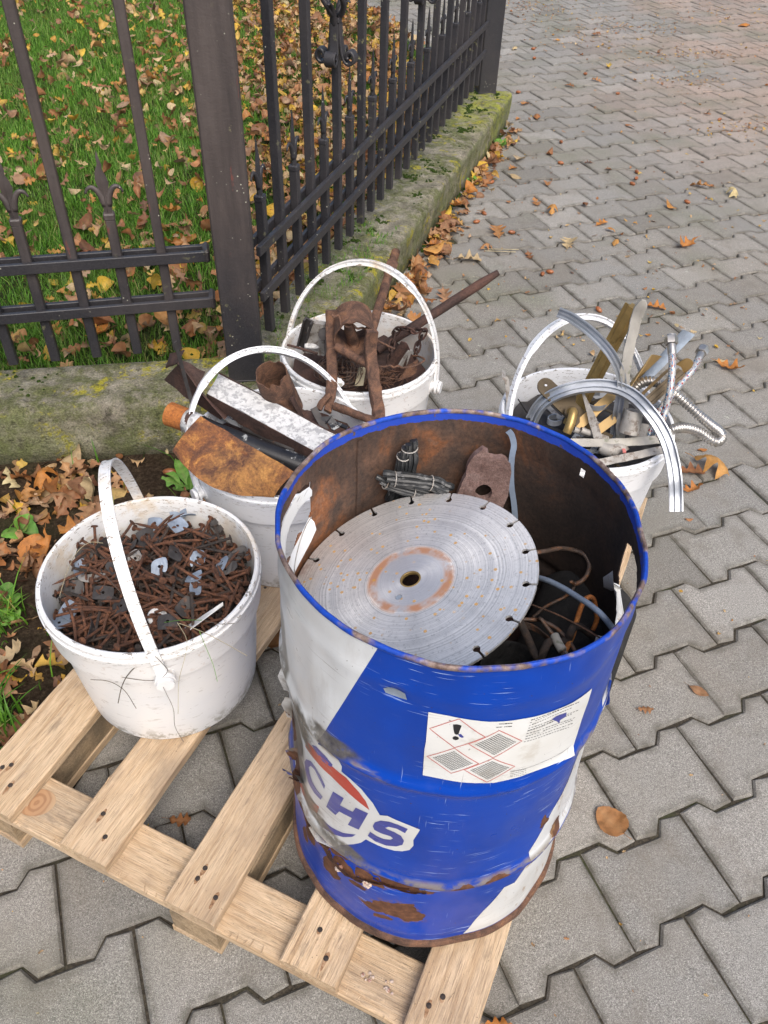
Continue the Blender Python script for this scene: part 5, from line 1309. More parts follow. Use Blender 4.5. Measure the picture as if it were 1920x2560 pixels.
for i in range(820):
    m, q = nail_ms[rng.randrange(8)]; M = rand_nail(-.018-.022*rng.random()); pile.add([M @ Vector(v) for v in q.V], q.F)
o = one('nail_pile', (pile.V, pile.F), 'nail_dark', 'deeper rusty nails under the top layer in the nearest left pail', 'nails'); o['kind'] = 'stuff'
for i in range(262):
    m, q = nail_ms[rng.randrange(8)]; o = bpy.data.objects.new('nail', m); C.objects.link(o)
    steep = rng.random() < .09
    o.matrix_world = rand_nail(-.012+.022*i/262+(.014 if steep else 0), .8 if steep else .27)
    tag(o, 'rusty brown nail in the tangled top layer of the nail pail', 'nail', 'nails in the nearest left pail')
mp_ = pile
V, F = lathe([(.0, .300), (.06, .299), (.155, .285)], 40, (P1[0], P1[1], 0)); V = [(x, y, z+.01*noise.noise(Vector((x*50, y*50, 0)))) for x, y, z in V]
o = one('nail_dust', (V, F[::1]), 'nail_dark', 'rusty grit lying under the nails of the nearest left pail', 'grit'); o['kind'] = 'stuff'
def clip_mesh(kind, seed):
    rg = random.Random(seed)
    if kind == 0: P = [(-.021, 0), (-.013, .009), (0, .0155), (.013, .009), (.021, 0), (.012, -.010), (0, -.0155), (-.012, -.010)]
    elif kind == 1: P = [(-.018, -.010), (-.018, .010), (-.012, .014), (.012, .014), (.018, .009), (.018, -.009), (.012, -.014), (-.012, -.014)]
    else: P = [(-.024, -.004), (-.022, .006), (-.012, .011), (.010, .010), (.022, .007), (.025, 0), (.022, -.007), (.008, -.011), (-.012, -.010)]
    outl = catmull([(x, y, 0) for x, y in P], 2, True)
    outl = [Vector((p.x, p.y, .004*(p.x/.02)**2*(1 if seed % 2 else -1))) for p in outl]
    hole = [Vector((.003*math.cos(t), .003*math.sin(t), 0)) for t in [2*math.pi*i/10 for i in range(10)]]
    A = outl+hole; tri = tessellate_polygon([outl, hole]); n = len(A); V = A+[p+Vector((0, 0, -.0012)) for p in A]; F = []
    for a, b_, c_ in tri:
        if (A[b_]-A[a]).cross(A[c_]-A[a]).z < 0: a, b_, c_ = a, c_, b_
        F += [(a, b_, c_), (c_+n, b_+n, a+n)]
    k = len(outl)
    for i in range(k): j = (i+1) % k; F.append((i, i+n, j+n, j))
    for i in range(10): j = (i+1) % 10; F.append((k+j, k+j+n, k+i+n, k+i))
    return V, F
N1 = lambda x, y: (60+x*.38577, 1100+y*.38577)
clips = [(1135, 810, 'galvanised', 0, 70, .3), (1110, 940, 'galvanised', 0, 60, -.2), (895, 895, 'galvanised', 0, 75, .4), (1120, 1000, 'galvanised', 2, 100, .2), (800, 640, 'plate_dark', 1, 40, .3), (690, 720, 'plate_dark', 1, 10, -.2), (520, 1010, 'plate_dark', 1, 5, .2), (1050, 1110, 'plate_dark', 1, 70, .5), (385, 740, 'plate_dark', 1, 20, .4), (440, 900, 'alu_dull', 2, 25, -.1), (730, 800, 'alu_dull', 0, 100, .5), (280, 1080, 'galvanised', 1, 80, .4), (215, 1150, 'galvanised', 1, 30, .1), (1010, 500, 'galvanised', 1, 20, .5), (1040, 545, 'galvanised', 2, 35, -.5), (1270, 570, 'plate_dark', 1, 60, .4), (850, 590, 'galvanised', 1, 0, .5), (1010, 620, 'galvanised', 1, 50, .2), (630, 1080, 'plate_dark', 1, 20, .1), (1310, 880, 'plate_dark', 2, 30, .3), (1290, 840, 'galvanised', 0, 100, -.4), (360, 830, 'galvanised', 0, 110, .5), (940, 1215, 'plate_dark', 1, 10, .2), (1200, 660, 'plate_dark', 2, 160, .3), (160, 1000, 'plate_dark', 2, 80, 1.2), (520, 740, 'plate_dark', 1, 60, 1.0), (320, 960, 'plate_dark', 1, 20, .3), (820, 690, 'plate_dark', 2, 0, .2), (1000, 800, 'plate_dark', 1, 90, .4), (1380, 800, 'plate_dark', 2, 60, .5), (450, 1230, 'plate_dark', 2, 110, .9), (600, 880, 'plate_dark', 2, 140, -.4)]
for i, (x, y, m_, kd, yaw, ti) in enumerate(clips):
    p = at(*N1(x, y), .3525); p.z = P1[1]*0+heap_z(p.x-P1[0], p.y-P1[1])+.010; V, F = clip_mesh(kd, i)
    M = Matrix.Translation(p) @ Matrix.Rotation(R_(yaw), 4, 'Z') @ Matrix.Rotation(ti*1.5+.1*math.sin(i*3), 4, 'X') @ Matrix.Rotation(-.15+.35*math.sin(i*2.3), 4, 'Y') @ Matrix.Scale(.86, 4)
    sh = {'galvanised': 'pale blue-grey galvanised', 'plate_dark': 'dark brown', 'alu_dull': 'greenish grey'}[m_]; fm = ('diamond-shaped', 'four-sided', 'long oval')[kd]
    one('fixing_plate', ([M @ Vector(v) for v in V], F), m_, f'{sh} {fm} fixing plate among the nails of the nearest left pail', 'fixing plate', 'fixing plates among the nails')
p = at(*N1(865, 1148), .352); V, F = lathe([(.0065, .0012), (.0075, .003), (.0145, .003), (.0158, .001), (.0158, -.0005), (.0065, -.0005)], 28, closed=True); M = Matrix.Translation(p) @ Matrix.Rotation(.35, 4, 'X') @ Matrix.Rotation(.35, 4, 'Y')
one('washer', ([M @ Vector(v) for v in V], F), 'zinc_old', 'thick pale metal washer lying on the nails near the front rim of the left pail', 'washer', autos=35)
V, F = grid_sheet([at(*N1(1060, 1240), .372), at(*N1(1290, 1070), .372), at(*N1(1288, 1050), .378), at(*N1(1040, 1215), .35)], .0008, 6, 2); one('plastic_offcut', (V, F), 'paper_white', 'pale green-white strip of plastic standing just inside the front rim of the nail pail', 'plastic strip')
# dry stalks caught on the pail
stalks = [((855, 1380, .385), (760, 1440, .37), (680, 1520, .35), (640, 1600, .33), (618, 1700, .30)), ((1000, 1180, .40), (1060, 1290, .392), (1050, 1400, .38), (1010, 1560, .34), (1005, 1770, .30)), ((1140, 1230, .40), (1180, 1330, .385), (1230, 1450, .36), (1258, 1560, .33)), ((1010, 1185, .41), (1150, 1235, .40), (1300, 1310, .385), (1450, 1395, .36)), ((440, 1548, .335), (560, 1560, .33), (660, 1620, .32), (735, 1735, .30)), ((240, 1010, .375), (290, 850, .385), (350, 730, .392), (430, 665, .395), (520, 668, .39)), ((540, 880, .37), (700, 1080, .375), (760, 1290, .39), (900, 1440, .385), (935, 1500, .36), (830, 1555, .34), (560, 1520, .335)), ((915, 1180, .375), (1020, 1165, .39), (1160, 1165, .395)), ((880, 1540, .34), (930, 1640, .33), (975, 1740, .31), (985, 1850, .28), (1040, 1950, .26)), ((1180, 1170, .39), (1280, 1190, .40), (1370, 1185, .40))]
for i, s_ in enumerate(stalks):
    mt_ = 'stem_dark' if i in (0, 4, 6, 8, 9) else ('leaf_green' if i in (2, 7) else 'stem_dry')
    V, F = sweep(catmull([at(*N1(x, y), z)+Vector((0, -.004, .004)) for x, y, z in s_], 5), circle(.0008 if i in (0,) else .0005, 4)); o = obj('dry_stalk', V, F, mt_); tag(o, 'thin dry grass stalk hanging over the front rim of the nail pail', 'stalk', 'dry stalks caught on the nail pail')

# --- pail 2: rusty sheet metal and pipes
Bp = lambda x, y: (400+x*.25316, 860+y*.25316)
def q2(x, y, z): return at(*Bp(x, y), z)
def heap_disc(name, c, z, r, mat, label, amp=.02, seed=0, cat='scrap'):
    V = []; F = []; n = 36; m_ = 12
    for j in range(m_+1):
        for i in range(n):
            a = 2*math.pi*i/n; q = r*j/m_; x = c[0]+q*math.cos(a); y = c[1]+q*math.sin(a); V.append((x, y, z+amp*noise.noise(Vector((x*28, y*28, seed)))+amp*.4*noise.noise(Vector((x*80, y*80, seed)))))
    for j in range(m_):
        for i in range(n): F.append((j*n+i, (j+1)*n+i, (j+1)*n+(i+1) % n, j*n+(i+1) % n))
    o = one(name, (V, F), mat, label, cat, smooth=True); o['kind'] = 'stuff'; return o
def rag(u, v, p, nr, amp=.003, s=30): 
    e = 1-min(1, min(u, 1-u, v, 1-v)*8); return p+nr*noise.noise(p*12)*.004+Vector((noise.noise(p*s), noise.noise(p*s+Vector((5, 5, 5))), 0))*amp*e
# white sheet-metal channel with a rotted flange
t = empty('sheet_channel', q2(1000, 700, .43), 'long rust-edged white painted metal channel laid across the pail in front of the post', 'metal channel')
A, B, D_, E2 = q2(585, 278, .468), q2(1660, 845, .428), q2(1560, 1075, .418), q2(462, 488, .458); B = A+(B-A)*1.22; D_ = E2+(D_-E2)*1.22
V, F = grid_sheet([E2, D_, B, A], .0016, 40, 8, lambda u, v, p, nr: rag(u, v, p, nr, .0022)); obj('channel_web', V, F, 'zinc_old', t, autos=40)
dn = Vector((.0, .012, -1)).normalized()
V, F = grid_sheet([E2, D_, D_+dn*.035, E2+dn*.03], .0015, 40, 3, lambda u, v, p, nr: p+Vector((0, 0, -1))*(.012*v*noise.noise(Vector((u*9, 0, 0))))); obj('front_flange', V, F, 'rust_dark', t, autos=40)
V, F = grid_sheet([A, B, B+dn*.03, A+dn*.03], .0015, 20, 3); obj('rear_flange', V, F, 'rust_dark', t)
V, F = grid_sheet([q2(640, 660, .425), q2(1415, 1012, .405), q2(1405, 1032, .402), q2(660, 690, .42)], .002, 30, 2, lambda u, v, p, nr: p+nr*noise.noise(p*30)*.004); one('rusty_strip', (V, F), 'orange', 'bright orange-rusted metal strip under the white channel', 'metal strip')
V, F = grid_sheet([q2(120, 1060, .430), q2(1135, 1512, .402), q2(1335, 1272, .440), q2(400, 712, .478)], .0015, 36, 16, lambda u, v, p, nr: rag(u, v, p+nr*(.008*math.sin(math.pi*v)+.003*math.sin(u*7))+Vector((-.012, -.024, -.012))*math.sin(math.pi*u)*(1-v)**1.5, nr, .003)); one('rusty_sheet', (V, F), 'rust_sheet', 'wide curved sheet of orange-brown rusted iron lying over the front of the pail', 'metal sheet', autos=60)
# pipe: zinc sleeve with an orange rusty mouth, black painted further down
t = empty('iron_pipe', q2(700, 900, .42), 'thick old pipe with an orange-rusted open end and black paint further along', 'pipe')
pA, pB, pC, pD = q2(95, 690, .440), q2(230, 740, .438), q2(560, 890, .425), q2(1480, 1240, .39)
dpp = (pB-pA).normalized()
V, F = sweep([pA+dpp*i*.0075 for i in range(6)], circle(.0225, 28), caps=False, scales=[1.02, 1, 1, 1, .99, .98]); obj('pipe_mouth', V, F, 'orange', t, smooth=True)
V, F = sweep([pA+dpp*.04, pB, pB.lerp(pC, .5)], circle(.0218, 28), caps=False); obj('zinc_sleeve', V, F, 'zinc_old', t, smooth=True)
V, F = sweep([pB.lerp(pC, .5)+dpp*-.004, pC, pD], circle(.0208, 28)); obj('painted_pipe', V, F, 'black_paint', t, autos=50)
V, F = sweep([pA+dpp*.05, pA+dpp*.01], circle(.0205, 28)); obj('pipe_bore', V, F, 'rust_dark', t, smooth=True)
V, F = sweep([q2(850, 810, .405), q2(1100, 930, .40), q2(1340, 1075, .395)], circle(.0125, 20)); one('iron_tube', (V, F), 'plate_dark', 'grey-black iron tube lying between the white channel and the thick pipe', 'tube', autos=50)
# folded rusty angle sheets at the left
V, F = grid_sheet([q2(40, 345, .44), q2(600, 740, .40), q2(640, 745, .43), q2(185, 185, .515)], .0025, 22, 8, lambda u, v, p, nr: rag(u, v, p+nr*.01*math.sin(math.pi*v), nr, .003)); 
mb = MB(); mb.add(V, F); V, F = grid_sheet([q2(42, 240, .475), q2(185, 185, .512), q2(240, 52, .53), q2(85, 100, .50)], .0025, 8, 6, lambda u, v, p, nr: rag(u, v, p, nr, .004)); mb.add(V, F)
V, F = grid_sheet([q2(185, 185, .512), q2(385, 430, .475), q2(452, 268, .50), q2(232, 165, .515)], .0025, 10, 6, lambda u, v, p, nr: rag(u, v, p, nr, .004)); mb.add(V, F)
one('rusty_angle', (mb.V, mb.F), 'rust_dark', 'big folded dark-red rusty angle of sheet iron sticking out of the pail to the left', 'metal angle', autos=60)
V, F = sweep([q2(148, -20, .60), q2(205, 180, .55), q2(250, 350, .51), q2(315, 590, .46)], rect(.0075, .0012), up=Vector((.6, -.5, .2))); one('saw_strip', (V, F), 'plate_dark', 'narrow upright steel strip leaning at the left of the sheet-metal pail', 'metal strip')
# short wide rusty tube, mouth up
def open_tube(name, a, b_, r0, r1, mat, label, cat='tube', notch=0, n=36, th=.0016):
    a, b_ = Vector(a), Vector(b_); mb = MB(); m_ = 8; path = [a.lerp(b_, i/m_) for i in range(m_+1)]; sc = [r0+(r1-r0)*i/m_ for i in range(m_+1)]
    V, F = sweep(path, circle(1, n), caps=False, scales=sc); V2, F2 = sweep(path, circle(1, n), caps=False, scales=[s-th for s in sc])
    if notch:
        ax = (b_-a).normalized()
        for VV in (V, V2):
            for i in range(n):
                k_ = noise.noise(Vector((math.cos(i*2*math.pi/n)*2, math.sin(i*2*math.pi/n)*2, 1))); d_ = ax*notch*max(0, k_); VV[i] = VV[i]+d_
    mb.add(V, F); o_ = len(mb.V); mb.add(V2, [f[::-1] for f in F2])
    for i in range(n): mb.F.append((i, o_+i, o_+(i+1) % n, (i+1) % n))
    return one(name, (mb.V, mb.F), mat, label, cat, autos=45)
open_tube('rusty_tube', q2(1090, 285, .50), q2(1235, 640, .40), .031, .036, 'rust', 'short wide rusty tube with a torn mouth standing behind the white channel', notch=.025)
V, F = sweep([q2(1300, 530, .46), q2(1395, 720, .41)], rect(.010, .005, .001), up=Vector((.5, -.5, .3))); one('iron_bar', (V, F), 'rust_dark', 'short dark bar leaning on the wide rusty tube', 'iron bar')
V, F = grid_sheet([q2(1440, 655, .415), q2(1600, 690, .41), q2(1640, 830, .40), q2(1430, 750, .405)], .002, 8, 6, lambda u, v, p, nr: rag(u, v, p, nr, .006)); one('rusty_scrap', (V, F), 'rust_dark', 'small crumpled rusty piece near the rim between the two middle pails', 'scrap', autos=60)
t = empty('black_clip', q2(1640, 760, .41), 'black folded metal clip at the right rim of the sheet-metal pail', 'clip')
V, F = sweep([q2(1515, 630, .44), q2(1560, 720, .425), q2(1640, 850, .41)], rect(.013, .003), up=Vector((.3, -.6, .5))); obj('clip_arm', V, F, 'plate_dark', t)
V, F = sweep([q2(1600, 760, .42), q2(1680, 745, .425), q2(1740, 840, .415)], rect(.016, .003), up=Vector((.3, -.6, .5))); obj('clip_arm', V, F, 'black_paint', t)
V, F = sweep([q2(1730, 780, .42), q2(1850, 830, .415)], rect(.008, .004), up=Z); obj('clip_tongue', V, F, 'black_paint', t)
V, F = grid_sheet([q2(600, 700, .40), q2(850, 800, .40), q2(860, 850, .385), q2(640, 760, .385)], .001, 6, 3); one('plastic_offcut', (V, F), 'plastic', 'grey-white plastic piece lying inside the sheet-metal pail', 'plastic piece')
heap_disc('scrap_heap', P2, .350, .155, 'rust_dark', 'dark small scrap filling the sheet-metal pail', seed=2)

# --- pail 3: bars, chain, wire
Cp = lambda x, y: (700+x*.24111, 730+y*.24111)
def q3(x, y, z): return at(*Cp(x, y), z)
def bar3(pts, prof, mat, label, name='iron_bar', cat='iron bar', up=Vector((.2, -.7, .5)), k=5, scales=None, autos=40, rough=.0012):
    path = catmull([q3(*p) for p in pts], k) if len(pts) > 2 else [q3(*pts[0]).lerp(q3(*pts[1]), i/12) for i in range(13)]
    V, F = sweep(path, prof, up=up, scales=scales)
    V = [v+Vector((noise.noise(v*60), noise.noise(v*60+Vector((9, 0, 0))), noise.noise(v*60+Vector((0, 9, 0)))))*rough*2 for v in V]
    return one(name, (V, F), mat, label, cat, autos=autos)
bar3([(528, 190, .50), (530, 330, .475), (532, 560, .445), (538, 800, .43), (530, 1000, .42), (525, 1120, .41), (490, 1240, .40)], rect(.0215, .012, .003), 'rust', 'flat rusty iron arm hooked over the front rim, the left one', scales=[1]*22+[.95, .9, .85, .8, .78, .75, .75, .72, .7][:9], name='iron_lever', cat='iron lever')
bar3([(515, 1060, .425), (450, 1140, .415), (400, 1220, .405)], rect(.013, .010, .003), 'rust', 'short forked rusty hook at the lower end of the left iron arm', name='iron_hook', cat='iron hook')
bar3([(955, 400, .52), (935, 600, .48), (955, 800, .45), (985, 1000, .43), (1015, 1200, .41), (1025, 1330, .40)], rect(.0235, .016, .002), 'rust', 'square rusty iron bar resting on the front rim, the right one', name='iron_bar')
bar3([(590, 570, .46), (780, 680, .455), (950, 770, .45)], circle(.0082, 12), 'rust', 'round rusty cross bar between the two iron bars inside the pail', name='iron_rod', cat='iron rod', autos=50)
bar3([(560, 1180, .41), (780, 1265, .405), (1000, 1345, .40)], circle(.0085, 12), 'rust', 'round rusty rod in front of the pail between the lower bar ends', name='iron_rod', cat='iron rod', autos=50)
# pipe clamp ring, open towards the viewer
ca, cb = q3(755, 430, .46), q3(700, 300, .49)
dr_ = Vector((-.10, .93, .12)).normalized(); cc = q3(770, 430, .47)
open_tube('pipe_socket', cc-dr_*.02, cc+dr_*.055, .043, .041, 'rust', 'wide rusty pipe socket facing the camera between the iron bars', 'pipe socket', notch=.012, th=.003)
bar3([(700, 330, .50), (735, 420, .47), (760, 520, .44), (772, 635, .42)], circle(.0125, 12), 'rust', 'tapering rusty tooth hanging inside the pipe socket', name='iron_tooth', cat='iron tooth', scales=[.7+.35*math.sin(math.pi*min(1, i/16)) if i < 10 else max(.25, 1.0-.10*(i-10)) for i in range(16)], autos=50)
# threaded rod with coupling nut
t = empty('threaded_rod', aty(945, 800, 1.62), 'thick rusty rod with threaded end and coupling nut standing at the back of the pail', 'iron rod')
ra_, rb_2 = q3(940, 430, .44), aty(990, 628, 1.80)
dd = (rb_2-ra_).normalized(); Lr = (rb_2-ra_).length
V, F = sweep([ra_, ra_+dd*(Lr*.62)], circle(.0105, 16)); obj('rod_shaft', V, F, 'rust', t, autos=50)
path = [ra_+dd*(Lr*.62+i*.0011) for i in range(int(Lr*.38/.0011))]; V, F = sweep(path, circle(.0098, 12), scales=[1.06 if i % 3 == 0 else .9 for i in range(len(path))]); obj('rod_thread', V, F, 'rust', t, autos=60)
V, F = sweep([ra_+dd*Lr*.72, ra_+dd*Lr*.725, ra_+dd*Lr*.84, ra_+dd*Lr*.845], circle(.0150, 6), scales=[.9, 1, 1, .9]); obj('coupling_nut', V, F, 'rust', t, autos=30)
ra_, rb_2 = q3(1010, 600, .35), at(1246, 681, .50); mid = q3(1510, 330, .43)
V, F = sweep([ra_.lerp(rb_2, i/14) for i in range(15)], circle(.0108, 14), scales=[1]*13+[.8, .65]); V = [v+Vector((noise.noise(v*40), noise.noise(v*40+Vector((9, 0, 0))), 0))*.0015 for v in V]; one('iron_rod', (V, F), 'rust_dark', 'long dark iron rod leaning out over the back right rim towards the paving', 'iron rod', autos=50)
# chain
t = empty('iron_chain', q3(1300, 450, .42), 'rusty iron chain hooked around the long dark rod and hanging in the pail', 'chain')
chain_pts = catmull([q3(1140, 740, .34), q3(1150, 600, .37), q3(1185, 440, .40), q3(1225, 385, .415), q3(1290, 372, .425), q3(1370, 410, .43), q3(1450, 385, .43), q3(1500, 395, .425), q3(1480, 450, .415), q3(1440, 510, .40), q3(1425, 590, .385), q3(1400, 650, .37), q3(1400, 700, .355)], 30)
acc = 0; last = chain_pts[0]; spots_ = [last]
for p in chain_pts[1:]:
    acc += (p-last).length; last = p
    if acc >= .0165: spots_.append(p.copy()); acc = 0
for i in range(len(spots_)-1):
    a, b_ = spots_[i], spots_[i+1]; d = (b_-a).normalized(); c_ = (a+b_)/2
    s_ = d.cross(Vector((.3, -.6, .7))).normalized(); s2 = d.cross(s_)
    if i % 2: s_ = s2
    lp = []
    for j in range(16):
        a_ = 2*math.pi*j/16; lp.append(c_+d*(.0125*math.cos(a_)+.002*(1 if math.cos(a_) > 0 else -1))*.95+s_*.0065*math.sin(a_))
    V, F = sweep(lp, circle(.0023, 6), closed=True); obj('chain_link', V, F, 'rust_dark', t, smooth=True)
def w3(pts, r, mat, label, **k): return wire('wire', [q3(*p) for p in pts], r, mat, label, **k)
w3([(535, 225, .515), (560, 262, .51), (600, 240, .51), (625, 290, .505), (632, 345, .50), (690, 318, .50), (740, 325, .495), (800, 378, .49), (865, 374, .485), (930, 430, .475), (990, 490, .465), (1090, 545, .45), (1190, 590, .44)], .0024, 'rust', 'wavy rusty wire draped from the left iron arm over the pipe socket')
w3([(1000, 768, .44), (1080, 775, .425), (1140, 762, .42), (1180, 782, .415), (1225, 765, .415), (1270, 785, .41), (1380, 770, .405), (1460, 735, .40), (1498, 700, .40), (1430, 665, .39), (1370, 662, .385)], .0022, 'rust', 'kinked rusty wire stretching from the square bar to the right side of the pail')
w3([(75, 548, .425), (230, 590, .42), (390, 640, .415)], .0028, 'rust_dark', 'straight dark rod across the left side of the bar-and-chain pail')
# coil of thin wire
rng = random.Random(9); mb = MB()
for i in range(46):
    cx, cy = 640+rng.gauss(0, 50), 810+rng.gauss(0, 35); rx = rng.uniform(90, 250); ry = rng.uniform(60, 180); z0 = .385+rng.gauss(0, .012); ph = rng.uniform(0, 6.28); tl = rng.uniform(-.02, .03)
    a1 = rng.uniform(3.5, 6.3); P = []
    for j in range(15):
        a_ = ph+a1*j/14; x = max(190, min(1330, cx+rx*math.cos(a_)+(rng.random()-.5)*12)); P.append(q3(x, cy+ry*math.sin(a_), z0+tl*math.sin(a_)+.01*math.cos(a_*2)))
    P = [p if math.hypot(p.x-P3[0], p.y-P3[1]) < .140 else Vector((P3[0]+(p.x-P3[0])*.140/math.hypot(p.x-P3[0], p.y-P3[1]), P3[1]+(p.y-P3[1])*.140/math.hypot(p.x-P3[0], p.y-P3[1]), p.z)) for p in P]
    V, F = sweep(catmull(P, 3), circle(.0008, 4)); mb.add(V, F)
o = one('wire_tangle', (mb.V, mb.F), 'wire_iron', 'tangle of thin brown wire lying in the middle of the bar-and-chain pail', 'wire tangle', smooth=True)
mb = MB()
for i in range(40):
    cx, cy = 1000+rng.gauss(0, 120), 880+rng.gauss(0, 50); P = []; z0 = .36+rng.gauss(0, .008)
    for j in range(6): P.append(q3(cx+rng.gauss(0, 70), cy+rng.gauss(0, 40), z0+rng.gauss(0, .006)))
    P = [p if math.hypot(p.x-P3[0], p.y-P3[1]) < .138 else Vector((P3[0]+(p.x-P3[0])*.138/math.hypot(p.x-P3[0], p.y-P3[1]), P3[1]+(p.y-P3[1])*.138/math.hypot(p.x-P3[0], p.y-P3[1]), p.z)) for p in P]
    mb.add(*sweep(catmull(P, 4), circle(.0009, 4)))
one('wire_tangle', (mb.V, mb.F), 'rust', 'snarl of short rusty wires at the front right of the bar-and-chain pail', 'wire tangle', smooth=True)
# machine bracket at the left back
t = empty('metal_bracket', q3(370, 460, .42), 'greasy grey metal bracket with a rail standing at the left of the pipe socket', 'bracket')
V, F = grid_sheet([q3(270, 590, .385), q3(480, 630, .385), q3(478, 310, .465), q3(320, 275, .47)], .012, 14, 10, lambda u, v, p, nr: p+nr*(.004*noise.noise(p*50)+.002*noise.noise(p*120))); obj('bracket_plate', V, F, 'alu_dull', t, autos=45)
V, F = sweep([q3(225, 575, .39), q3(300, 290, .475)], [(-.010, -.004), (.010, -.004), (.010, .008), (.006, .008), (.006, 0), (-.006, 0), (-.006, .008), (-.010, .008)], up=Vector((-.1, -.8, .5))); obj('bracket_rail', V, F, 'plate_dark', t)
V, F = sweep([q3(460, 430, .45)-Vector((0, .0, 0)), q3(460, 430, .45)+Vector((0, -.012, .004))], circle(.012, 20)); obj('bracket_boss', V, F, 'plate_dark', t, autos=40)
V, F = bevel_box(q3(335, 575, .40), Vector((1, 0, 0)), Vector((0, .8, .6)), Vector((0, -.6, .8)), .016, .006, .012, .002); obj('bracket_block', V, F, 'zinc_old', t)
# rusty angles on the right
V, F = grid_sheet([q3(1105, 740, .385), q3(1250, 900, .355), q3(1350, 600, .43), q3(1240, 515, .445)], .003, 12, 8, lambda u, v, p, nr: rag(u, v, p-nr*.010*math.sin(math.pi*u), nr, .004)); one('rusty_angle', (V, F), 'rust_dark', 'torn rusty angle iron standing below the hanging chain', 'metal angle', autos=55)
V, F = grid_sheet([q3(1215, 780, .39), q3(1300, 760, .385), q3(1375, 600, .425), q3(1330, 610, .43)], .003, 8, 4, lambda u, v, p, nr: rag(u, v, p, nr, .003)); one('rusty_flat', (V, F), 'alu_dull', 'grey flat iron scrap leaning on the torn rusty angle', 'metal scrap', autos=55)
V, F = grid_sheet([q3(1230, 930, .36), q3(1420, 830, .37), q3(1430, 700, .40), q3(1290, 760, .39)], .003, 8, 6, lambda u, v, p, nr: rag(u, v, p, nr, .006)); one('rusty_sheet', (V, F), 'rust', 'dark brown rusty sheet piece against the right wall of the bar-and-chain pail', 'metal sheet', autos=55)
heap_disc('scrap_heap', P3, .335, .150, 'rust_dark', 'dark rusty crumbs and wire filling the bar-and-chain pail', seed=4, amp=.028)
p = q3(830, 850, .40)
one('dry_leaf', grid_sheet([p+Vector((-.010, -.03, -.01)), p+Vector((.008, -.03, -.008)), p+Vector((.012, .02, .005)), p+Vector((-.004, .025, .0))], .0006, 5, 5), 'stem_dry', 'dull green dried leaf lying on the wire tangle', 'leaf')
V, F = blob((0, 0, 0), .012, .012); p = q3(605, 945, .405); one('plastic_offcut', ([Vector(v)+p for v in V], F), 'plastic', 'torn white plastic lump stuck behind the left iron arm at the front rim', 'plastic piece', autos=30)

# --- pail 4: brass, aluminium, hoses
Sp = lambda x, y: (1200+x*.39783, 700+y*.39783)
Tp = lambda x, y: (1540+x*.25316, 740+y*.25316)
Up = lambda x, y: (1240+x*.21248, 730+y*.21248)
def q4(x, y, z): return at(*Sp(x, y), z)
def qT(x, y, z): return at(*Tp(x, y), z)
def qU(x, y, z): return at(*Up(x, y), z)
chan = [(-.012, -.004), (.012, -.004), (.012, .006), (.0095, .006), (.0095, -.0015), (.0025, -.0015), (.002, .003), (-.002, .003), (-.0025, -.0015), (-.0095, -.0015), (-.0095, .006), (-.012, .006)]
def arc4(name, pts, prof, mat, label, cat, up=None, k=7, tangent_up=None):
    path = catmull(pts, k); n = len(path)
    if up == 'out':
        c_ = sum((Vector(p) for p in pts), Vector())/len(pts); pn = Vector(); [pn := pn+(path[i]-c_).cross(path[i+1]-c_) for i in range(n-1)]; pn.normalize(); pn = pn if pn.y < 0 else -pn; ups = [(p-c_).normalized()*.35+pn*.9 for p in path]
    else: ups = up
    path = [p+Vector((noise.noise(p*9), 0, noise.noise(p*9+Vector((4, 4, 4)))))*.006 for p in path]; V, F = sweep(path, prof, up=ups); return one(name, (V, F), mat, label, cat, autos=30)
pts = [q4(325, 880, .40), q4(370, 800, .43), q4(440, 735, .455), q4(530, 690, .475), q4(640, 664, .485), q4(760, 664, .49), q4(870, 690, .49), q4(970, 745, .485), q4(1060, 830, .475), q4(1130, 920, .46), q4(1185, 1030, .44), q4(1215, 1140, .415), q4(1232, 1260, .39), q4(1236, 1360, .365), q4(1236, 1455, .345)]
arc4('curved_profile', pts, [(a*.98, b_*1.1) for a, b_ in chan], 'aluminium', 'big half-circle of ribbed aluminium profile hooped over the brass pail and hanging outside', 'metal profile', up='out')
pts = [qU(735, 250, .60), qU(900, 320, .595), qU(1080, 440, .585), qU(1230, 590, .57), qU(1350, 760, .55), qU(1430, 930, .525), qU(1462, 1080, .50), qU(1455, 1250, .47), qU(1430, 1420, .44), qU(1400, 1560, .41), qU(1375, 1740, .38)]
arc4('curved_profile', pts, [(a*.72, b_*.8) for a, b_ in chan], 'aluminium', 'narrower bluish aluminium profile arching up from the pail and crossing behind the handle', 'metal profile', up='out')
ang_prof = [(-.011, 0), (-.011, -.002), (-.004, -.002), (-.004, -.009), (.004, -.009), (.004, -.002), (.011, -.002), (.011, 0), (.0055, 0), (.0045, .003), (-.0045, .003), (-.0055, 0)]
V, F = sweep([q4(955, 168, .62), q4(890, 290, .575), q4(690, 670, .45), q4(560, 920, .37)], [(a*1.35, b_*1.2) for a, b_ in ang_prof], up=Vector((-.35, -.7, .6))); one('brass_profile', (V, F), 'brass', 'tall ribbed golden brass profile standing up behind the aluminium hoops', 'metal profile', autos=30)
V, F = sweep([q4(850, 300, .555), q4(640, 690, .43)], rect(.008, .005, .001), up=Vector((-.35, -.7, .6))); one('brass_strip', (V, F), 'brass_dark', 'thin dark brass strip alongside the tall golden profile', 'metal strip')
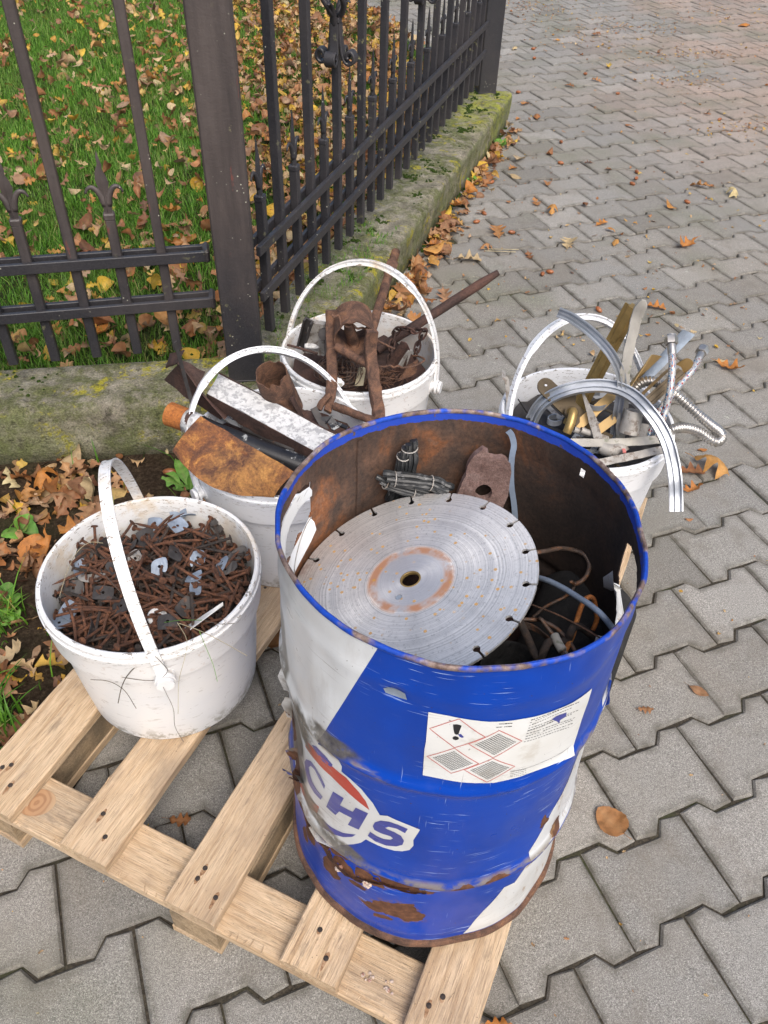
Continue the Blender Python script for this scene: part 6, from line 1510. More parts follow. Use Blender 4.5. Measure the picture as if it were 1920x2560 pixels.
V, F = sweep(catmull([q4(1030, 125, .66), q4(985, 240, .62), q4(945, 400, .575), q4(915, 560, .53), q4(900, 760, .46), q4(880, 1000, .39)], 6), [(-.010, -.002), (.010, -.002), (.009, .004), (0, .006), (-.009, .004)], up=Vector((-.2, -.8, .5)), scales=[.35, .75, .95]+[1]*28); V = [v+Vector((noise.noise(v*50), 0, noise.noise(v*50+Vector((3, 3, 3)))))*.002 for v in V]; one('weathered_strip', (V, F), 'grey_bar', 'tall weathered grey-green strip with a ragged tip, upright in the middle of the brass pail', 'metal strip', autos=40)
V, F = grid_sheet([q4(975, 655, .45), q4(1060, 640, .45), q4(1352, 345, .53), q4(1275, 312, .55)][::1], .001, 6, 14, lambda u, v, p, nr: p-nr*.006*math.sin(math.pi*u)); one('zinc_sheet', (V, F), 'galvanised', 'bluish galvanised sheet strip leaning out to the upper right of the brass pail', 'metal sheet', autos=60)
V, F = grid_sheet([q4(935, 690, .46), q4(975, 640, .445), q4(1140, 478, .51), q4(1070, 482, .52)], .001, 8, 14, lambda u, v, p, nr: p+nr*.007*math.sin(math.pi*u)); one('gold_sheet', (V, F), 'gold_sheet', 'short gold-coloured sheet strip ending below the galvanised one', 'metal sheet', autos=60)
# folded gold strip with brass rail inside
t = empty('gold_strip', q4(1150, 640, .48), 'gold-coloured metal strip folded back on itself like a hairpin, right of the upright grey strip', 'metal strip')
wv = Vector((.45, -.35, .75)).normalized()*.026
outer = [q4(1000, 735, .465), q4(1100, 640, .485), q4(1200, 548, .505), q4(1262, 512, .515), q4(1300, 528, .512), q4(1302, 560, .50), q4(1260, 600, .485), q4(1180, 680, .465), q4(1070, 790, .44)]
pth = catmull(outer, 5); V = []; F = []
for p in pth: V += [p+wv*.5, p-wv*.5]
for i in range(len(pth)-1): F.append((2*i, 2*i+1, 2*i+3, 2*i+2))
n_ = len(V); V += [v+Vector((0, 0, -.0012)) for v in V]; F += [tuple(j+n_ for j in f[::-1]) for f in F]; obj('folded_sheet', V, F, 'gold_sheet', t, autos=60)
V, F = sweep([q4(1050, 770, .455), q4(1270, 575, .495)], [(a*.9, b_*.9) for a, b_ in ang_prof], up=Vector((-.3, -.7, .6))); obj('brass_rail', V, F, 'brass_dark', t)
for (a, b_, w_, m_, lb) in ((((600, 930, .41), (860, 700, .46), .019, 'gold_sheet', 'gold strip lying low in the pail between the door plate and the grey strip')), (((720, 960, .40), (870, 850, .43), .018, 'gold_sheet', 'lower gold strip just behind the crossing flat bars')), (((770, 770, .43), (700, 860, .41), .016, 'gold_sheet', 'short upright gold strip inside the big aluminium hoop')), (((640, 900, .40), (830, 990, .40), .010, 'brass_dark', 'dull dark brass strip lying behind the small pipes'))):
    V, F = sweep([q4(*a), q4(*b_)], rect(w_, .002), up=Vector((-.2, -.6, .8))); one('metal_strip', (V, F), m_, lb, 'metal strip')
# door plate with lever
t = empty('door_plate', q4(500, 740, .45), 'old brass door plate with a round end and a stub of its lever', 'door handle')
pa, pb = q4(375, 630, .475), q4(640, 880, .42); dd = (pb-pa).normalized(); sd_ = dd.cross(Vector((0, -.4, .9))).normalized()
W_ = .0185; L_ = (pb-pa).length; outl = [pa+dd*(W_-W_*math.cos(a_))+sd_*W_*math.sin(a_) for a_ in [math.pi*(.5-i/10) for i in range(11)]]
outl = [pa+dd*(W_*(1-math.cos(a_)))+sd_*W_*math.sin(a_) for a_ in [math.pi/2-math.pi*i/10 for i in range(11)]]
outl += [pa+dd*.055-sd_*W_, pa+dd*.055-sd_*(W_+.012), pa+dd*.063-sd_*(W_+.014), pa+dd*.075-sd_*(W_+.010), pa+dd*.080-sd_*W_, pb-sd_*W_, pb+sd_*W_]
V, F = plate(outl, .003); obj('plate_body', V, F, 'brass_dark', t)
V, F = sweep([pa+dd*.016+Vector((0, 0, .0008)), pa+dd*.016+Vector((0, 0, .0022))], circle(.0026, 12)); obj('screw_hole', V, F, 'plastic', t)
lv = q4(572, 838, .437); V, F = sweep(catmull([lv, lv+Vector((0, -.012, .012)), q4(575, 880, .44), q4(560, 925, .43), q4(545, 960, .42)], 5), circle(.0085, 14), scales=[1.25, 1.25, 1.1]+[1]*18); obj('lever_stub', V, F, 'brass', t, smooth=True)
V, F = sweep([lv+Vector((0, 0, -.002)), lv+Vector((0, -.003, .006))], circle(.0135, 20)); obj('lever_rose', V, F, 'brass_dark', t, autos=40)
# flat bars
def flat(pts, w_, h_, mat, label, up, scales=None, name='flat_bar'):
    path = catmull([q4(*p) for p in pts], 6) if len(pts) > 2 else [q4(*pts[0]).lerp(q4(*pts[1]), i/10) for i in range(11)]
    V, F = sweep(path, rect(w_, h_, h_*.2), up=up, scales=scales); V = [v+Vector((0, 0, noise.noise(v*45)*.0012)) for v in V]; return one(name, (V, F), mat, label, 'flat bar', autos=35)
flat([(645, 705, .46), (700, 860, .435), (745, 1002, .41)], .0155, .003, 'alu_dull', 'tapering grey flat bar slanting down inside the big hoop', Vector((-.4, -.6, .6)), scales=[.25+.75*min(1, i/7) for i in range(13)])
flat([(570, 1022, .402), (860, 1022, .408), (1135, 1003, .405)], .0165, .0035, 'grey_bar', 'pale flat bar lying level across the front of the brass pail', Vector((0, -.5, .85)))
flat([(745, 1150, .40), (940, 1110, .40), (1150, 1065, .40)], .015, .003, 'alu_dull', 'dark scratched flat bar just inside the front rim of the brass pail', Vector((0, -.5, .85)))
flat([(610, 995, .40), (700, 1010, .395), (800, 1020, .39)], .012, .003, 'plate_dark', 'short dark strip under the level pale bar', Z)
# small tubes with bright ends
for i, (a, b_, lb) in enumerate((((588, 938, .412), (730, 985, .395), 'left'), ((632, 942, .415), (800, 1000, .395), 'right'))):
    open_tube('small_tube', q4(*a), q4(*b_), .0060, .0060, 'alu_dull', f'small grey tube with bright cut end, the {lb} one of the pair', n=16, th=.0012)
V, F = sweep([q4(970, 820, .46), q4(935, 960, .42)], circle(.020, 28), scales=[.85, 1]); one('grey_can', (V, F), 'alu_dull', 'grey-white cylindrical can between the upright strip and the hoses', 'can', autos=40)
V, F = sweep([q4(1010, 900, .43), q4(985, 1010, .40)], rect(.03, .012, .002), up=Vector((0, -.7, .7))); one('grey_profile', (V, F), 'alu_dull', 'broad grey profile end beside the can', 'metal profile')
path = [q4(760+75*math.cos(a_)-20, 760+48*math.sin(a_), .43+.012*math.sin(a_)) for a_ in [2*math.pi*i/32 for i in range(26)]]; V, F = sweep(path, rect(.003, .009), up=Z); one('steel_ring', (V, F), 'aluminium', 'thin bright ring seen through the big aluminium hoop', 'ring', autos=40)
path = [q4(410+45*math.cos(a_)+60, 880+22*math.sin(a_), .40) for a_ in [2*math.pi*i/32 for i in range(26)]]; V, F = sweep(path, rect(.002, .012), up=Z); one('steel_ring', (V, F), 'aluminium', 'loose bright ring at the left end of the door lever', 'ring', autos=40)
V, F = sweep(catmull([q4(760, 1050, .395), q4(820, 1070, .395), q4(880, 1060, .395), q4(900, 1085, .39)], 5), circle(.013, 16)); one('bent_tap', (V, F), 'alu_dull', 'bent dull tap spout lying between the two front flat bars', 'tap', smooth=True)
V, F = sweep([q4(902, 1062, .408), q4(908, 1085, .406)], rect(.006, .003), up=Z); one('red_tab', (V, F), 'ink_red', 'tiny red tab between the front flat bars', 'tab')
V, F = sweep(catmull([qU(88, 915, .44), qU(95, 1000, .435), qU(125, 1040, .43), qU(140, 1200, .41), qU(150, 1420, .38)], 5), rect(.0095, .0012), up=Vector((.3, -.8, .3))); one('thin_strip', (V, F), 'alu_dull', 'thin grey strip with a curled tip outside the left rim of the brass pail', 'metal strip', autos=40)
V, F = sweep([qU(262, 1262, .41), qU(410, 1490, .35)], circle(.0014, 6)); one('wire', (V, F), 'plate_dark', 'straight dark wire on the left inside wall of the brass pail', 'wire')
# hoses
def hose_body(pts, r, name, parent, mat, pitch=None, n=16, k=14):
    path = catmull(pts, k); V, F = sweep(path, circle(r, n), scales=None if not pitch else [1])if not pitch else (None, None)
    if pitch:
        # resample densely, corrugate
        L_ = [0]
        for a, b_ in zip(path, path[1:]): L_.append(L_[-1]+(b_-a).length)
        m_ = int(L_[-1]/(pitch/4)); P_ = []; j = 0
        for i in range(m_+1):
            s_ = L_[-1]*i/m_
            while j < len(L_)-2 and L_[j+1] < s_: j += 1
            P_.append(path[j].lerp(path[j+1], (s_-L_[j])/max(1e-9, L_[j+1]-L_[j])))
        V, F = sweep(P_, circle(r, n), scales=[1+.24*math.sin(2*math.pi*i/4+.6) for i in range(m_+1)])
        return obj(name, V, F, mat, parent, smooth=True)
    o = obj(name, V, F, mat, parent, smooth=True)
    at_ = o.data.attributes.new('uvw', 'FLOAT_VECTOR', 'POINT'); s_ = 0; dat = []
    for i, p in enumerate(path):
        if i: s_ += (p-path[i-1]).length
        for q in range(n): dat += [s_/.0022, abs((q+.5)*2-n), 0]
    at_.data.foreach_set('vector', dat[:len(o.data.vertices)*3]); return o
def hose(name, pts, label, nut=True):
    P = [Vector(p) for p in pts]; t = empty(name, P[len(P)//2], label, 'hose')
    d = (P[1]-P[0]).normalized()
    hose_body([P[0]+d*.030]+P[1:], .0068, 'braided_sleeve', t, 'hose')
    V, F = sweep([P[0]+d*.016, P[0]+d*.034, P[0]+d*.036], circle(.0080, 18), scales=[1, 1, .9]); obj('crimp_ferrule', V, F, 'steel_hose', t, autos=40)
    V, F = sweep([P[0], P[0]+d*.001, P[0]+d*.013, P[0]+d*.015], circle(.0125, 6), scales=[.9, 1, 1, .9]); obj('hex_nut', V, F, 'steel_hose', t, autos=30)
    V, F = sweep([P[0]-d*.003, P[0]], circle(.0105, 20), caps=False); obj('nut_collar', V, F, 'steel_hose', t, smooth=True)
    V, F = sweep([P[0]-d*.0005, P[0]-d*.0001], circle(.0088, 20)); obj('nut_bore', V, F, 'plate_dark', t)
    return t
hose('braided_hose', [q4(1200, 360, .56), q4(1206, 450, .545), q4(1208, 560, .525), q4(1195, 690, .495), q4(1170, 800, .465), q4(1140, 890, .44), q4(1100, 1000, .40)], 'upright braided steel hose with a hex nut at the right of the brass pail')
hose('braided_hose', [q4(1402, 435, .49), q4(1372, 500, .485), q4(1335, 565, .475), q4(1270, 640, .46), q4(1205, 720, .445), q4(1130, 820, .43), q4(1070, 950, .405), q4(1050, 1010, .39)], 'braided steel hose leaning out furthest to the right of the brass pail')
t = empty('corrugated_hose', qT(800, 1200, .42), 'shiny corrugated metal hose looping out over the right rim of the brass pail', 'hose')
hose_body([qT(150, 960, .44), qT(230, 870, .455), qT(330, 840, .46), qT(440, 870, .455), qT(580, 965, .445), qT(700, 1070, .435), qT(830, 1185, .42), qT(940, 1275, .405), qT(1020, 1340, .39), qT(1045, 1395, .38), qT(1000, 1440, .378), qT(930, 1415, .382), qT(840, 1350, .392), qT(740, 1310, .40), qT(640, 1300, .405), qT(540, 1325, .405), qT(440, 1380, .39)], .0088, 'corrugated_tube', t, 'steel_hose', pitch=.0062)
heap_disc('scrap_heap', P4, .345, .153, 'plate_dark', 'dark mixed metal scraps in the bottom of the brass pail', seed=6)
rng = random.Random(4)
for i in range(22):
    a_ = rng.uniform(0, 6.28); r_ = .135*math.sqrt(rng.random()); yaw = rng.uniform(0, 6.28); p = Vector((P4[0]+r_*math.cos(a_), P4[1]+r_*math.sin(a_), .362+rng.random()*.012)); d = Vector((math.cos(yaw), math.sin(yaw), rng.gauss(0, .15)))*rng.uniform(.02, .045)
    for s_ in (1, -1):
        q = p+d*s_
        if math.hypot(q.x-P4[0], q.y-P4[1]) > .148: p -= d*s_*.5
    m_ = rng.choice(['alu_dull', 'plate_dark', 'brass_dark', 'zinc_old']); w_ = rng.uniform(.004, .012)
    o = one('metal_offcut', sweep([p-d, p+d], rect(w_, rng.choice([.002, .004]), .0005), up=Z), m_, 'short metal offcut half buried under the strips in the brass pail', 'offcut', 'offcuts in the brass pail')

# ------------------------------------------------------------------ leaves
def leaf_geo(kind, seed, L=.085, fine=True):
    rg = random.Random(seed); n = 18 if fine else 11; V = []; F = []; E = []
    W = L*{'oak': .30, 'round': .43, 'slim': .24}[kind]; c1 = rg.uniform(-1.1, 1.6); c2 = rg.uniform(-1.2, 1.2); tw = rg.uniform(-1.3, 1.3); ph = rg.uniform(0, 1)
    fr = rg.uniform(2.8, 3.6); cols = (-1, -.5, 0, .5, 1)
    for i in range(n+1):
        t = i/n; env = (math.sin(math.pi*min(1, t*.96+.02))**.65)*(.72+.5*t)
        for s in cols:
            if kind == 'oak': w = W*env*(.66+.40*math.cos(2*math.pi*(fr*t+ph+(.08 if s > 0 else 0))))*(1.1)
            elif kind == 'round': w = W*(math.sin(math.pi*(t**.8))**.55)*(1+.03*math.sin(t*40))
            else: w = W*math.sin(math.pi*t)**.8
            w = max(w, W*.10 if 0 < i < n else W*.02)
            x = (t-.5)*L+(abs(s)**1.5*.012*L*8*(.06) if kind == 'oak' else 0); y = s*w
            z = c1*(y*y)/W*.9+c2*((t-.5)**2)*L*1.2+.10*L*tw*s*(t-.5)+.055*L*noise.noise(Vector((t*4.5, s*1.6, seed*3.1)))+.03*L*noise.noise(Vector((t*11, s*4, seed)))
            if s == 0: z -= .0022
            V.append((x, y, z)); E.append(1. if s == 0 else 0.)
    k = 5
    for i in range(n):
        for q in range(4): F.append((i*k+q, (i+1)*k+q, (i+1)*k+q+1, i*k+q+1))
    if fine:
        b0 = Vector(V[2]); P = [b0, b0+Vector((-.010, .001, .001)), b0+Vector((-.022, rg.uniform(-.005, .005), .003))]; V2, F2 = sweep(P, circle(.0007, 4)); o_ = len(V); V += [tuple(v) for v in V2]; F += [tuple(a+o_ for a in f) for f in F2]; E += [.6]*len(V2)
    zmin = min(v[2] for v in V); V = [(x, y, z-zmin) for x, y, z in V]
    return V, F, E
leafbank = {}
def leaf_meshes(kind, mat, cnt=5, L=.085):
    key = (kind, mat, L)
    if key not in leafbank:
        ms = []
        for i in range(cnt):
            V, F, E_ = leaf_geo(kind, i*7+hash(kind) % 3 if False else i*7+len(kind), L); m = mesh('fallen_leaf', V, F, True); m.materials.append(MT['leaf_'+mat]); fattr(m, 'vein', E_); ms.append(m)
        leafbank[key] = ms
    return leafbank[key]
rng = random.Random(2024)
n_leaf = 0
def put_leaf(p, kind, mat, label, group, L=.085, tilt=.25, yaw=None, sc=None, rg=rng):
    global n_leaf
    ms = leaf_meshes(kind, mat, 6, L); o = bpy.data.objects.new('fallen_leaf', ms[rg.randrange(6)]); C.objects.link(o)
    s_ = sc or rg.uniform(.75, 1.15); yw = rg.uniform(0, 6.28) if yaw is None else yaw
    o.location = p; o.rotation_euler = (rg.gauss(0, tilt), rg.gauss(0, tilt), yw); o.scale = (s_,)*3; n_leaf += 1
    return tag(o, label, 'leaf', group)
Cq = lambda x, y: (960+x*.5787, y*.5787)
# single leaves on the paving: pixel, kind, colour, size, label
single = [((970, 290), 'oak', 'yellow', .07, 'far yellowish leaf on the paving beside a small brown one'), ((917, 350), 'oak', 'orange', .075, 'upright curled orange leaf alone on the far paving'), ((610, 450), 'oak', 'orange', .075, 'orange leaf on the paving near the far end of the plinth'), ((660, 508), 'slim', 'brown', .09, 'brown leaf with a long twig just beyond the end of the plinth'), ((1060, 546), 'slim', 'orange', .075, 'bright orange leaf lying level on the middle of the far paving'),
  ((585, 690), 'oak', 'pale', .115, 'largest pale oak leaf near the middle of the plinth foot'), ((555, 730), 'oak', 'orange', .07, 'orange leaf tucked under the large pale oak leaf'), ((480, 685), 'oak', 'brown', .10, 'brown oak leaf against the plinth foot beside the large pale one'), ((705, 795), 'oak', 'orange', .07, 'small orange leaf right of the drift, second row from the plinth'), ((658, 878), 'oak', 'orange', .075, 'orange leaf close to the drift on the paving'), ((725, 914), 'oak', 'orange', .09, 'broad orange-brown leaf just below a smaller orange one on the paving'), ((868, 890), 'slim', 'brown', .06, 'small dark brown leaf near the centre of the paving'), ((1235, 895), 'slim', 'orange', .07, 'narrow tan leaf lying in a joint right of three acorns'), ((1365, 805), 'oak', 'orange', .10, 'long orange leaf on the right side of the paving beyond the acorns'), ((1500, 840), 'oak', 'pale', .095, 'pale tan leaf on the right side of the paving'), ((800, 1055), 'oak', 'pale', .12, 'big pale oak leaf in the middle of the paving behind the long dark rod'), ((490, 1005), 'oak', 'brown', .12, 'large brown leaf pair beside an acorn near the drift'), ((360, 1125), 'oak', 'pale', .12, 'large tan oak leaf close to the tip of the long dark rod'), ((262, 1280), 'oak', 'brown', .10, 'brown oak leaf in front of the drift near the chain pail'), ((1000, 1050), 'slim', 'orange', .06, 'small upright orange leaf right of the big pale oak leaf'), ((977, 998), 'slim', 'orange', .05, 'tiny golden leaf standing in a joint of the paving'), ((940, 968), 'oak', 'orange', .07, 'flat pinkish tan leaf left of the tiny golden one'), ((1303, 1060), 'oak', 'orange', .11, 'vivid orange oak leaf lying alone on the right part of the paving'), ((1170, 1330), 'oak', 'orange', .085, 'orange leaf just right of the tall weathered strip'), ((630, 1110), 'oak', 'brown', .06, 'faded brown leaf beside the straws'), ((440, 1075), 'oak', 'brown', .065, 'brown leaf at the left end of the straws'), ((715, 665), 'slim', 'brown', .07, 'dull brown leaf lying across a joint near the plinth'), ((570, 767), 'slim', 'pale', .07, 'pale narrow leaf near the plinth foot'), ((885, 705), 'oak', 'brown', .05, 'small brown leaf mid-paving near two acorns'), ((968, 733), 'oak', 'brown', .045, 'tiny reddish leaf left of the three acorns'), ((800, 372), 'oak', 'brown', .07, 'flat pinkish leaf on the far paving'), ((565, 212), 'slim', 'pale', .08, 'pale oval leaf near the far post'), ((578, 515), 'oak', 'orange', .05, 'small orange leaf by the end of the plinth'), ((1555, 115), 'slim', 'orange', .12, 'orange leaf in the far right corner'), ((750, 175), 'slim', 'orange', .06, 'small orange leaf beyond the far post'), ((915, 152), 'oak', 'brown', .10, 'brown leaf pair in the far reddish dust'), ((1395, 495), 'oak', 'brown', .05, 'small brown leaf on the right rear paving')]
for (x, y), kd, mt_, L, lb in single: put_leaf(at(*Cq(x, y), .004), kd, mt_, lb, 'leaves lying singly on the paving', L=.085, tilt=.12, sc=L*.86/.085)
Tl = lambda x, y: (1540+x*.25316, 740+y*.25316)
for (px, py), kd, mt_, L, lb, yw in (((1776, 1172), 'oak', 'orange', .10, 'biggest bright orange oak leaf, right of the hanging aluminium profile end', -.75), ((1727, 1182), 'oak', 'brown', .075, 'flat pinkish brown leaf touching the biggest orange oak leaf', 0), ((1729, 1226), 'oak', 'orange', .055, 'small crumpled orange leaf below the biggest orange oak leaf', .3), ((1755, 1126), 'slim', 'orange', .03, 'tiny orange leaf above the biggest orange oak leaf', .2), ((1823, 922), 'oak', 'orange', .08, 'tan orange leaf to the right of the outermost hose nut', -.4), ((1801, 905), 'slim', 'pale', .04, 'small pale leaf beside the tan one near the outermost hose nut', 0), ((1527, 2056), 'round', 'brown', .060, 'large round brown leaf with a stalk on the paving right of the drum', 2.2), ((1613, 1776), 'oak', 'brown', .030, 'crumbled brown leaf on the paving right of the drum label', 0), ((1745, 1728), 'slim', 'brown', .042, 'dark rolled leaf lying along a joint right of the drum', -.7), ((1244, 2566), 'oak', 'orange', .04, 'orange-brown leaf at the bottom edge beside the pallet corner', 0), ((670, 1612), 'oak', 'brown', .10, 'brown leaf under the pallet between the nail pail and the drum', 0), ((1722, 1300), 'slim', 'orange', .02, 'tiny orange fleck below the hanging profile end', 0), ((450, 2052), 'oak', 'brown', .04, 'small leaf scrap in a joint seen through the pallet', 0)):
    o = put_leaf(at(px, py, .004), kd, mt_, lb, 'leaves lying singly on the paving', tilt=.08, yaw=yw, sc=L/.085)
# drift along the foot of the plinth
for i in range(104):
    t_ = rng.random()**1.15; y = 1.80+t_*2.2; spread = max(.02, .13*(1-abs(t_-.28)*1.1)); x = FOOT(y)+.012+abs(rng.gauss(0, spread*.55))
    if x-FOOT(y) > .02+spread*1.3 or (t_ > .7 and rng.random() < .5): continue
    put_leaf(Vector((x, y, .004+rng.random()*.022)), 'oak' if rng.random() < .8 else 'slim', rng.choice(['brown', 'brown', 'orange', 'orange', 'brown']), 'brown or orange oak leaf in the drift along the foot of the right plinth', 'leaf drift along the plinth foot', tilt=.38)
# litter on the soil strip at the left
cnt = 0
while cnt < 96:
    x = rng.uniform(-1.15, -.30); y = rng.uniform(.60, 1.60)
    if x > soil_x(y)-.0 or y > 1.62+.183*(x+.571)-.03: continue
    if (x-P1[0])**2+(y-P1[1])**2 < .16**2: continue
    d_ = noise.noise(Vector((x*3, y*3, 9)))
    if x > -.62 and y > 1.2 and rng.random() < .75: continue
    if y < .9 and rng.random() < .45: continue
    put_leaf(Vector((x, y, .008+rng.random()*.03)), 'oak' if rng.random() < .85 else 'round', rng.choice(['brown', 'brown', 'brown', 'orange', 'pale']), 'curled brown oak leaf in the litter on the soil left of the pails', 'leaf litter left of the pails', tilt=.5, sc=rng.uniform(.65, 1.15)); cnt += 1
# leaves on the lawn that show largest, singly
def in_poly(x, y, poly):
    c = False; n = len(poly)
    for i in range(n):
        x0, y0 = poly[i]; x1, y1 = poly[i-1]
        if (y0 > y) != (y1 > y) and x < (x1-x0)*(y-y0)/(y1-y0)+x0: c = not c
    return c
def lawn_density(x, y):
    px, py, zc = proj((x, y, .1))
    # thick leaf carpet right of the post, thinner over the open lawn
    k = 1.3 if px > 640 else (.8 if px > 560 else .20)
    if 250 < px < 560 and py < 330: k = .30
    if y < 2.15: k *= 1.3
    return min(1, k*(.75+.9*noise.noise(Vector((x*3, y*2.2, 5)))))
cnt = 0
while cnt < 66:
    x = rng.uniform(-1.45, -.1); y = rng.uniform(1.75, 2.75)
    if not in_poly(x, y, lawn_poly): continue
    px, py, zc = proj((x, y, .12))
    if not (-30 < px < 1950) or rng.random() > lawn_density(x, y)*1.3: continue
    r_ = rng.random(); mt_ = 'yellow' if r_ < .24 else ('pale' if r_ < .34 else ('orange' if r_ < .5 else 'brown')); kd = 'oak' if rng.random() < .55 else 'round'
    lb = {'yellow': 'yellow fallen leaf in the grass close behind the fence', 'pale': 'pale tan fallen leaf in the grass close behind the fence', 'orange': 'orange fallen leaf in the grass close behind the fence', 'brown': 'brown fallen leaf in the grass close behind the fence'}[mt_]
    put_leaf(Vector((x, y, LAWN_Z(x, y)+rng.uniform(.018, .045))), kd, mt_, lb, 'leaves on the lawn', tilt=.35, sc=rng.uniform(.6, 1.1)); cnt += 1
# the rest of the litter: one mass
cheap = [leaf_geo(k, i*5+1, .075, False) for k in ('oak', 'oak', 'oak', 'oak', 'round', 'slim') for i in range(6)]
def litter(name, N, pick, label, lo, hi, z, sc=(.55, 1.15), tilt=.4):
    Vs = []; Fs = []; base = 0; Es = []; got = 0
    while got < N:
        r = pick()
        if r is None: continue
        x, y = r; V, F, E_ = cheap[rng.randrange(len(cheap))]; V = np.array(V)
        M = np.array(Matrix.Rotation(rng.uniform(0, 6.28), 3, 'Z') @ Matrix.Rotation(rng.gauss(0, tilt), 3, 'X') @ Matrix.Rotation(rng.gauss(0, tilt), 3, 'Y'))*rng.uniform(*sc)
        V = V @ M.T+np.array([x, y, z(x, y)+rng.uniform(lo, hi)]); Vs.append(V); Fs.append(np.array(F)+base); base += len(V); Es += E_; got += 1
    V = np.concatenate(Vs); F = np.concatenate(Fs); m = bpy.data.meshes.new(name); m.vertices.add(len(V)); m.vertices.foreach_set('co', V.ravel()); m.loops.add(F.size); m.loops.foreach_set('vertex_index', F.ravel()); m.polygons.add(len(F)); m.polygons.foreach_set('loop_start', np.arange(0, F.size, 4)); m.polygons.foreach_set('loop_total', np.full(len(F), 4)); m.update(calc_edges=True); m.validate()
    m.polygons.foreach_set('use_smooth', [True]*len(m.polygons)); fattr(m, 'vein', Es); m.materials.append(MT['leaf_litter']); o = bpy.data.objects.new(name, m); C.objects.link(o); return tag(o, label, 'leaves', kind='stuff')
def pick_lawn():
    y = 1.85+rng.random()**1.15*6.0; x = rng.uniform(-.62-y*.42, .5)
    if not in_poly(x, y, lawn_poly): return None
    px, py, zc = proj((x, y, .12))
    if not (-60 < px < 1950): return None
    return (x, y) if rng.random() < lawn_density(x, y) else None
litter('leaf_litter', 6300, pick_lawn, 'autumn leaves scattered thickly over the lawn behind the fence', .0, .055, LAWN_Z, (.35, .95), .62)
def pick_drift():
    y = 1.78+rng.random()**1.2*2.5; x = FOOT(y)+.005+abs(rng.gauss(0, .045))
    return x, y
litter('leaf_litter', 240, pick_drift, 'brown leaf bits filling the drift at the foot of the right plinth', .0, .014, lambda x, y: .001, (.25, .85), .45)
def pick_soil():
    x = rng.uniform(-1.3, -.28); y = rng.uniform(.35, 1.65)
    if x > soil_x(y)+.01 or y > 1.62+.183*(x+.571): return None
    if x > -.66 and y > 1.25 and rng.random() < .6: return None
    return x, y
litter('leaf_litter', 520, pick_soil, 'broken brown leaves and crumbs lying on the soil left of the pallet', -.002, .012, lambda x, y: .003, (.2, .95), .5)
# wood shavings, crumbs and bits blown over the paving
def pick_pave():
    if rng.random() < .72:
        cx, cy, sx, sy = rng.choice([(1500, 60, 90, 25), (1640, 150, 120, 25), (1740, 135, 60, 8), (1860, 320, 70, 12), (1720, 200, 60, 10), (1350, 30, 70, 20), (1440, 90, 70, 20), (1300, 12, 60, 10), (1800, 30, 80, 15), (1600, 70, 60, 10)]); px, py = rng.gauss(cx, sx), rng.gauss(cy, sy)
    else: px, py = rng.uniform(1150, 1960), rng.uniform(0, 900)
    if py < -60 or px < 1000 or px > 2100: return None
    p = at(px, py, 0)
    if p.x < FOOT(p.y)+.03 and p.y < 4.45: return None
    return p.x, p.y
litter('wood_shavings', 1500, pick_pave, 'orange-brown shavings and leaf crumbs blown over the far paving', .0, .004, lambda x, y: .001, (.06, .30), .25)
def pick_joint():
    px, py = rng.uniform(0, 1920), rng.uniform(700, 2560); p = at(px, py, 0)
    if p.y < 1.7 and p.x < soil_x(p.y): return None
    if p.x < FOOT(p.y) and p.y > 1.66: return None
    return p.x, p.y
litter('leaf_crumbs', 130, pick_joint, 'tiny leaf crumbs and bud scales lying on the near paving', .0, .002, lambda x, y: .001, (.04, .12), .3)

# acorns
def acorn_meshes():
    V, F = lathe([(.0, -.0125), (.0022, -.0118), (.0052, -.0085), (.0068, -.002), (.0066, .004), (.0050, .009), (.0025, .0117), (.0008, .0128), (.0, .0140)], 12); V = [(z, x, y) for x, y, z in V]; m = mesh('acorn', V, F, True); m.materials.append(MT['acorn']); return m
am = acorn_meshes()
acs = [((650, 250), 'acorn on the far paving beyond the end of the plinth, the nearer of two'), ((645, 210), 'acorn on the far paving beyond the end of the plinth, the farther of two'), ((870, 318), 'acorn left of the curled orange leaf'), ((1010, 403), 'acorn beyond the flat pinkish leaf'), ((765, 612), 'acorn in a joint near the middle of the plinth'), ((763, 703), 'acorn between the plinth and the middle of the paving'), ((1092, 741), 'farthest of the three acorns in a row'), ((1090, 769), 'middle one of the three acorns in a row'), ((1073, 793), 'nearest of the three acorns in a row, tan and turned sideways'), ((1310, 871), 'dark red acorn on the right side of the paving'), ((400, 957), 'acorn at the edge of the leaf drift'), ((552, 1003), 'acorn beside the large brown leaf pair'), ((313, 873), 'acorn wedged in the leaf drift'), ((466, 786), 'big acorn by the plinth foot in the dirt'), ((432, 920), 'long tan acorn between the drift and an orange leaf'), ((545, 608), 'acorn at the plinth foot beside a green weed'), ((493, 640), 'large round tan acorn close to the green weed'), ((717, 1173), 'acorn on the pale rough stone'), ((685, 1182), 'second, darker acorn on the pale rough stone'), ((928, 1337), 'pale acorn piece behind the brass pail'), ((355, 915), 'small acorn inside the drift'), ((1450, 515), 'acorn in the far right part of the paving'), ((580, 397), 'tiny acorn at the far end of the plinth')]
for (x, y), lb in acs:
    o = bpy.data.objects.new('acorn', am); C.objects.link(o); p = at(*Cq(x, y), .008); o.location = p; o.rotation_euler = (rng.uniform(0, 6), rng.gauss(0, .15), rng.uniform(0, 6.28)); o.scale = (1.15,)*3; tag(o, lb, 'acorn', 'acorns on the paving')
o = bpy.data.objects.new('acorn', am); C.objects.link(o); o.location = at(424, 1179, .012); o.rotation_euler = (0, 0, .1); o.scale = (1.4,)*3; tag(o, 'shiny brown acorn on the soil beside the green rosette', 'acorn')
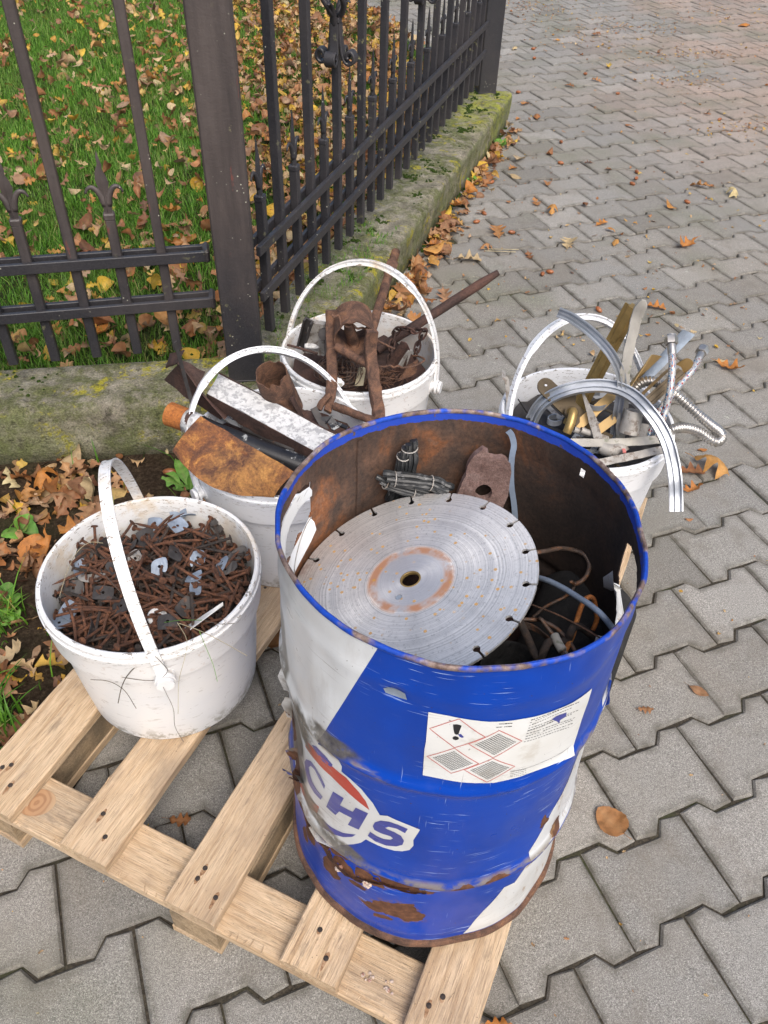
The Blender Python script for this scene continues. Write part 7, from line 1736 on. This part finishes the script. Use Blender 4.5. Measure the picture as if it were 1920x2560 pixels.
for (a, b_, lb) in (((1208, 622), (1297, 624), 'upper'), ((1212, 627), (1290, 630), 'lower')):
    V, F = sweep([at(*a, .006), at(*b_, .008)], circle(.0016, 5)); one('straw', (V, F), 'stem_dry', f'dry straw lying on the paving beside the plinth, the {lb} of a crossed pair', 'straw')
# dandelion rosette and small weeds
t = empty('dandelion_plant', at(470, 1215, .004), 'bright green dandelion rosette on the soil beside the sheet-metal pail', 'plant')
for i, (x, y, L, yw) in enumerate(((455, 1182, .085, 2.1), (440, 1212, .07, 2.9), (432, 1200, .05, 2.6), (462, 1224, .06, 3.9), (490, 1196, .06, 1.1), (500, 1238, .055, -.9), (478, 1206, .05, 1.7))):
    V, F, E_ = leaf_geo('oak' if i % 2 else 'slim', 50+i, L, True); M = Matrix.Translation(at(x, y, .012+.004*i)) @ Matrix.Rotation(yw, 4, 'Z') @ Matrix.Rotation(-.25, 4, 'Y') @ Matrix.Diagonal((1.1, .72, .6, 1)); o = obj('rosette_leaf', [M @ Vector(v) for v in V], F, 'leaf_green', t, smooth=True); fattr(o.data, 'vein', E_)
for j, (px, py, nlf, s_, lb) in enumerate(((8, 1500, 4, .045, 'round-leaved green weed at the left edge near the nail pail'), (25, 1545, 3, .03, 'smaller round-leaved weed below the one at the left edge'), (1252, 360, 5, .045, 'green weed at the foot of the plinth among acorns'), (1178, 452, 4, .03, 'little green weed at the plinth foot near the big acorn'), (60, 1330, 3, .05, 'yellow-green leafy weed in the litter beside the nail pail'))):
    t = empty('small_weed', at(px, py, .004), lb, 'plant')
    for i in range(nlf):
        V, F, E_ = leaf_geo('round', 80+i+j*9, s_, True); yw = i*2*math.pi/nlf+.4*j; M = Matrix.Translation(at(px, py, .012)+Vector((math.cos(yw), math.sin(yw), 0))*s_*.5) @ Matrix.Rotation(yw, 4, 'Z') @ Matrix.Rotation(-.3, 4, 'Y'); o = obj('weed_leaf', [M @ Vector(v) for v in V], F, 'leaf_green', t, smooth=True); fattr(o.data, 'vein', E_)

# ------------------------------------------------------------------ grass (one mass of blades)
def grass(name, N, region, label, hmin, hmax, zf, wd=.0017, seed=1):
    r = np.random.default_rng(seed); X = []; tot = 0
    x0, x1, y0, y1, test = region
    while tot < N:
        c = r.random((N, 2))*[x1-x0, y1-y0]+[x0, y0]; k = test(c, r); X.append(c[k]); tot += k.sum()
    P = np.concatenate(X)[:N]; zb = zf(P); n = len(P)
    h = r.uniform(hmin, hmax, n)*(.75+.5*r.random(n)); yaw = r.random(n)*2*np.pi; lean = np.abs(r.normal(0, .45, n))+.12; bx, by = np.cos(yaw), np.sin(yaw); sx, sy = -by, bx; w_ = wd*r.uniform(.7, 1.4, n)
    ts = (0, .4, .75, 1.); V = np.zeros((n, 7, 3)); hh = np.zeros((n, 7))
    for i, t in enumerate(ts):
        off = h*np.sin(lean)*t*t*1.3; zz = h*t*(1-.25*lean*t)
        cx = P[:, 0]+bx*off; cy = P[:, 1]+by*off; cz = zb+zz
        ww = w_*(1-t*.65)
        if i < 3:
            V[:, 2*i] = np.stack([cx-sx*ww/2*2, cy-sy*ww/2*2, cz], 1); V[:, 2*i+1] = np.stack([cx+sx*ww, cy+sy*ww, cz], 1); hh[:, 2*i:2*i+2] = t
        else: V[:, 6] = np.stack([cx, cy, cz], 1); hh[:, 6] = 1
    b = np.arange(n)*7; quads = np.concatenate([np.stack([b, b+1, b+3, b+2], 1), np.stack([b+2, b+3, b+5, b+4], 1)]); tris = np.stack([b+4, b+5, b+6], 1)
    li = np.concatenate([quads.ravel(), tris.ravel()]); ls_ = np.concatenate([np.arange(len(quads))*4, len(quads)*4+np.arange(len(tris))*3]); lt = np.concatenate([np.full(len(quads), 4), np.full(len(tris), 3)])
    m = bpy.data.meshes.new(name); m.vertices.add(n*7); m.vertices.foreach_set('co', V.ravel()); m.loops.add(len(li)); m.loops.foreach_set('vertex_index', li.astype(np.int32)); m.polygons.add(len(ls_)); m.polygons.foreach_set('loop_start', ls_.astype(np.int32)); m.polygons.foreach_set('loop_total', lt.astype(np.int32)); m.update(calc_edges=True)
    fattr(m, 'h', hh.ravel()); m.materials.append(MT['grass']); o = bpy.data.objects.new(name, m); C.objects.link(o); return tag(o, label, 'grass', kind='stuff')
LPn = np.array(lawn_poly)
def poly_mask(c, poly):
    res = np.zeros(len(c), bool); n = len(poly)
    for i in range(n):
        x0, y0 = poly[i]; x1, y1 = poly[i-1]
        k = ((y0 > c[:, 1]) != (y1 > c[:, 1])) & (c[:, 0] < (x1-x0)*(c[:, 1]-y0)/((y1-y0) if y1 != y0 else 1e-9)+x0); res ^= k
    return res
def view_mask(c, mx=80):
    q = np.column_stack([c, np.full(len(c), .1-CH)]); zc = q@fwd; px = 960+FPX*(q@rgt)/zc; py = 1280-FPX*(q@upv)/zc
    return (px > -mx) & (px < 2000) & (py > -200), px, py
def t_lawn(c, r):
    k = poly_mask(c, lawn_poly); v, px, py = view_mask(c)
    dens = np.clip(1.25-(c[:, 1]-1.8)*.16, .35, 1); dens = np.where(px > 640, dens*.34, dens)
    pat = np.sin(c[:, 0]*9+np.sin(c[:, 1]*7)*1.5)*np.sin(c[:, 1]*8+1.3*np.sin(c[:, 0]*6)); dens = dens*(.72+.38*pat)
    return k & v & (r.random(len(c)) < dens)
grass('grass', 135000, (-3.6, .5, 1.3, 8.5, t_lawn), 'green grass of the lawn behind the iron fence', .024, .055, lambda P: .083+.02*np.clip((P[:, 1]-2)/3, 0, 1), .0013, 1)
tufts = np.array([(-.80, .80), (-.77, .86), (-.86, .95), (-.74, .74), (-.93, 1.15), (-1.0, 1.2), (-1.1, .9), (-.79, 1.05), (-.82, .68), (-.70, .80), (-.36, 1.42)])
def t_tuft(c, r):
    d = np.min(np.linalg.norm(c[:, None, :]-tufts[None], axis=2), axis=1); return ((r.random(len(c)) < np.exp(-(d/.035)**2)) | ((r.random(len(c)) < .004))) & (c[:, 0] < np.interp(c[:, 1], [q[1] for q in SOIL], [q[0] for q in SOIL])-.02)
grass('grass', 1000, (-1.3, -.3, .55, 1.6, t_tuft), 'tufts of green grass growing in the soil strip left of the pallet', .03, .085, lambda P: np.full(len(P), .003), .0020, 3)
grass('grass', 130, (-1.1, -.62, .60, 1.05, lambda c, r: (r.random(len(c)) < np.exp(-(np.linalg.norm(c-np.array([-.745, .80]), axis=1)/.05)**2)) & (c[:, 0] < np.interp(c[:, 1], [q[1] for q in SOIL], [q[0] for q in SOIL])-.02)), 'coarse bright grass tuft between the nail pail and the pallet corner', .05, .12, lambda P: np.full(len(P), .003), .0028, 5)
def t_top(c, r):
    s = (c-np.array([ra.x, ra.y]))@np.array([.2986, .9544]); o_ = (c-np.array([ra.x, ra.y]))@np.array([-.9544, .2986]); return (s > .0) & (s < 1.1) & (o_ > .03) & (o_ < .2) & (r.random(len(c)) < .6*(np.sin(c[:, 0]*40)*np.sin(c[:, 1]*33) > -.1))
grass('grass', 1900, (-.55, .3, 1.6, 2.8, t_top), 'thin moss-like grass growing on top of the plinth beside the post', .006, .018, lambda P: np.full(len(P), .149), .0010, 6)
